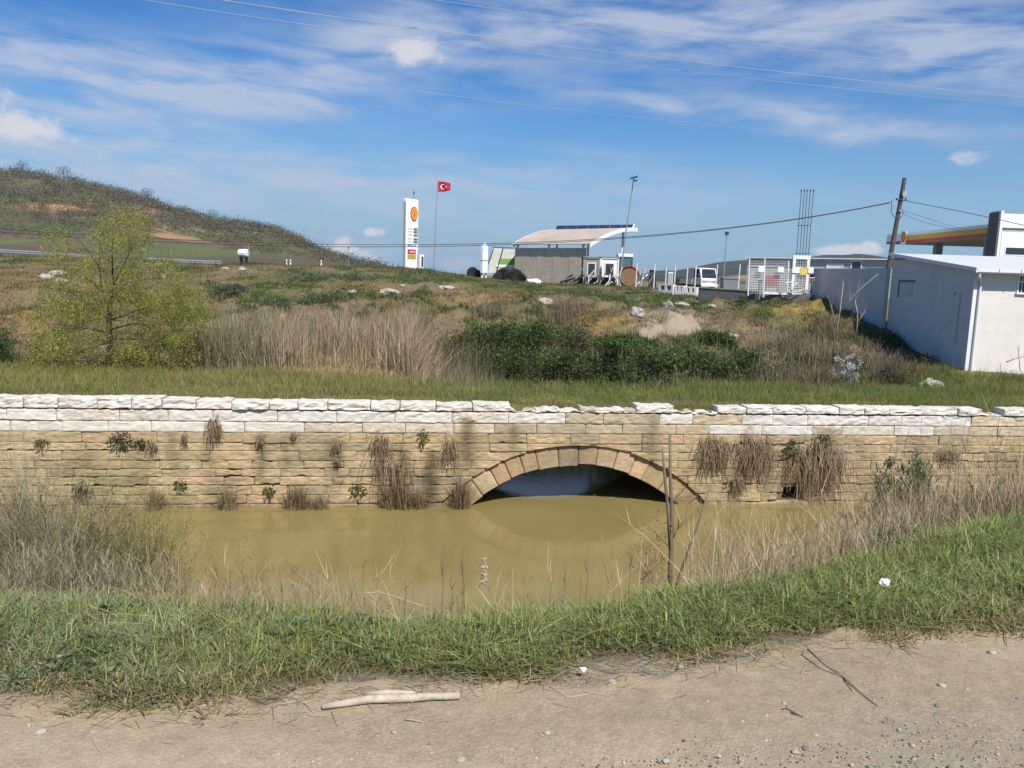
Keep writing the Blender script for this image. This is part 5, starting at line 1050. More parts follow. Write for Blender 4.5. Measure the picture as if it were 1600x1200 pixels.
def strip_grass():
    n = 190000; x, y = scatter(n, -22, 26, 21, 31.5); s, b = wall_sb(x, y); k = (b > .35) & (b < 8.6) & (np.abs((x/y)) < .78); x, y, s, b = x[k], y[k], s[k], b[k]
    dip = (s > -3.2) & (s < 6.8) & (b > 4.85); hs = (x > 17.2) & (y > 30); k = ~dip & ~hs; x, y, s, b = x[k], y[k], s[k], b[k]; n = len(x)
    u = sm(x/y, -.15, .25); t = fbm(x*.7, y*1.1, 3); band = fbm(x*.12, y*1.4+3, 3)
    Hh = rng.lognormal(0, .3, n)*(.10+.11*sm(t, .4, .65)+.14*sm(b, 3.3, 4.7)); Hh *= .55+.45*sm(b, .3, 1.6)
    gr = pick([C(.19, .235, .062), C(.24, .27, .085), C(.15, .195, .05)], [3, 2, 2], n, .15); ol = pick([C(.36, .315, .11), C(.31, .295, .095), C(.42, .345, .165)], [3, 3, 1], n, .14); br = pick([C(.24, .17, .09), C(.20, .15, .07)], [1, 1], n, .15)
    w = np.clip(.30+.60*u+(t-.5)*1.6-(band-.5)*1.2, .05, .97)[:, None]; c = np.where(rng.random((n, 1)) < w, gr, ol); c = np.where(rng.random((n, 1)) < (.75*(1-sm(b, .5, 1.5))*sm(fbm(x*.5+9, y*.2, 2), .35, .6))[:, None], br, c)
    B = np.stack([x, y, bz(x, y)-.01], 1); o = blades('bridge_grass', B, Hh, rng.uniform(.008, .015, n), rng.uniform(0, 6.3, n), rng.normal(0, .5, n), rng.normal(.3, .3, n), c, segs=2)
    tag(o, 'olive green grass strip on top of the bridge behind the white coping', 'grass', None, 'stuff')
strip_grass()
def bank_weeds():
    n = 300000; y = 29.0+36*rng.random(n)**1.15; x = rng.uniform(-.80, .62, n)*y; s, b = wall_sb(x, y); px = 800+F*x/y
    k = ~((px > 1275) & (y > 37.5+ (1390-px)*.065)) & ~((px > 1490) & (y > 30)) & (b > 5.5); x, y, px = x[k], y[k], px[k]
    t = fbm(x*.9, y*.9, 3); base = land_colour(x, y); green = base[:, 1]-base[:, 0]*.95
    dens = np.clip(.42+sm(green, -.03, .03)*.85+.35*sm(t, .5, .6), 0, 1); k = rng.random(len(x)) < dens; x, y, base, green, t, px = x[k], y[k], base[k], green[k], t[k], px[k]; n = len(x)
    crd = np.interp(px, [300, 500, 650, 740, 850, 1000, 1100, 1200], [60, 58, 56, 54, 52, 50, 48, 46]); cg_ = sm(px, 560, 660)*(1-sm(px, 1200, 1260))*(1-sm(np.abs(y-crd-1), 2.5, 6))*sm(t, .30, .45); g = np.maximum(sm(green, -.045, .025), cg_*.95)[:, None]; gc = pick([C(.085, .13, .035), C(.06, .10, .028), C(.12, .16, .055)], [3, 2, 2], n, .18); dc = pick([C(.26, .20, .11), C(.22, .17, .085), C(.32, .26, .16), C(.16, .14, .06)], [3, 2, 2, 2], n, .18)
    c = np.where(rng.random((n, 1)) < g, gc, dc); c = .6*c+.4*np.clip(base*1.0, 0, 1)
    Hh = rng.lognormal(0, .35, n)*(.12+.18*sm(t, .42, .65))*(1-.35*sm(y, 42, 52)); B = np.stack([x, y, H(x, y)-.02], 1)
    o = blades('bank_weeds', B, Hh, rng.uniform(.02, .045, n), rng.uniform(0, 6.3, n), rng.normal(0, .7, n), rng.normal(.3, .4, n), c, segs=2)
    tag(o, 'mixed dry and green weeds covering the bank below the yard', 'weeds', None, 'stuff')
bank_weeds()
def reeds():
    n = 60000; px = rng.uniform(255, 790, n); D = 29.2+9.0*rng.random(n)**1.2; x = (px-800)/F*D; s, b = wall_sb(x, D); k = b > 6.6; px, D, x = px[k], D[k], x[k]
    t = fbm(x*.5+2, D*.5, 3); hole = np.exp(-(((px-535)/105)**2)**2)*(1-sm(D, 31.8, 33.5)); edge = sm(px, 255, 330)*(1-sm(px, 690, 790)*.75)
    k = rng.random(len(px)) < edge*(.35+.65*sm(t, .35, .5))*(1-.95*hole); px, D, x, t = px[k], D[k], x[k], t[k]; n = len(px)
    z = H(x, D); top = np.interp(px, [255, 330, 450, 600, 700, 790], [522, 490, 492, 487, 478, 500]); want = np.array([P(a, b_, 35.0)[2] for a, b_ in zip(px[:1], top[:1])])
    top = top+70*(fbm(px*.022, D*.25, 4)-.5)+rng.normal(0, 7, n); hor = 428+(px-800)*.03; zt_ = 1.6-(top-hor)/F*D*1.01; Hh = np.clip(zt_-z, .5, 2.9)*rng.beta(3.2, 1.6, n)*1.08*(.62+.75*t)
    gy = sm(px, 640, 760)[:, None]; c = pick([C(.39, .30, .20), C(.32, .245, .155), C(.45, .355, .25), C(.25, .195, .12), C(.42, .31, .21)], [4, 3, 2, 2, 3], n, .14, .04); cg = pick([C(.25, .22, .155), C(.20, .17, .12), C(.14, .15, .07)], [2, 2, 1.4], n, .15); c = np.where(rng.random((n, 1)) < gy, cg, c)
    gl = (np.exp(-(((px-350)/70)**2))*.45+.14)[:, None]; c = np.where(rng.random((n, 1)) < gl, vary(C(.13, .15, .07), n), c)
    B = np.stack([x, D, z-.05], 1); o = blades('reed_bed', B, Hh, rng.uniform(.010, .022, n), rng.normal(.3, 1.6, n), rng.normal(0, .30, n), rng.normal(.10, .26, n), c*rng.normal(1, .22, (n, 1)).clip(.5, 1.6), 'twig', segs=3)
    tag(o, 'tall dry pinkish beige reeds standing behind the grass strip', 'reeds', None, 'stuff')
    m = 16000; px = rng.uniform(380, 700, m); D = rng.uniform(28.0, 34.0, m); x = (px-800)/F*D; B = np.stack([x, D, bz(x, D)], 1); k = rng.random(m) < np.exp(-((px-530)/110)**4); B = B[k]; m = len(B)
    o = blades('straw_litter', B, rng.uniform(.15, .5, m), rng.uniform(.012, .022, m), rng.uniform(0, 6.3, m), rng.normal(.3, .9, m), rng.normal(.3, .4, m), pick([C(.40, .29, .13), C(.34, .25, .10), C(.44, .34, .20)], [3, 2, 2], m, .14), 'twig', segs=2)
    tag(o, 'low flattened yellow straw in front of the tall reeds', 'straw', None, 'stuff')
reeds()
# ---- bushes
def bush(name, c, rx, ry, rz_, n, size, cols, ws, lab, cat, group=None, twigs=60, twigcol=C(.10, .08, .055), aspect=.55, ground=None, shell=.6, lumps=9, parts=True):
    root = empty(name, (c[0], c[1], (ground if ground is not None else c[2]-rz_)), 0, lab, cat, group); off = np.array(c)-np.array(root.location)
    cen = rng.normal(0, .6, (lumps, 3)); cen[:, 2] = rng.uniform(-.6, .7, lumps); w = rng.random(lumps)+.4; i = rng.choice(lumps, n, p=w/w.sum())
    d = rng.normal(0, 1, (n, 3)); d /= np.linalg.norm(d, axis=1, keepdims=True); q = cen[i]*.75 + d*(rng.random((n, 1))**shell)*rng.uniform(.35, .6, (lumps, 1))[i]
    q /= np.percentile(np.abs(q), 96, axis=0); q = np.clip(q, -1.25, 1.25); q = q*np.array([rx, ry, rz_]) + off; lo = -.1; q[:, 2] = np.maximum(q[:, 2], lo+rng.random(n)*.15)
    tone = rng.normal(1, .24, lumps).clip(.5, 1.5)[i][:, None]
    cc = np.clip(pick(cols, ws, n, .17)*tone, .004, .9)
    leaves('foliage', q, size*rng.uniform(.6, 1.3, n), cc, aspect, .1, 'leaf', root)
    m = twigs; B = np.stack([rng.normal(0, rx*.35, m), rng.normal(0, ry*.35, m), np.full(m, lo)], 1); Hh = (off[2]+rz_)*rng.uniform(.6, 1.12, m)
    blades('stems', B, Hh, np.full(m, max(.006, size*.16)), rng.uniform(0, 6.3, m), rng.normal(.0, .35, m)*rx/max(rz_, .2), rng.normal(.1, .15, m), vary(twigcol, m, .2), 'twig', root, segs=3)
    return root
BR = [C(.075, .112, .036), C(.10, .148, .048), C(.05, .078, .026), C(.15, .195, .07)]
for px, top, bot, D, w, kind, lab in [
    (690, 512, 592, 32.5, 62, 1, 'thin dull green bush mixed with reed stems, leftmost of the thicket'), (768, 492, 560, 38, 62, 0, 'dark green bramble mound at the upper left of the thicket'), (745, 535, 602, 31.5, 62, 0, 'dark green bramble bush behind the grass strip, first right of the reeds'),
    (838, 496, 560, 38.5, 62, 0, 'dense dark bramble mound under the black tyre on the bank'), (815, 548, 604, 33.5, 58, 0, 'low dark bramble bush right above the broken coping'), (905, 508, 560, 41, 52, 1, 'brownish green bush beside the orange soil on the bank'), (890, 538, 604, 38, 62, 0, 'dark bramble bush in the middle of the thicket, above the arch crown'),
    (965, 536, 606, 38.5, 66, 0, 'big dark bramble bush behind the right half of the arch'), (1035, 538, 606, 37, 60, 0, 'dark bramble bush with bare white stems at its foot'), (1100, 540, 602, 33, 56, 0, 'dark bramble bush below the sand heap'), (1160, 545, 598, 33, 52, 0, 'dark green bush at the right end of the bramble thicket'),
    (1122, 518, 548, 40, 30, 2, 'small bright green bush just right of the sand heap'), (985, 524, 556, 42, 56, 2, 'low fresh green bush at the foot of the sand heap')]:
    gp = G(px, bot-3, 28.6); D = gp[1]+.3; c = P(px, (top+bot)/2, D); s = D/F; rz_ = (bot-top)/2*s; g = min(float(H(c[0], D)), c[2]-rz_); w = w*.85
    cols = BR if kind == 0 else ([C(.08, .085, .04), C(.12, .10, .06), C(.05, .07, .025), C(.16, .13, .09)] if kind == 1 else [C(.07, .12, .03), C(.10, .15, .04), C(.05, .09, .02), C(.12, .17, .06)])
    bush('bramble_bush', c - np.array([0, 0, rz_*.12]), w*s*1.05, w*s*.8, rz_*.85, 4600 if kind != 1 else 3200, .125, cols, [4, 3, 3, 1.2], lab, 'bush', 'bushes behind the bridge', 70 if kind != 1 else 200, C(.20, .16, .11), .5, g, lumps=24)
def thicket():
    V = []; Cc = []; k = 0; cen = []
    while len(cen) < 210:
        px = rng.uniform(640, 1215); top = np.interp(px, [640, 700, 760, 880, 960, 1060, 1140, 1215], [545, 515, 492, 492, 528, 538, 540, 552]); py = top+32+(603-top-32)*rng.random()
        cen.append(G(px, py, 28.6))
    B = []; S_ = []
    for g in cen:
        r = rng.uniform(.4, .95); n = int(430*r); d = rng.normal(0, 1, (n, 3)); d /= np.linalg.norm(d, axis=1, keepdims=True); q = d*(rng.random((n, 1))**.45)*np.array([r*1.15, r, r*.75])*rng.uniform(.75, 1.25, (n, 1)); q[:, 2] = np.abs(q[:, 2]+r*.3); B.append(g+q); Cc.append(pick([C(.10, .142, .046), C(.14, .185, .065), C(.07, .10, .034), C(.21, .24, .10), C(.24, .205, .125)], [4, 4, 2, 1.8, 1.2], n, .18)*rng.normal(1, .22))
    B = np.concatenate(B); Cc = np.clip(np.concatenate(Cc), .008, .8)
    o = leaves('bramble_thicket', B, rng.uniform(.06, .15, len(B)), Cc, .5, .1, 'leaf'); tag(o, 'low tangled band of dark green brambles spreading over the bank behind the bridge', 'brambles', None, 'stuff')
    m = 3000; i = rng.integers(0, len(cen), m); b = np.array(cen)[i]+rng.normal(0, .4, (m, 3))*np.array([1, 1, .1]); o = blades('bramble_canes', b, rng.uniform(.5, 1.5, m), np.full(m, .016), rng.uniform(0, 6.3, m), rng.normal(0, .5, m), rng.normal(.2, .4, m), pick([C(.30, .25, .17), C(.22, .17, .11), C(.14, .14, .06)], [2, 2, 1], m, .2), 'twig', segs=3); tag(o, 'pale dry canes poking out of the brambles', 'canes', None, 'stuff')
thicket()
DRY = [C(.22, .165, .12), C(.17, .125, .09), C(.27, .21, .16), C(.11, .11, .05)]
def dry_bush(px, top, bot, D, w, lab, n=420, green=.15, name='dry_bush', base=None, col=None, wd=.014, group='dry brown bushes', leafs=260):
    s = D/F; c = P(px, bot, D); g = float(bz(c[0], D)) if base is None else base; g = min(g, c[2]+.3); h = float(P(px, top, D)[2])-g; root = empty(name, (c[0], D, g), 0, lab, 'bush', group)
    B = np.stack([rng.normal(0, w*s*.42, n), rng.normal(0, w*s*.30, n), np.full(n, -.05)], 1); Hh = h*rng.beta(3.0, 1.3, n)*1.08
    blades('stems', B, Hh, wd*rng.uniform(.6, 1.4, n), rng.uniform(0, 6.3, n), rng.normal(.10, .22, n), rng.normal(.12, .16, n), pick(DRY[:3] if col is None else col, [3, 2, 2], n, .15), 'twig', root, segs=3)
    m = n*2; i = rng.integers(0, n, m); t = rng.uniform(.25, .95, m); Bt = B[i]+np.stack([rng.normal(0, w*s*.10, m), rng.normal(0, w*s*.1, m), Hh[i]*t], 1)
    blades('twigs', Bt, h*rng.uniform(.08, .26, m), wd*.7*np.ones(m), rng.uniform(0, 6.3, m), rng.normal(.5, .5, m), rng.normal(0, .3, m), pick(DRY[:3] if col is None else col, [3, 2, 2], m, .18), 'twig', root, segs=2)
    if leafs:
        j = rng.integers(0, m, leafs); q = Bt[j]+rng.normal(0, h*.06, (leafs, 3)); leaves('foliage', q, np.full(leafs, wd*4.5), pick([C(.10, .12, .045), C(.15, .14, .07), C(.20, .17, .10)], [green*6, 1, 1], leafs, .2), .45, 0, 'leaf', root)
    return root
for a in [(1195, 505, 600, 35, 50, 'brown twiggy bush at the right end of the brambles'), (1240, 500, 598, 36, 48, 'pinkish brown twiggy bush below the yellow grass patch'), (1285, 512, 600, 34, 46, 'tall brown bush left of the white blossom'), (1212, 560, 606, 30.5, 44, 'low brown bush at the grass edge, left of the white blossom'), (1268, 560, 606, 30.3, 42, 'low brown bush touching the left side of the white blossom'),
          (1385, 545, 606, 30, 34, 'reddish brown bush right of the white blossom'), (1350, 530, 580, 32, 40, 'brown weed clump behind the white blossom'), (1300, 490, 540, 39, 40, 'brown weed clump under the boundary wall'), (1500, 585, 612, 30.0, 46, 'flat brown weed clump below the white house corner'), (1575, 578, 606, 30.2, 40, 'brown weed clump in front of the sunny house wall'),
          (880, 452, 500, 44, 40, 'thin dry weed clump on the orange soil of the bank'), (770, 462, 500, 43, 40, 'brown dry bush on the ochre patch of the bank'), (640, 470, 520, 40, 44, 'dull brown bush behind the reeds'), (1030, 575, 604, 30.6, 34, 'tuft of bare whitish stems in front of the brambles')]:
    dry_bush(*a, n=300, wd=.017, col=[C(.34, .32, .28), C(.26, .24, .20), C(.40, .38, .34)] if 'whitish' in a[-1] else None)
def s_bush(px, top, bot, D, w, n, size, cols, lab, name='green_bush', group=None, tw=60, **k):
    c = P(px, (top+bot)/2, D); s = D/F; g = min(float(bz(c[0], D)), c[2]-(bot-top)/2*s); return bush(name, c, w*s, w*s*.8, (bot-top)/2*s*1.1, n, size, cols, [3, 3, 2, 1], lab, 'bush', group, tw, ground=g, **k)
s_bush(1412, 556, 603, 29.5, 36, 1100, .06, [C(.10, .13, .045), C(.14, .16, .07), C(.07, .095, .03), C(.18, .19, .10)], 'rounded grey green bush right of the white blossom')
s_bush(22, 505, 585, 30, 44, 1900, .09, [C(.04, .085, .022), C(.055, .11, .03), C(.03, .06, .018), C(.08, .14, .04)], 'deep green bush at the left edge of the photo, beside the yellow green tree')
s_bush(-70, 490, 590, 31, 60, 2000, .09, [C(.04, .085, .022), C(.055, .11, .03), C(.03, .06, .018), C(.08, .14, .04)], 'deep green bush just beyond the left edge of the photo')
s_bush(395, 520, 578, 30.5, 34, 700, .06, [C(.12, .13, .06), C(.15, .14, .08), C(.09, .11, .045), C(.2, .17, .1)], 'dull green bush growing up through the reeds')
for px, py, w, h_, lab in [(470, 431, 46, 12, 'leafy grey green weed patch high on the bank, the larger one'), (560, 433, 34, 9, 'leafy grey green weed patch high on the bank, near the price sign'), (440, 470, 40, 12, 'leafy dark green weed patch halfway down the bank above the reeds'), (505, 466, 34, 14, 'bright leafy green weed patch halfway down the bank above the reeds'), (355, 452, 26, 9, 'green weed patch beside the dark bag on the bank')]:
    g = G(px, py+h_*.6, 30); s = g[1]/F; bush('weed_clump', (g[0], g[1], g[2]+h_*s*.5), w*s, w*s*.9, h_*s*.8, 1100, .11, [C(.13, .165, .09), C(.10, .14, .06), C(.16, .19, .12), C(.07, .11, .035)], [3, 3, 2, 2], lab, 'weeds', None, 20, ground=g[2], lumps=16)
# white blossom
r_ = s_bush(1328, 548, 602, 29.6, 26, 900, .055, [C(.09, .13, .04), C(.12, .15, .06), C(.06, .09, .03), C(.16, .18, .09)], 'bush covered in white blossom at the edge of the grass strip', 'blossoming_bush')
m_ = 950; cen = np.array([(rng.normal(0, .30), rng.normal(0, .25), rng.uniform(.15, 1.25)) for _ in range(34)]); i_ = rng.integers(0, 34, m_)
leaves('blossom', cen[i_]+rng.normal(0, .055, (m_, 3)), rng.uniform(.03, .06, m_), vary(C(.72, .74, .72), m_, .06, .02), .9, 0, 'leaf', r_)
# bare saplings in front of the shaded wall
def sapling(name, base, pts, r0, mat, lab, cat='sapling', twigs=0, twigcol=C(.3, .26, .2), tl=.5):
    root = empty(name, base, 0, lab, cat)
    for k, line in enumerate(pts):
        q = [np.array(p)-np.array(base) for p in line]; MB().tube(q, list(np.linspace(r0[k], r0[k]*.45, len(q))), 7).build('stem' if k == 0 else 'branch', mat, root, smooth=True)
    if twigs:
        L_ = [np.array(l_)-np.array(base) for l_ in pts]; B = []
        for _ in range(twigs):
            l_ = L_[rng.integers(len(L_))]; j = rng.integers(len(l_)-1); B.append(l_[j]+(l_[j+1]-l_[j])*rng.random())
        B = np.array(B); tw_ = blades('twigs', B, tl*rng.uniform(.4, 1.2, twigs), np.full(twigs, r0[0]*.4), rng.uniform(0, 6.3, twigs), rng.normal(.4, .3, twigs), rng.normal(-.1, .2, twigs), vary(twigcol, twigs, .15), 'twig', root, segs=2); tw_['kind'] = 'stuff'
    return root
paint('pale_stem', (.40, .35, .28), .85, var=.2, scale=8); paint('grey_stem', (.16, .14, .12), .9, var=.3, scale=20); paint('dry_wood', (.50, .43, .33), .85, var=.25, scale=14, dirt=(.30, .24, .17), bump=.4); paint('brown_stem', (.22, .165, .11), .9, var=.3, scale=18, bump=.4)
W_ = lambda D, *q: [P(a, b, D) for a, b in q]
sapling('bare_sapling', P(1302, 545, 37), [W_(37, (1302, 545), (1312, 490), (1318, 440)), W_(37, (1313, 488), (1340, 455), (1372, 428)), W_(37, (1308, 510), (1296, 470))], [.03, .02, .015], 'pale_stem', 'pale bare sapling in front of the boundary wall, leaning right', twigs=50, tl=.7)
sapling('bare_sapling', P(1338, 530, 33.5), [W_(33.5, (1338, 530), (1340, 490), (1336, 470)), W_(33.5, (1340, 505), (1352, 485))], [.03, .018], 'pale_stem', 'short pale bare sapling below the corner of the white house', twigs=30, tl=.5)
sapling('bare_sapling', P(1300, 560, 32), [W_(32, (1302, 560), (1303, 520), (1298, 496))], [.025], 'grey_stem', 'thin dark bare sapling among the brown bushes', twigs=24, tl=.5)
sapling('bare_sapling', P(1592, 575, 30), [W_(30, (1572, 566), (1585, 561), (1602, 557)), W_(30, (1594, 580), (1592, 556), (1590, 540))], [.02, .014], 'grey_stem', 'thin bare twigs against the sunny house wall', twigs=20, tl=.3)
# ---- the yellow-green tree
def tree():
    D = 28.6; b = P(170, 586, D); b[2] = float(bz(b[0], D)); t = empty('willow_tree', b, 0, 'young yellow green tree with thin drooping twigs, standing behind the bridge on the left', 'tree'); O = np.array(b)
    Q = lambda px, py, dd=0: P(px, py, D+dd)-O
    MB().tube([np.array([0, 0, -.2]), Q(172, 540), Q(170, 500), Q(174, 470), Q(176, 430)], [.13, .105, .09, .07, .045], 10).build('trunk', 'bark', t, smooth=True)
    limbs = [[(176, 430), (175, 385), (178, 345)], [(171, 492), (160, 455), (155, 420), (156, 380)], [(174, 470), (195, 445), (225, 425)], [(171, 500), (130, 470), (95, 445), (88, 390)], [(172, 520), (120, 510), (70, 505)], [(173, 500), (230, 480), (285, 470)], [(172, 530), (225, 530), (280, 545)], [(171, 535), (120, 550), (85, 565)], [(175, 450), (200, 400), (205, 355)], [(160, 455), (130, 430), (110, 405)], [(172, 515), (210, 505), (250, 510)], [(157, 420), (140, 395), (120, 372)]]
    ends = []
    for k, l in enumerate(limbs):
        dd = rng.normal(0, .8); q = [Q(px, py, dd*i/(len(l)-1)) for i, (px, py) in enumerate(l)]; MB().tube(q, list(np.linspace(.032, .009, len(q))), 7).build('branch', 'bark', t, smooth=True); ends.append(q)
    # sprays: thin twigs with small leaves
    blobs = [(195, 358, 44, 34, 4.5), (178, 385, 60, 30, 2.6), (88, 385, 22, 30, 1.2), (120, 415, 40, 20, .9), (150, 455, 85, 42, 5), (230, 445, 60, 36, 4.2), (275, 490, 50, 46, 6.5), (200, 505, 110, 50, 8), (110, 510, 62, 46, 5.5), (80, 555, 40, 28, 3), (160, 560, 90, 26, 4.5), (250, 550, 62, 34, 6.5), (40, 470, 30, 30, .6), (300, 470, 25, 25, 1.2), (255, 410, 14, 8, .4)]
    n = 2900; w = np.array([q[4] for q in blobs]); i = rng.choice(len(blobs), n, p=w/w.sum()); S = []
    for j in i:
        px, py, rx, ry, _ = blobs[j]; a = rng.uniform(0, 6.28); r = math.sqrt(rng.random())*1.05; S.append(Q(px+rx*r*math.cos(a), py+ry*r*math.sin(a), rng.normal(0, 1.0)))
    S = np.array(S); L_ = rng.uniform(.3, .75, n); az = rng.uniform(0, 6.28, n); d = np.stack([np.cos(az), np.sin(az), rng.normal(-.15, .5, n)], 1)
    blades('twigs', S-d*L_[:, None]*.5, L_*.8, np.full(n, .012), az, rng.normal(.7, .4, n), rng.normal(-.2, .3, n), vary(C(.16, .14, .07), n, .2), 'twig', t, segs=2)
    per = 26; u = rng.random((n, per, 1))-.5; q = S[:, None]+d[:, None]*L_[:, None, None]*u+rng.normal(0, .055, (n, per, 3)); q[:, :, 2] -= .12*u[:, :, 0]**2*4
    cl = rng.normal(1, .14, n); c = pick([C(.37, .36, .08), C(.30, .31, .065), C(.45, .43, .125), C(.19, .21, .045)], [4, 3, 2, 2], n*per, .14)*np.repeat(cl, per)[:, None]
    leaves('crown', q.reshape(-1, 3), rng.uniform(.04, .08, n*per), np.clip(c, .01, .9), .4, .3, 'leaf', t)
tree()
# ---- plants rooted in the joints of the wall
def tuft(px, py, wpx, hpx, kind, lab):
    d = ray(px, py); n = np.array([-WK, 1, 0]); k = (WB)/(d@n); c = EYE+d*k; s = c[1]/F; root_z = c[2]; out = WN
    if kind == 'hang':    # dry stems hanging from a joint; py is where they root
        m = int(30+wpx*hpx*(.010 if hpx > 75 else .095)); B = np.stack([rng.normal(0, wpx*s*.26, m), np.zeros(m), rng.normal(-hpx*s*.12, hpx*s*.15, m)], 1)+out*rng.uniform(.0, .12, (m, 1)); L_ = hpx*s*(.12+.88*rng.beta(1.3, 2.2, m))
        root = empty('hanging_weed', c, 0, lab, 'weed', 'dry weeds on the bridge wall'); q = []; V = []; t = np.array([0, .35, .7, 1.0]); az = rng.normal(0, 1, m)
        for tt in t: V.append(B+np.stack([az*L_*.45*tt*(1-.3*tt), -L_*.30*np.sin(tt*2.4), -L_*tt+L_*.15*np.sin(tt*3.1)], 1))
        w = .012; A = np.stack([v for vv in V for v in (vv-np.array([w/2, 0, 0]), vv+np.array([w/2, 0, 0]))], 1).reshape(-1, 3); base = (np.arange(m)*8)[:, None]; f = np.concatenate([base+np.array([[2*k_, 2*k_+1, 2*k_+3, 2*k_+2]]) for k_ in range(3)])
        np_mesh('stems', A, [f], 'twig', np.repeat(pick([C(.22, .16, .10), C(.16, .115, .07), C(.28, .21, .14), C(.12, .10, .05)], [3, 2, 2, 1], m, .18), 8, 0), root)
        leaves('withered_leaves', B+np.stack([rng.normal(0, wpx*s*.08, m), -rng.random(m)*.1, -L_*rng.random(m)], 1), np.full(m, .045), pick([C(.17, .12, .07), C(.12, .09, .05), C(.13, .13, .06)], [2, 2, 1], m, .2), .5, .5, 'twig', root)
    elif kind == 'heap':  # dry clump standing at the waterline; py is its foot
        c[2] = max(c[2], WATER-.02); hpx = hpx*1.55; root = empty('dry_clump', c+out*.08, 0, lab, 'weed', 'dry weeds on the bridge wall'); m = int(90+wpx*hpx*.30); B = np.stack([rng.normal(0, wpx*s*.30, m), -np.abs(rng.normal(0, .10, m)), np.full(m, -.03)], 1); Hh = hpx*s*rng.beta(2, 1.6, m)*(1.15-.6*np.abs(B[:, 0])/(wpx*s*.6))
        blades('stems', B, np.clip(Hh, .05, None), np.full(m, .014), rng.uniform(0, 6.3, m), rng.normal(0, .28, m), rng.normal(.1, .35, m), pick([C(.24, .175, .10), C(.18, .13, .075), C(.30, .23, .14)], [3, 2, 2], m, .18), 'twig', root, segs=3)
    else:                 # leafy green plant
        root = empty('wall_plant', c, 0, lab, 'plant', 'green plants in the bridge wall'); m = int(40+wpx*hpx*.16); d = rng.normal(0, 1, (m, 3)); d[:, 1] = -np.abs(d[:, 1])*.8; d /= np.linalg.norm(d, axis=1, keepdims=True); q = d*rng.random((m, 1))**.5*np.array([wpx*s*.5, .22, hpx*s*.5])
        cols = [C(.10, .125, .05), C(.075, .10, .035), C(.15, .165, .08)] if kind == 'leaf' else [C(.16, .20, .045), C(.13, .17, .04), C(.2, .22, .07)]
        leaves('foliage', q, rng.uniform(.05, .11, m), pick(cols, [3, 3, 1.5], m, .18), .45, .25, 'leaf', root, d, .5); k_ = max(6, m//8); blades('stems', np.zeros((k_, 3))+out*.02, hpx*s*.5*np.ones(k_), np.full(k_, .012), rng.normal(-1.6, 1, k_), rng.normal(.8, .5, k_), rng.normal(-.4, .3, k_), vary(C(.14, .12, .06), k_), 'twig', root, segs=2)
for a in [(1118, 688, 52, 56, 'hang', 'dry weed curtain hanging right of the arch, below the whitewashed stones'), (1180, 692, 52, 58, 'hang', 'dry weed curtain hanging between the arch and the big bush on the wall'), (1272, 703, 92, 70, 'hang', 'largest dry weed curtain, hanging above the square drain hole'), (1482, 702, 40, 26, 'hang', 'dry weed tuft high on the wall at the right, above the reeds'), (1150, 745, 30, 34, 'hang', 'short dry weed hanging low beside the arch foot'),
          (336, 655, 20, 38, 'hang', 'dry weed hanging below the white coping on the left'), (595, 682, 26, 34, 'hang', 'dark dry weed under the white stones, left of the grass tuft'), (408, 680, 12, 18, 'hang', 'small dry weed above the longest dark stain on the left'), (612, 705, 60, 80, 'hang', 'thin dry weed strands hanging over the stained stones left of the arch'), (240, 690, 14, 22, 'hang', 'small dry weed beside the green plant on the left wall'), (290, 678, 8, 20, 'hang', 'single dry weed wisp near the left white stones'), (527, 690, 16, 22, 'hang', 'small dry weed midway along the left wall'), (527, 717, 12, 14, 'hang', 'tiny dry weed below the one midway along the left wall'), (705, 690, 24, 40, 'hang', 'thin dry weed left of the arch shoulder'), (460, 676, 10, 12, 'hang', 'tiny dry weed between two brown stains on the left wall'),
          (246, 797, 14, 40, 'heap', 'dry weed clump at the waterline, furthest left'), (358, 801, 22, 36, 'heap', 'narrow dry weed clump at the waterline, second from the left'), (466, 798, 32, 38, 'heap', 'tall dry weed clump at the waterline, with a smaller one on its right'), (501, 795, 24, 22, 'heap', 'small round dry weed clump beside the tall one at the waterline'), (622, 795, 46, 42, 'heap', 'wide dry weed clump at the waterline under the hanging strands'), (720, 800, 22, 50, 'heap', 'thin dry weed clump in front of the left foot of the arch'), (655, 795, 22, 30, 'heap', 'low dry weed clump at the waterline nearest the arch'),
          (190, 688, 44, 28, 'leaf', 'leafy green plant high on the left wall, the largest there'), (130, 768, 34, 32, 'leaf', 'leafy green plant low on the left wall near the water'), (222, 691, 22, 12, 'leaf', 'low green plant just right of the largest one on the left wall'), (68, 692, 20, 9, 'leaf', 'thin green plant at the far left of the wall'), (421, 766, 18, 16, 'leaf', 'small drooping green plant above the waterline'), (662, 682, 16, 26, 'grass', 'bright green grass tuft growing from the wall left of the arch'), (283, 757, 18, 12, 'leaf', 'small green plant above the dark gap at the waterline'), (560, 765, 26, 22, 'leaf', 'sparse green plant low on the wall left of the wide dry clump'),
          (1282, 694, 36, 36, 'leaf', 'round dark green plant on top of the largest dry weed curtain'), (1232, 705, 26, 24, 'leaf', 'smaller green plant at the left shoulder of the largest dry weed curtain'), (1235, 690, 14, 12, 'leaf', 'little green plant under the whitewashed stones right of the arch'), (1390, 720, 14, 14, 'leaf', 'little green plant above the green reeds on the right')]:
    tuft(*a)
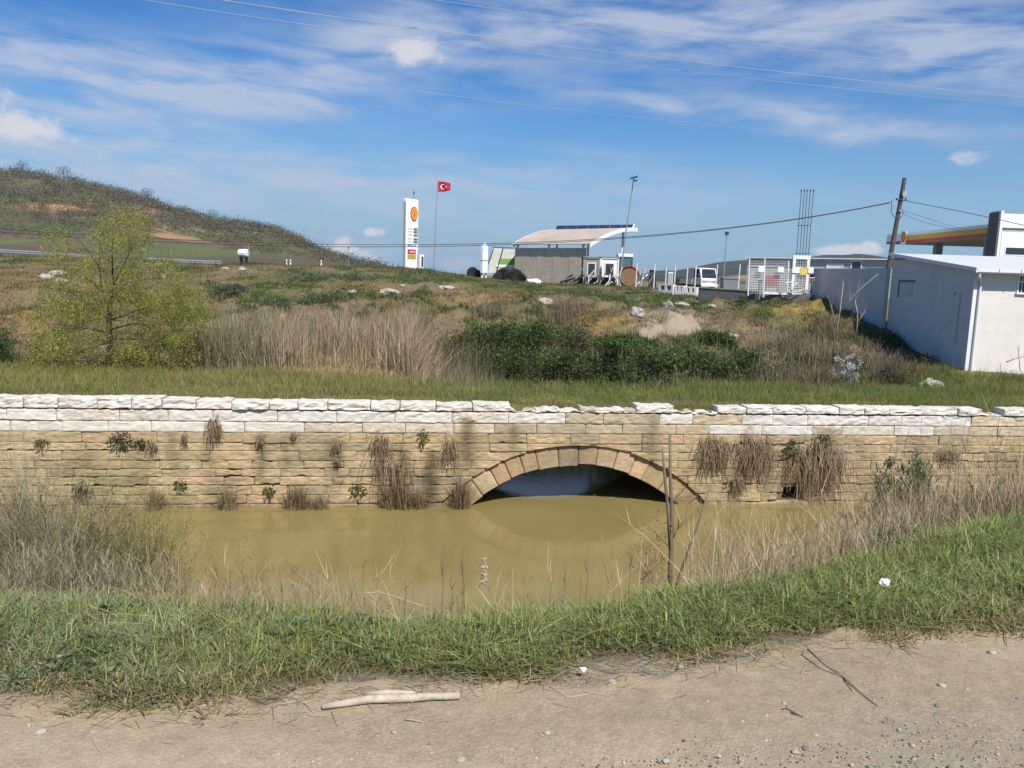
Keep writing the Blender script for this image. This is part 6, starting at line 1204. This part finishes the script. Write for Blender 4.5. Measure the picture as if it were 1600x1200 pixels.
# ---------------------------------------------------------------- the near bank: shrubs, dry stems, the dead sapling
def broom(px, top, D, w, lab, n, cols, leafcols, leafn, wd=.0036, lean=.16, name='twiggy_shrub', group='twiggy shrubs on the near bank', bottom=None):
    s = D/F; c = P(px, 800, D); g = float(H(c[0], D)); h = (float(P(px, top, D)[2])-g)*1.06; n = int(n*1.2); root = empty(name, (c[0], D, g), 0, lab, 'shrub', group)
    B = np.stack([rng.normal(0, w*s*.22, n), rng.normal(0, w*s*.25, n), np.full(n, -.05)], 1); Hh = h*rng.beta(4, 1.5, n)*1.05; az = rng.uniform(0, 6.3, n); ln = np.abs(rng.normal(0, lean, n))+.04; cu = rng.normal(.10, .12, n)
    blades('stems', B, Hh, wd*1.3*np.ones(n), az, ln, cu, pick(cols, [1]*len(cols), n, .15), 'twig', root, segs=4)
    m = n*10; i = rng.integers(0, n, m); t = rng.uniform(.2, 1.0, m); d = np.stack([np.cos(az), np.sin(az)], 1)[i]; hh = Hh[i]; pos = B[i].copy(); pos[:, 2] += hh*(t-.35*np.abs(cu[i])*t*t); pos[:, :2] += d*(hh*(ln[i]*t+cu[i]*t*t))[:, None]
    a2 = az[i]+rng.normal(0, .9, m); Lt = h*rng.uniform(.06, .22, m); l2 = np.abs(rng.normal(.6, .4, m))
    blades('twigs', pos, Lt, wd*.75*np.ones(m), a2, l2, rng.normal(0, .15, m), pick(cols, [1]*len(cols), m, .2), 'twig', root, segs=2)
    if leafn:
        j = rng.integers(0, m, leafn); tt = rng.random(leafn); q = pos[j].copy(); q[:, 2] += Lt[j]*tt; q[:, :2] += np.stack([np.cos(a2[j]), np.sin(a2[j])], 1)*(Lt[j]*l2[j]*tt)[:, None]; q += rng.normal(0, .006, q.shape)
        leaves('foliage', q, rng.uniform(.010, .024, leafn), pick(leafcols, [1]*len(leafcols), leafn, .2), .35, -.4, 'leaf', root)
GB = [C(.29, .25, .16), C(.24, .205, .13), C(.34, .29, .20)]; GG = [C(.22, .215, .065), C(.18, .185, .055), C(.27, .25, .09)]
for a in [(-60, 690, 6.6, 150, 'grey brown twiggy shrub just past the left edge of the photo', 240, GB, GG, 2500), (25, 715, 6.2, 120, 'tall grey brown twiggy shrub at the left edge of the near bank', 240, GB, GG, 2800), (95, 765, 6.0, 120, 'grey green twiggy shrub, second from the left edge of the near bank', 260, GB, GG, 9000), (170, 790, 6.4, 120, 'yellow green twiggy shrub in the middle of the left group, leaning over the water', 260, [GB[0], C(.27, .24, .11), C(.22, .20, .09)], GG, 17000),
          (228, 812, 6.1, 90, 'yellow green twiggy shrub at the water side of the left group', 190, [C(.27, .24, .11), C(.22, .20, .09)], GG, 12000), (60, 840, 5.3, 140, 'low dense brown shrub in front of the left group', 260, GB, GG, 1400), (190, 862, 5.2, 130, 'low brown twiggy shrub at the grass edge, right end of the left group', 240, GB, GG, 1500)]:
    broom(*a)
for px, top, D, lab in [(35, 690, 6.8, 'single tall thin stem rising at the far left of the near bank'), (108, 742, 6.6, 'single thin leafy stem leaning right over the left shrubs')]:
    broom(px, top, D, 14, lab, 5, GB, GG, 160, .006, .18, 'tall_stem', 'single tall stems on the near bank')
# fringe of fine dry stalks along the crest
def fringe(name, lab, x0, x1, n, hmin, hmax, dmin, dmax, cols, wd, dens=None):
    px = rng.uniform(x0, x1, n); xx = (px-800)/F; yy = 4.2+np.zeros(n); dd = rng.uniform(dmin, dmax, n)
    for _ in range(6): x = xx*yy*1.06; yy = crest(x)+dd
    x = xx*yy*1.06; k = rng.random(n) < (fbm(x*2.5, yy*1.5, 3)*1.5 if dens is None else dens(px)); x, y = x[k], yy[k]; n = len(x)
    B = np.stack([x, y, H(x, y)-.02], 1); h = rng.uniform(hmin, hmax, n)*rng.uniform(.5, 1.1, n)
    az = rng.uniform(0, 6.3, n); ln = rng.normal(0, .38, n); cu = rng.normal(.12, .28, n); c = pick(cols, [1]*len(cols), n, .16)
    V0 = blades(name, B, h, np.full(n, wd), az, ln, cu, c, 'twig', segs=3); tag(V0, lab, 'dry stalks', None, 'stuff')
    m = n*3; i = rng.integers(0, n, m); t = rng.uniform(.4, 1, m); q = B[i].copy(); q[:, 2] += h[i]*(t-.35*np.abs(cu[i])*t*t); q[:, :2] += np.stack([np.cos(az[i]), np.sin(az[i])], 1)*(h[i]*(ln[i]*t+cu[i]*t*t))[:, None]
    L_ = h[i]*rng.uniform(.10, .35, m); K = blades(name, q, L_, np.full(m, wd*.7), rng.uniform(0, 6.3, m), rng.normal(.6, .7, m), rng.normal(0, .3, m), c[i], 'twig', segs=2)
    # one object: join the side twigs into the stalks
    me, k2 = V0.data, K.data; bpy.ops.object.select_all(action='DESELECT'); V0.select_set(True); K.select_set(True); bpy.context.view_layer.objects.active = V0; bpy.ops.object.join()
TAN = [C(.42, .33, .21), C(.35, .27, .165), C(.48, .39, .26)]; PUR = [C(.235, .185, .105), C(.29, .23, .135), C(.18, .145, .08)]
fringe('dry_stalks', 'thin pinkish dry stalks crowding the bank edge right of the dead sapling', 1075, 1420, 1500, .25, .62, .05, 2.2, TAN+PUR[:1], .0035, lambda px: .35+.6*sm(px, 1075, 1180))
fringe('bank_edge_stalks', 'sparse dry stalks at the bank edge in front of the open water', 480, 1060, 230, .16, .45, -.1, .7, TAN+PUR, .0032, lambda px: .5+0*px)
fringe('low_brown_stalks', 'low purplish brown stalks at the bank edge right of the left shrubs', 240, 600, 700, .12, .38, -.05, 1.0, PUR+TAN[:1], .003, lambda px: 1-.7*sm(px, 300, 560))
fringe('right_bank_stalks', 'tangled brown dry stalks filling the right end of the canal', 1340, 2000, 7000, .3, 1.0, .3, 7.5, PUR+PUR+TAN, .0045, lambda px: .25+.75*sm(px, 1340, 1480))
# reeds and dry grass at the right end of the canal, by the wall
def canal_end():
    n = 6000; px = rng.uniform(1340, 1720, n); D = rng.uniform(13.5, 21.5, n); x = (px-800)/F*D; k = (rng.random(n) < sm(px+(D-17)*12, 1345, 1450)*.9) & (wall_sb(x, D)[1] < -.35); px, D, x = px[k], D[k], x[k]; n = len(px); z = np.maximum(H(x, D), WATER-.1)
    top = np.interp(px, [1340, 1400, 1480, 1560, 1700], [808, 772, 742, 722, 712]); hor = 428+(px-800)*.03; zt_ = 1.6-np.tan(np.arctan((top-600)/F)+PITCH-(px-800)/F*.03)*D; h = np.clip(zt_-z, .3, 2.6)*rng.uniform(.5, 1.05, n)
    o = blades('canal_end_reeds', np.stack([x, D, z], 1), h, rng.uniform(.008, .015, n), rng.uniform(0, 6.3, n), rng.normal(.05, .4, n), rng.normal(.15, .3, n), pick(TAN+PUR, [2, 2, 1, 2, 2, 1], n, .18), 'twig', segs=3); tag(o, 'dry reeds and grass choking the right end of the canal below the wall', 'reeds', None, 'stuff')
    n = 420; px = rng.uniform(1275, 1430, n); D = rng.uniform(11.5, 15, n); x = (px-800)/F*D; B = np.stack([x, D, np.maximum(H(x, D), WATER-.05)], 1); k = fbm(x*1.5, D*1.5, 2) > .45; B = B[k]; n = len(B)
    o = blades('water_edge_stems', B, rng.uniform(.25, .7, n), np.full(n, .014), rng.uniform(0, 6.3, n), rng.normal(.0, .15, n), rng.normal(.02, .1, n), pick([C(.16, .12, .06), C(.11, .085, .045), C(.22, .17, .09)], [2, 2, 1], n, .2), 'twig', segs=2); tag(o, 'short dark brown stems standing in the shallow water on the right', 'stems', None, 'stuff')
canal_end()
def green_reed(px, py0, py1, D, w, n, lab):
    b = P(px, py0, D); g = min(b[2], float(H(b[0], D))+.2); h = float(P(px, py1, D)[2])-g; s = D/F; root = empty('green_reed', (b[0], D, g), 0, lab, 'reed', 'green reed clumps by the wall'); B = np.stack([rng.normal(0, w*s*.25, n), rng.normal(0, .2, n), np.zeros(n)], 1); H_ = h*rng.uniform(.6, 1, n)
    blades('stems', B, H_, np.full(n, .016), rng.uniform(0, 6.3, n), rng.normal(.0, .15, n), rng.normal(.05, .06, n), vary(C(.11, .13, .05), n, .15), 'twig', root, segs=3)
    m = n*12; i = rng.integers(0, n, m); t = rng.uniform(.2, .98, m); q = B[i]+np.stack([rng.normal(0, .04, m), rng.normal(0, .04, m), H_[i]*t], 1); az = rng.uniform(0, 6.3, m)
    blades('leaf_blades', q, rng.uniform(.16, .38, m), np.full(m, .045), az, np.full(m, .5), rng.normal(.25, .3, m), pick([C(.10, .135, .06), C(.08, .11, .045), C(.15, .17, .09)], [3, 2, 2], m, .18), 'leaf', root, segs=3)
green_reed(1385, 792, 726, 20.5, 50, 46, 'green leafy reed clump by the wall, the lower left one'); green_reed(1432, 792, 706, 20.8, 46, 52, 'green leafy reed clump by the wall, the taller right one'); green_reed(1410, 796, 745, 19.8, 46, 36, 'green leafy reed clump in front of the other two by the wall')
bsh = lambda *a, **k: dry_bush(*a, **k)
for px, top, bot, D, w, lab in [(1570, 775, 850, 6.8, 80, 'tangled grey brown bush on the right bank above the grass'), (1470, 790, 850, 8.0, 90, 'tangled brown bush at the grass edge, left of the grey one'), (1640, 745, 850, 8.2, 100, 'tall tangled brown bush cut by the right edge of the photo'), (1540, 720, 830, 10.5, 110, 'tall brown dry bush rising in front of the wall at the right'), (1450, 775, 850, 11, 90, 'brown dry bush at the water end, below the green reeds')]:
    dry_bush(px, top, bot, D, w, lab, n=420, wd=.0045, name='tangled_bush', group='tangled bushes on the right bank', col=PUR[:2]+TAN[:1], leafs=240)
c_ = P(1560, 842, 6.0); bush('grey_twig_ball', (c_[0], 6.0, c_[2]), .26, .24, .16, 500, .05, [C(.22, .20, .17), C(.15, .135, .11), C(.12, .13, .07), C(.28, .26, .22)], [3, 3, 1, 1], 'round ball of dead grey twigs sunk in the grass at the right edge', 'bush', None, 160, C(.24, .22, .19), .16, float(H(c_[0], 6.0)))
# dead sapling and sticks
Dm = 4.75; bs = P(1047, 912, Dm); bs[2] = float(H(bs[0], Dm))
root = sapling('dead_sapling', bs, [[bs]+W_(Dm, (1048, 870), (1050, 800), (1047, 740), (1047, 680)), W_(Dm, (1048, 862), (1044, 800), (1038, 740), (1035, 698)), W_(Dm, (1049, 842), (1056, 828), (1060, 829)), W_(Dm, (1049, 858), (1030, 838), (1006, 816)), W_(Dm, (1049, 836), (1070, 815), (1106, 799)), W_(Dm, (1047, 880), (1030, 880), (1005, 905))], [.017, .013, .012, .005, .0045, .0045], 'brown_stem', 'dead forked sapling stub standing at the bank edge before the arch', twigs=26, tl=.14, twigcol=C(.26, .2, .14))
m_ = 300; q_ = np.array([P(rng.normal(1018, 16), rng.normal(868, 26), Dm+rng.normal(0, .08)) for _ in range(m_)])-bs; leaves('withered_leaves', q_, rng.uniform(.008, .02, m_), pick([C(.20, .14, .09), C(.14, .10, .065)], [1, 1], m_, .2), .55, .2, 'twig', root)
blades('dry_stalks', q_[:60]*np.array([1, 1, .5])-np.array([0, 0, .03]), rng.uniform(.1, .3, 60), np.full(60, .003), rng.uniform(0, 6.3, 60), rng.normal(0, .4, 60), rng.normal(.1, .2, 60), vary(C(.26, .19, .13), 60), 'twig', root, segs=3)
b2 = P(1060, 905, 4.9); b0 = P(1052, 930, 4.9); b0[2] = float(H(b0[0], 4.9)); sapling('leaning_stick', b2, [[b0, b2]+W_(4.9, (1075, 862), (1092, 815), (1111, 758))], [.012], 'brown_stem', 'single bare stick leaning right beside the dead sapling', 'stick')
b2 = P(755, 948, 4.35); t_ = empty('seed_head', b2, 0, 'pale fluffy seed head on a single stalk at the bank edge', 'seed head'); MB().tube([gz(b2[0], b2[1])-b2, P(756, 925, 4.35)-b2, P(756, 876, 4.35)-b2], [.003, .003, .002], 6).build('stalk', 'pale_stem', t_)
m_ = 420; f_ = rng.random(m_); q_ = np.array([P(756, 911-37*a, 4.35) for a in f_])-b2; q_[:, :2] += rng.normal(0, .0085, (m_, 2))*(.55+.45*np.sin(f_*19))[:, None]; leaves('fluff', q_, np.full(m_, .017), vary(C(.72, .60, .45), m_, .08), .6, 0, 'leaf', t_)
b2 = P(555, 928, 4.6); sapling('pale_reed', b2, [[b2]+W_(4.6, (590, 925)), W_(4.6, (588, 924), (620, 933)) + W_(4.5, (640, 940), (668, 949))], [.004, .0045], 'dry_wood', 'pale broken reed lying across the bank edge over the water', 'reed')
for i_, (px, y0, y1, D, lab) in enumerate([(705, 952, 888, 4.4, 'thin brown twig left of the pale seed head'), (690, 950, 850, 4.5, 'tall thin twig furthest left of the seed head'), (722, 952, 845, 4.5, 'tall thin twig between the seed head and its left neighbours'), (632, 945, 895, 4.5, 'short dark twig right of the pale broken reed'), (880, 940, 880, 4.5, 'thin dark twig midway between seed head and dead sapling'), (915, 935, 850, 4.7, 'spindly twig left of the dead sapling'), (982, 925, 845, 4.8, 'thin twig close to the left of the dead sapling')]):
    b2 = P(px, y0, D); sapling('bare_twig', b2, [[gz(b2[0], D), b2]+W_(D, (px+3, (y0*2+y1)/3), (px-2+i_, (y0+2*y1)/3), (px+4, y1)), W_(D, (px+1, (y0+y1)/2), (px+12-4*(i_ % 3)*2, y1+14))], [.0028, .002], 'grey_stem', lab, 'twig', twigs=9, tl=.07, twigcol=C(.22, .17, .12))
# ---------------------------------------------------------------- on and by the road
def on_road(px, py, z=.016): return Pz(px, py, z)
a, b, c, d = on_road(503, 1109), on_road(575, 1099), on_road(640, 1096), on_road(718, 1092); o0 = (a+b)/2
t_ = empty('fallen_branch', o0, 0, 'barkless pale branch lying along the road edge', 'branch'); up_ = np.array([0, 0, .012])
MB().tube([a-o0+up_, a*.5+b*.5-o0+up_*1.1, b-o0+up_*1.4, c-o0+up_*1.2, (c+d)/2-o0+up_*1.3, d-o0+up_*1.1], [.010, .013, .0155, .016, .0135, .014], 10).build('stem', 'dry_wood', t_, smooth=True); MB().tube([b-o0+np.array([-.012, .016, .03]), b*.55+c*.45-o0+np.array([0, .018, .03]), c-o0+np.array([.02, .016, .026])], [.006, .012, .006], 8).build('knot_ridge', 'dry_wood', t_, smooth=True)
b2 = on_road(1262, 1014, .05); sapling('fallen_twig', b2, [[b2, on_road(1290, 1040, .04), on_road(1318, 1058, .02), on_road(1345, 1082, .02), on_road(1371, 1103, .014)], [on_road(1318, 1058, .02), on_road(1327, 1072, .02), on_road(1334, 1084, .012)], [on_road(1300, 1046, .03), on_road(1335, 1059, .02)]], [.0038, .0025, .002], 'grey_stem', 'dark forked twig lying from the grass onto the road', 'twig')
b2 = on_road(1228, 1106, .02); sapling('fallen_twig', b2, [[on_road(1229, 1103, .04), b2, on_road(1250, 1117, .018)], [on_road(1236, 1113, .02), on_road(1256, 1120, .02)]], [.0035, .003], 'grey_stem', 'short dark twig lying alone on the road', 'twig')
b2 = on_road(884, 1090, .018); sapling('straw_stem', b2, [[b2, on_road(905, 1087, .02), on_road(930, 1082, .018)]], [.0035], 'dry_wood', 'single straw stem lying at the grass edge in the middle', 'straw')
b2 = on_road(632, 1124, .018); sapling('straw_stem', b2, [[b2, on_road(645, 1125, .02), on_road(660, 1128, .018)]], [.003], 'dry_wood', 'short straw stem on the road below the pale branch', 'straw')
paint('road_stone', (.36, .32, .27), .9, var=.2, scale=30, bump=.3); paint('pale_stone', (.40, .36, .305), .9, var=.15, scale=25, bump=.3); paint('dark_stone', (.20, .175, .15), .9, var=.2, scale=30, bump=.3)
ST = [(1472, 1073, 9, 1, 'pale two lobed stone on the road, right of the forked twig'), (1510, 1079, 7, 0, 'grey stone just right of the pale two lobed one'), (1508, 1094, 6, 0, 'rounded grey stone in front of the stone pair on the right'), (1465, 1104, 8, 2, 'dark stone below the pale two lobed one'), (1550, 1021, 9, 1, 'pale flat stone at the grass edge on the right'), (1381, 1129, 4, 2, 'small dark stone beyond the end of the forked twig'), (1405, 1141, 5, 1, 'small pale stone right of the small dark one'), (1242, 1176, 9, 0, 'angular grey stone near the bottom, left of its dark neighbour'), (1258, 1170, 8, 2, 'dark stone touching the angular grey one near the bottom'), (1160, 1128, 5, 1, 'small pale stone left of the lone dark twig'), (1197, 1119, 5, 1, 'whitish pebble just left of the lone dark twig'),
      (956, 1067, 10, 1, 'large pale stone at the grass edge in the middle'), (1064, 1043, 7, 1, 'pale stone half in the grass right of the middle'), (1105, 1097, 5, 1, 'whitish pebble alone on the middle of the road'), (1040, 1190, 8, 1, 'pale stone at the bottom edge right of the middle'), (719, 1189, 12, 0, 'flat grey stone at the bottom edge, the largest there'), (674, 1178, 6, 1, 'white pebble left of the flat grey stone at the bottom'), (616, 1145, 8, 0, 'flat stone on the road below the pale branch'), (855, 1146, 8, 1, 'flat pale stone alone on the road, centre'), (47, 1134, 10, 0, 'rounded brownish stone at the far left of the road'), (64, 1145, 12, 1, 'large pale flat stone at the far left of the road'), (146, 1145, 7, 1, 'small pale stone right of the large flat one on the left'), (247, 1190, 5, 1, 'white pebble at the bottom left'), (285, 1183, 5, 1, 'white pebble right of the one at the bottom left'), (1590, 1094, 7, 2, 'dark stone at the right edge of the road'), (1225, 1100, 6, 1, 'pale sliver of stone above the lone dark twig')]
for i, (px, py, r, k, lab) in enumerate(ST):
    g = on_road(px, py, .012); s = g[1]/F*r*.72; lump('road_stone', g+np.array([0, 0, s*.25]), s, s*.85, s*.6, ('road_stone', 'pale_stone', 'dark_stone')[k], lab, 'stone', i+11, .4, 'stones on the dirt road', n=12)
def gravel():
    n = 5200; px = rng.uniform(-300, 1950, n); py = 1045+170*rng.random(n)**.8; q = np.array([Pz(a, b, .012) for a, b in zip(px, py)]); e = road_edge(q[:, 0])-q[:, 1]; w = (.18+.8*sm(px, 950, 1500)*sm(py, 1060, 1130)+.5*sm(py, 1150, 1200)); k = (e > .03) & (rng.random(n) < w); q = q[k]; n = len(q)
    r = np.exp(rng.normal(-5.75, .45, n)); base = np.array([(1, 0, 0), (0, 1, 0), (-1, 0, 0), (0, -1, 0), (0, 0, .8), (0, 0, -.5)]); V = q[:, None]+base[None]*r[:, None, None]*rng.uniform(.6, 1.3, (n, 6, 1)); f = np.array([(0, 1, 4), (1, 2, 4), (2, 3, 4), (3, 0, 4), (1, 0, 5), (2, 1, 5), (3, 2, 5), (0, 3, 5)])
    F_ = (np.arange(n)*6)[:, None, None]+f[None]; o = np_mesh('gravel', V.reshape(-1, 3), [F_.reshape(-1, 3)], 'rubble', np.repeat(pick([C(.40, .36, .30), C(.30, .27, .23), C(.56, .52, .46), C(.20, .175, .15)], [4, 3, 1.2, 2], n, .15, .02), 6, 0)); tag(o, 'fine gravel strewn over the dirt road', 'gravel', None, 'stuff')
    n = 900; px = rng.uniform(-200, 1800, n); xx = (px-800)/F; yy = 3.1+np.zeros(n); dd = -np.abs(rng.normal(.0, .09, n))+.05
    for _ in range(5): x = xx*yy*1.06; yy = road_edge(x)+dd
    B = np.stack([x, yy, np.full(n, .022)], 1); az = rng.normal(0, .7, n)+np.pi*rng.integers(0, 2, n); L_ = rng.uniform(.03, .11, n); d = np.stack([np.cos(az), np.sin(az), 0*az], 1); s = np.stack([-np.sin(az), np.cos(az), 0*az], 1)*.0014; V = np.stack([B-s, B+s, B+d*L_[:, None]+s*.5+np.array([0, 0, .004]), B+d*L_[:, None]-s*.5+np.array([0, 0, .004])], 1).reshape(-1, 3)
    o = np_mesh('straw_scraps', V, [(np.arange(n)*4)[:, None]+np.array([[0, 1, 2, 3]])], 'twig', np.repeat(pick([C(.42, .34, .20), C(.30, .23, .13), C(.20, .15, .09)], [3, 2, 2], n, .15), 4, 0)); tag(o, 'scraps of straw along the edge of the road', 'straw', None, 'stuff')
gravel()
pb_ = Pz(1380, 911, .06); lump('plastic_bag', (pb_[0], pb_[1], max(pb_[2], float(H(pb_[0], pb_[1]))+.035)), .028, .022, .022, 'sheet_white', 'crumpled white plastic bag lying in the grass on the right', 'litter', 5, .6)
lump('paper_scrap', on_road(911, 1046, .03), .014, .012, .011, 'sheet_white', 'small white paper scrap at the foot of the grass, middle', 'litter', 8, .6, n=12)
lump('white_scrap', on_road(168, 1041, .03), .024, .018, .014, 'pale_stone', 'whitish rounded scrap in the grass at the left', 'litter', 9, .4, n=12)
# larger-leaved plants in the verge
def rosette(px, py, D, n, L0, L1, wid, cols, lab, name='thistle_plant', up=.55, z=None):
    b = P(px, py, D); b[2] = float(H(b[0], D)); root = empty(name, b, 0, lab, 'plant'); az = rng.uniform(0, 6.3, n); L_ = rng.uniform(L0, L1, n); el = rng.normal(up, .3, n); V = []; Fc = []; Cc = []; k = 0; K = 9
    col = pick(cols, [1]*len(cols), n, .14)
    for i in range(n):
        d = np.array([math.cos(az[i]), math.sin(az[i]), 0]); s = np.array([-d[1], d[0], 0]); 
        for j in range(K):
            t = j/(K-1); c = d*L_[i]*t*math.cos(el[i]*(1-.3*t)) + np.array([0, 0, 1])*L_[i]*(math.sin(el[i])*t-.75*t*t*(.4+.3*math.sin(i)))
            w = wid*L_[i]*math.sin(math.pi*(.12+.86*t))*(1.7 if j % 2 else .45); c[2] = max(c[2], .004); V += [c-s*w+np.array([0, 0, w*.35]), c, c+s*w+np.array([0, 0, w*.35])]; Cc += [col[i]]*3
        for j in range(K-1): b0 = k+3*j; Fc += [(b0, b0+1, b0+4, b0+3), (b0+1, b0+2, b0+5, b0+4)]
        k += 3*K
    np_mesh('leaf_rosette', np.array(V), [np.array(Fc)], 'leaf', np.array(Cc), root); m = max(2, n//9); blades('stalk', np.zeros((m, 3)), np.full(m, L1*.55), np.full(m, .008), rng.uniform(0, 6.3, m), rng.normal(0, .3, m), rng.normal(.1, .2, m), vary(C(.17, .2, .1), m), 'leaf', root, segs=3)
SG = [C(.33, .37, .235), C(.28, .33, .19), C(.40, .43, .31)]
def DB(px, py): return float(Pz(px, py, .02)[1])
for px, py, n, L0, L1, w, lab in [(22, 1062, 70, .05, .10, .06, 'big grey green thistle at the left edge of the verge'), (84, 1040, 60, .05, .10, .06, 'grey green thistle right of the big one on the left'), (55, 1000, 56, .05, .10, .06, 'grey green thistle behind the big one on the left'), (118, 985, 40, .04, .08, .06, 'small grey green thistle further up the left verge'), (250, 1030, 26, .02, .05, .07, 'small thistle in the grass left of centre')]:
    rosette(px, py, DB(px, py), n, L0, L1, w, SG, lab)
for px, py, lab in [(170, 958, 'round leaved mallow clump high on the left verge'), (215, 950, 'round leaved mallow clump right of the first on the left verge'), (465, 985, 'round leaved mallow clump left of centre in the grass'), (545, 975, 'pale leaved clump in the grass below the broken reed'), (440, 1000, 'low dark leaved clump left of centre')]:
    rosette(px, py, DB(px, py), 26, .04, .09, .34, [C(.14, .19, .075), C(.18, .22, .11), C(.11, .16, .05)], lab, 'mallow_plant', .9)
Dq = 5.6
for px, py, lab in [(1385, 866, 'broad pale leaved plant at the top of the right verge'), (1425, 858, 'broad pale leaved plant just right of the first at the top of the verge')]:
    b_ = P(px, py, Dq); rosette(px, py, Dq, 14, .10, .2, .24, [C(.20, .26, .15), C(.16, .22, .11)], lab, 'dock_plant', .9)
# ---------------------------------------------------------------- lying about on the far bank
def bank_stone(px, py, wpx, hpx, mat, lab, name='stone_block', cat='stone', group='stones and slabs on the far bank', seed=0, rough=.3):
    g = G(px, py+hpx*.4, 24.0); s = g[1]/F; return lump(name, g+np.array([0, 0, hpx*s*.12]), wpx*s*.55, wpx*s*.45, hpx*s*.66, mat, lab, cat, seed, rough+.35, group, n=18)
for i, a in enumerate([(610, 454, 26, 9, 'pale_stone', 'pale broad slab on the bank below the price sign'), (697, 449, 22, 6, 'pale_stone', 'long thin pale slab under the flagpole'), (851, 470, 22, 10, 'pale_stone', 'rounded pale boulder on the bank below the shed'), (995, 486, 22, 13, 'pale_stone', 'rounded whitish boulder left of the sand heap'), (1043, 474, 16, 12, 'pale_stone', 'square pale block at the top of the sand heap'), (1064, 474, 20, 6, 'pale_stone', 'flat pale slab on top of the sand heap'), (1090, 472, 14, 5, 'pale_stone', 'flat white slab right of the sand heap top'), (1456, 599, 32, 12, 'pale_stone', 'long tilted pale slab at the grass edge below the white house'), (1146, 524, 18, 8, 'pale_stone', 'broken white lump on the slope right of the sand heap'), (628, 446, 8, 4, 'pale_stone', 'small white stone right of the broad pale slab'),
                       (552, 455, 14, 6, 'road_stone', 'grey stone left of the broad pale slab'), (1112, 478, 12, 6, 'pale_stone', 'small pale block on the crest grass right of the sand heap'), (72, 432, 18, 9, 'pale_stone', 'white rubble lump behind the tree, leftmost of the heap'), (90, 426, 18, 9, 'pale_stone', 'white rubble lump behind the tree, top of the heap'), (96, 437, 14, 8, 'pale_stone', 'white rubble lump behind the tree, lowest of the heap'), (378, 420, 12, 5, 'pale_stone', 'white stone on the crest right of the guard rail'), (352, 419, 10, 4, 'pale_stone', 'small white stone on the crest at the end of the guard rail'), (256, 432, 7, 5, 'pale_stone', 'small white stone right of the tree crown'), (160, 545, 26, 12, 'pale_stone', 'grey white rubble at the foot of the yellow green tree')]):
    bank_stone(*a, seed=i+40)
bank_stone(371, 449, 20, 15, 'black_rubber', 'dark plastic sack dumped on the bank above the reeds', 'rubbish_sack', 'sack', None, 77, .55)
g = G(865, 482, 24.0); t_ = tyre_at(865, 480, g[1], .34, (1.2, .1, .2), 'black tyre half sunk in the bank below the shed'); 
def sand_heap():
    g = G(1060, 528, 24.0); g[2] = min(g[2], float(P(1060, 528, g[1])[2])); s = g[1]/F; n = 40; u = np.linspace(-1, 1, n); X, Y = np.meshgrid(u, u); r = np.sqrt(X*X+Y*Y); hum = lambda cx, cy, w, h: h*np.exp(-(((X-cx)/w)**2+((Y-cy)/w)**2)); z = hum(-.05, 0, .42, .50)+hum(.42, .1, .36, .46)+hum(-.5, -.1, .34, .30)+hum(.1, -.5, .4, .25); z = z*(.8+.9*(fbm(X*3+3, Y*3, 4)-.5)) + .16*(fbm(X*8, Y*8, 4)-.5)*sm(z, 0, .2) - .15*sm(r, .9, 1.2)
    V = np.stack([X*82*s, Y*70*s, z*60*s], -1).reshape(-1, 3); c = C(.30, .245, .17)*(.8+.4*fbm(X*5, Y*5, 4).ravel()[:, None]); o = np_mesh('sand_heap', V, [grid_faces(n, n)], 'rubble', c, None, True); o.location = (g[0], g[1]+60*s, float(H(g[0], g[1]+60*s))-.12); tag(o, 'greyish heap of dumped sand and rubble on the bank', 'sand heap')
sand_heap()

# ---------------------------------------------------------------- the air
def haze():
    mt = bpy.data.materials.new('air'); mt.use_nodes = True; nt = mt.node_tree; nt.nodes.remove(nt.nodes['Principled BSDF']); v = nt.nodes.new('ShaderNodeVolumePrincipled'); v.inputs['Color'].default_value = (.80, .88, 1.0, 1); v.inputs['Density'].default_value = .00008; v.inputs['Anisotropy'].default_value = .2
    nt.links.new(v.outputs[0], nt.nodes['Material Output'].inputs['Volume']); MAT['air'] = mt
    o = MB().box(-5200, 5200, -60, 3200, -14, 120).build('haze', 'air'); tag(o, kind='stuff')
haze()
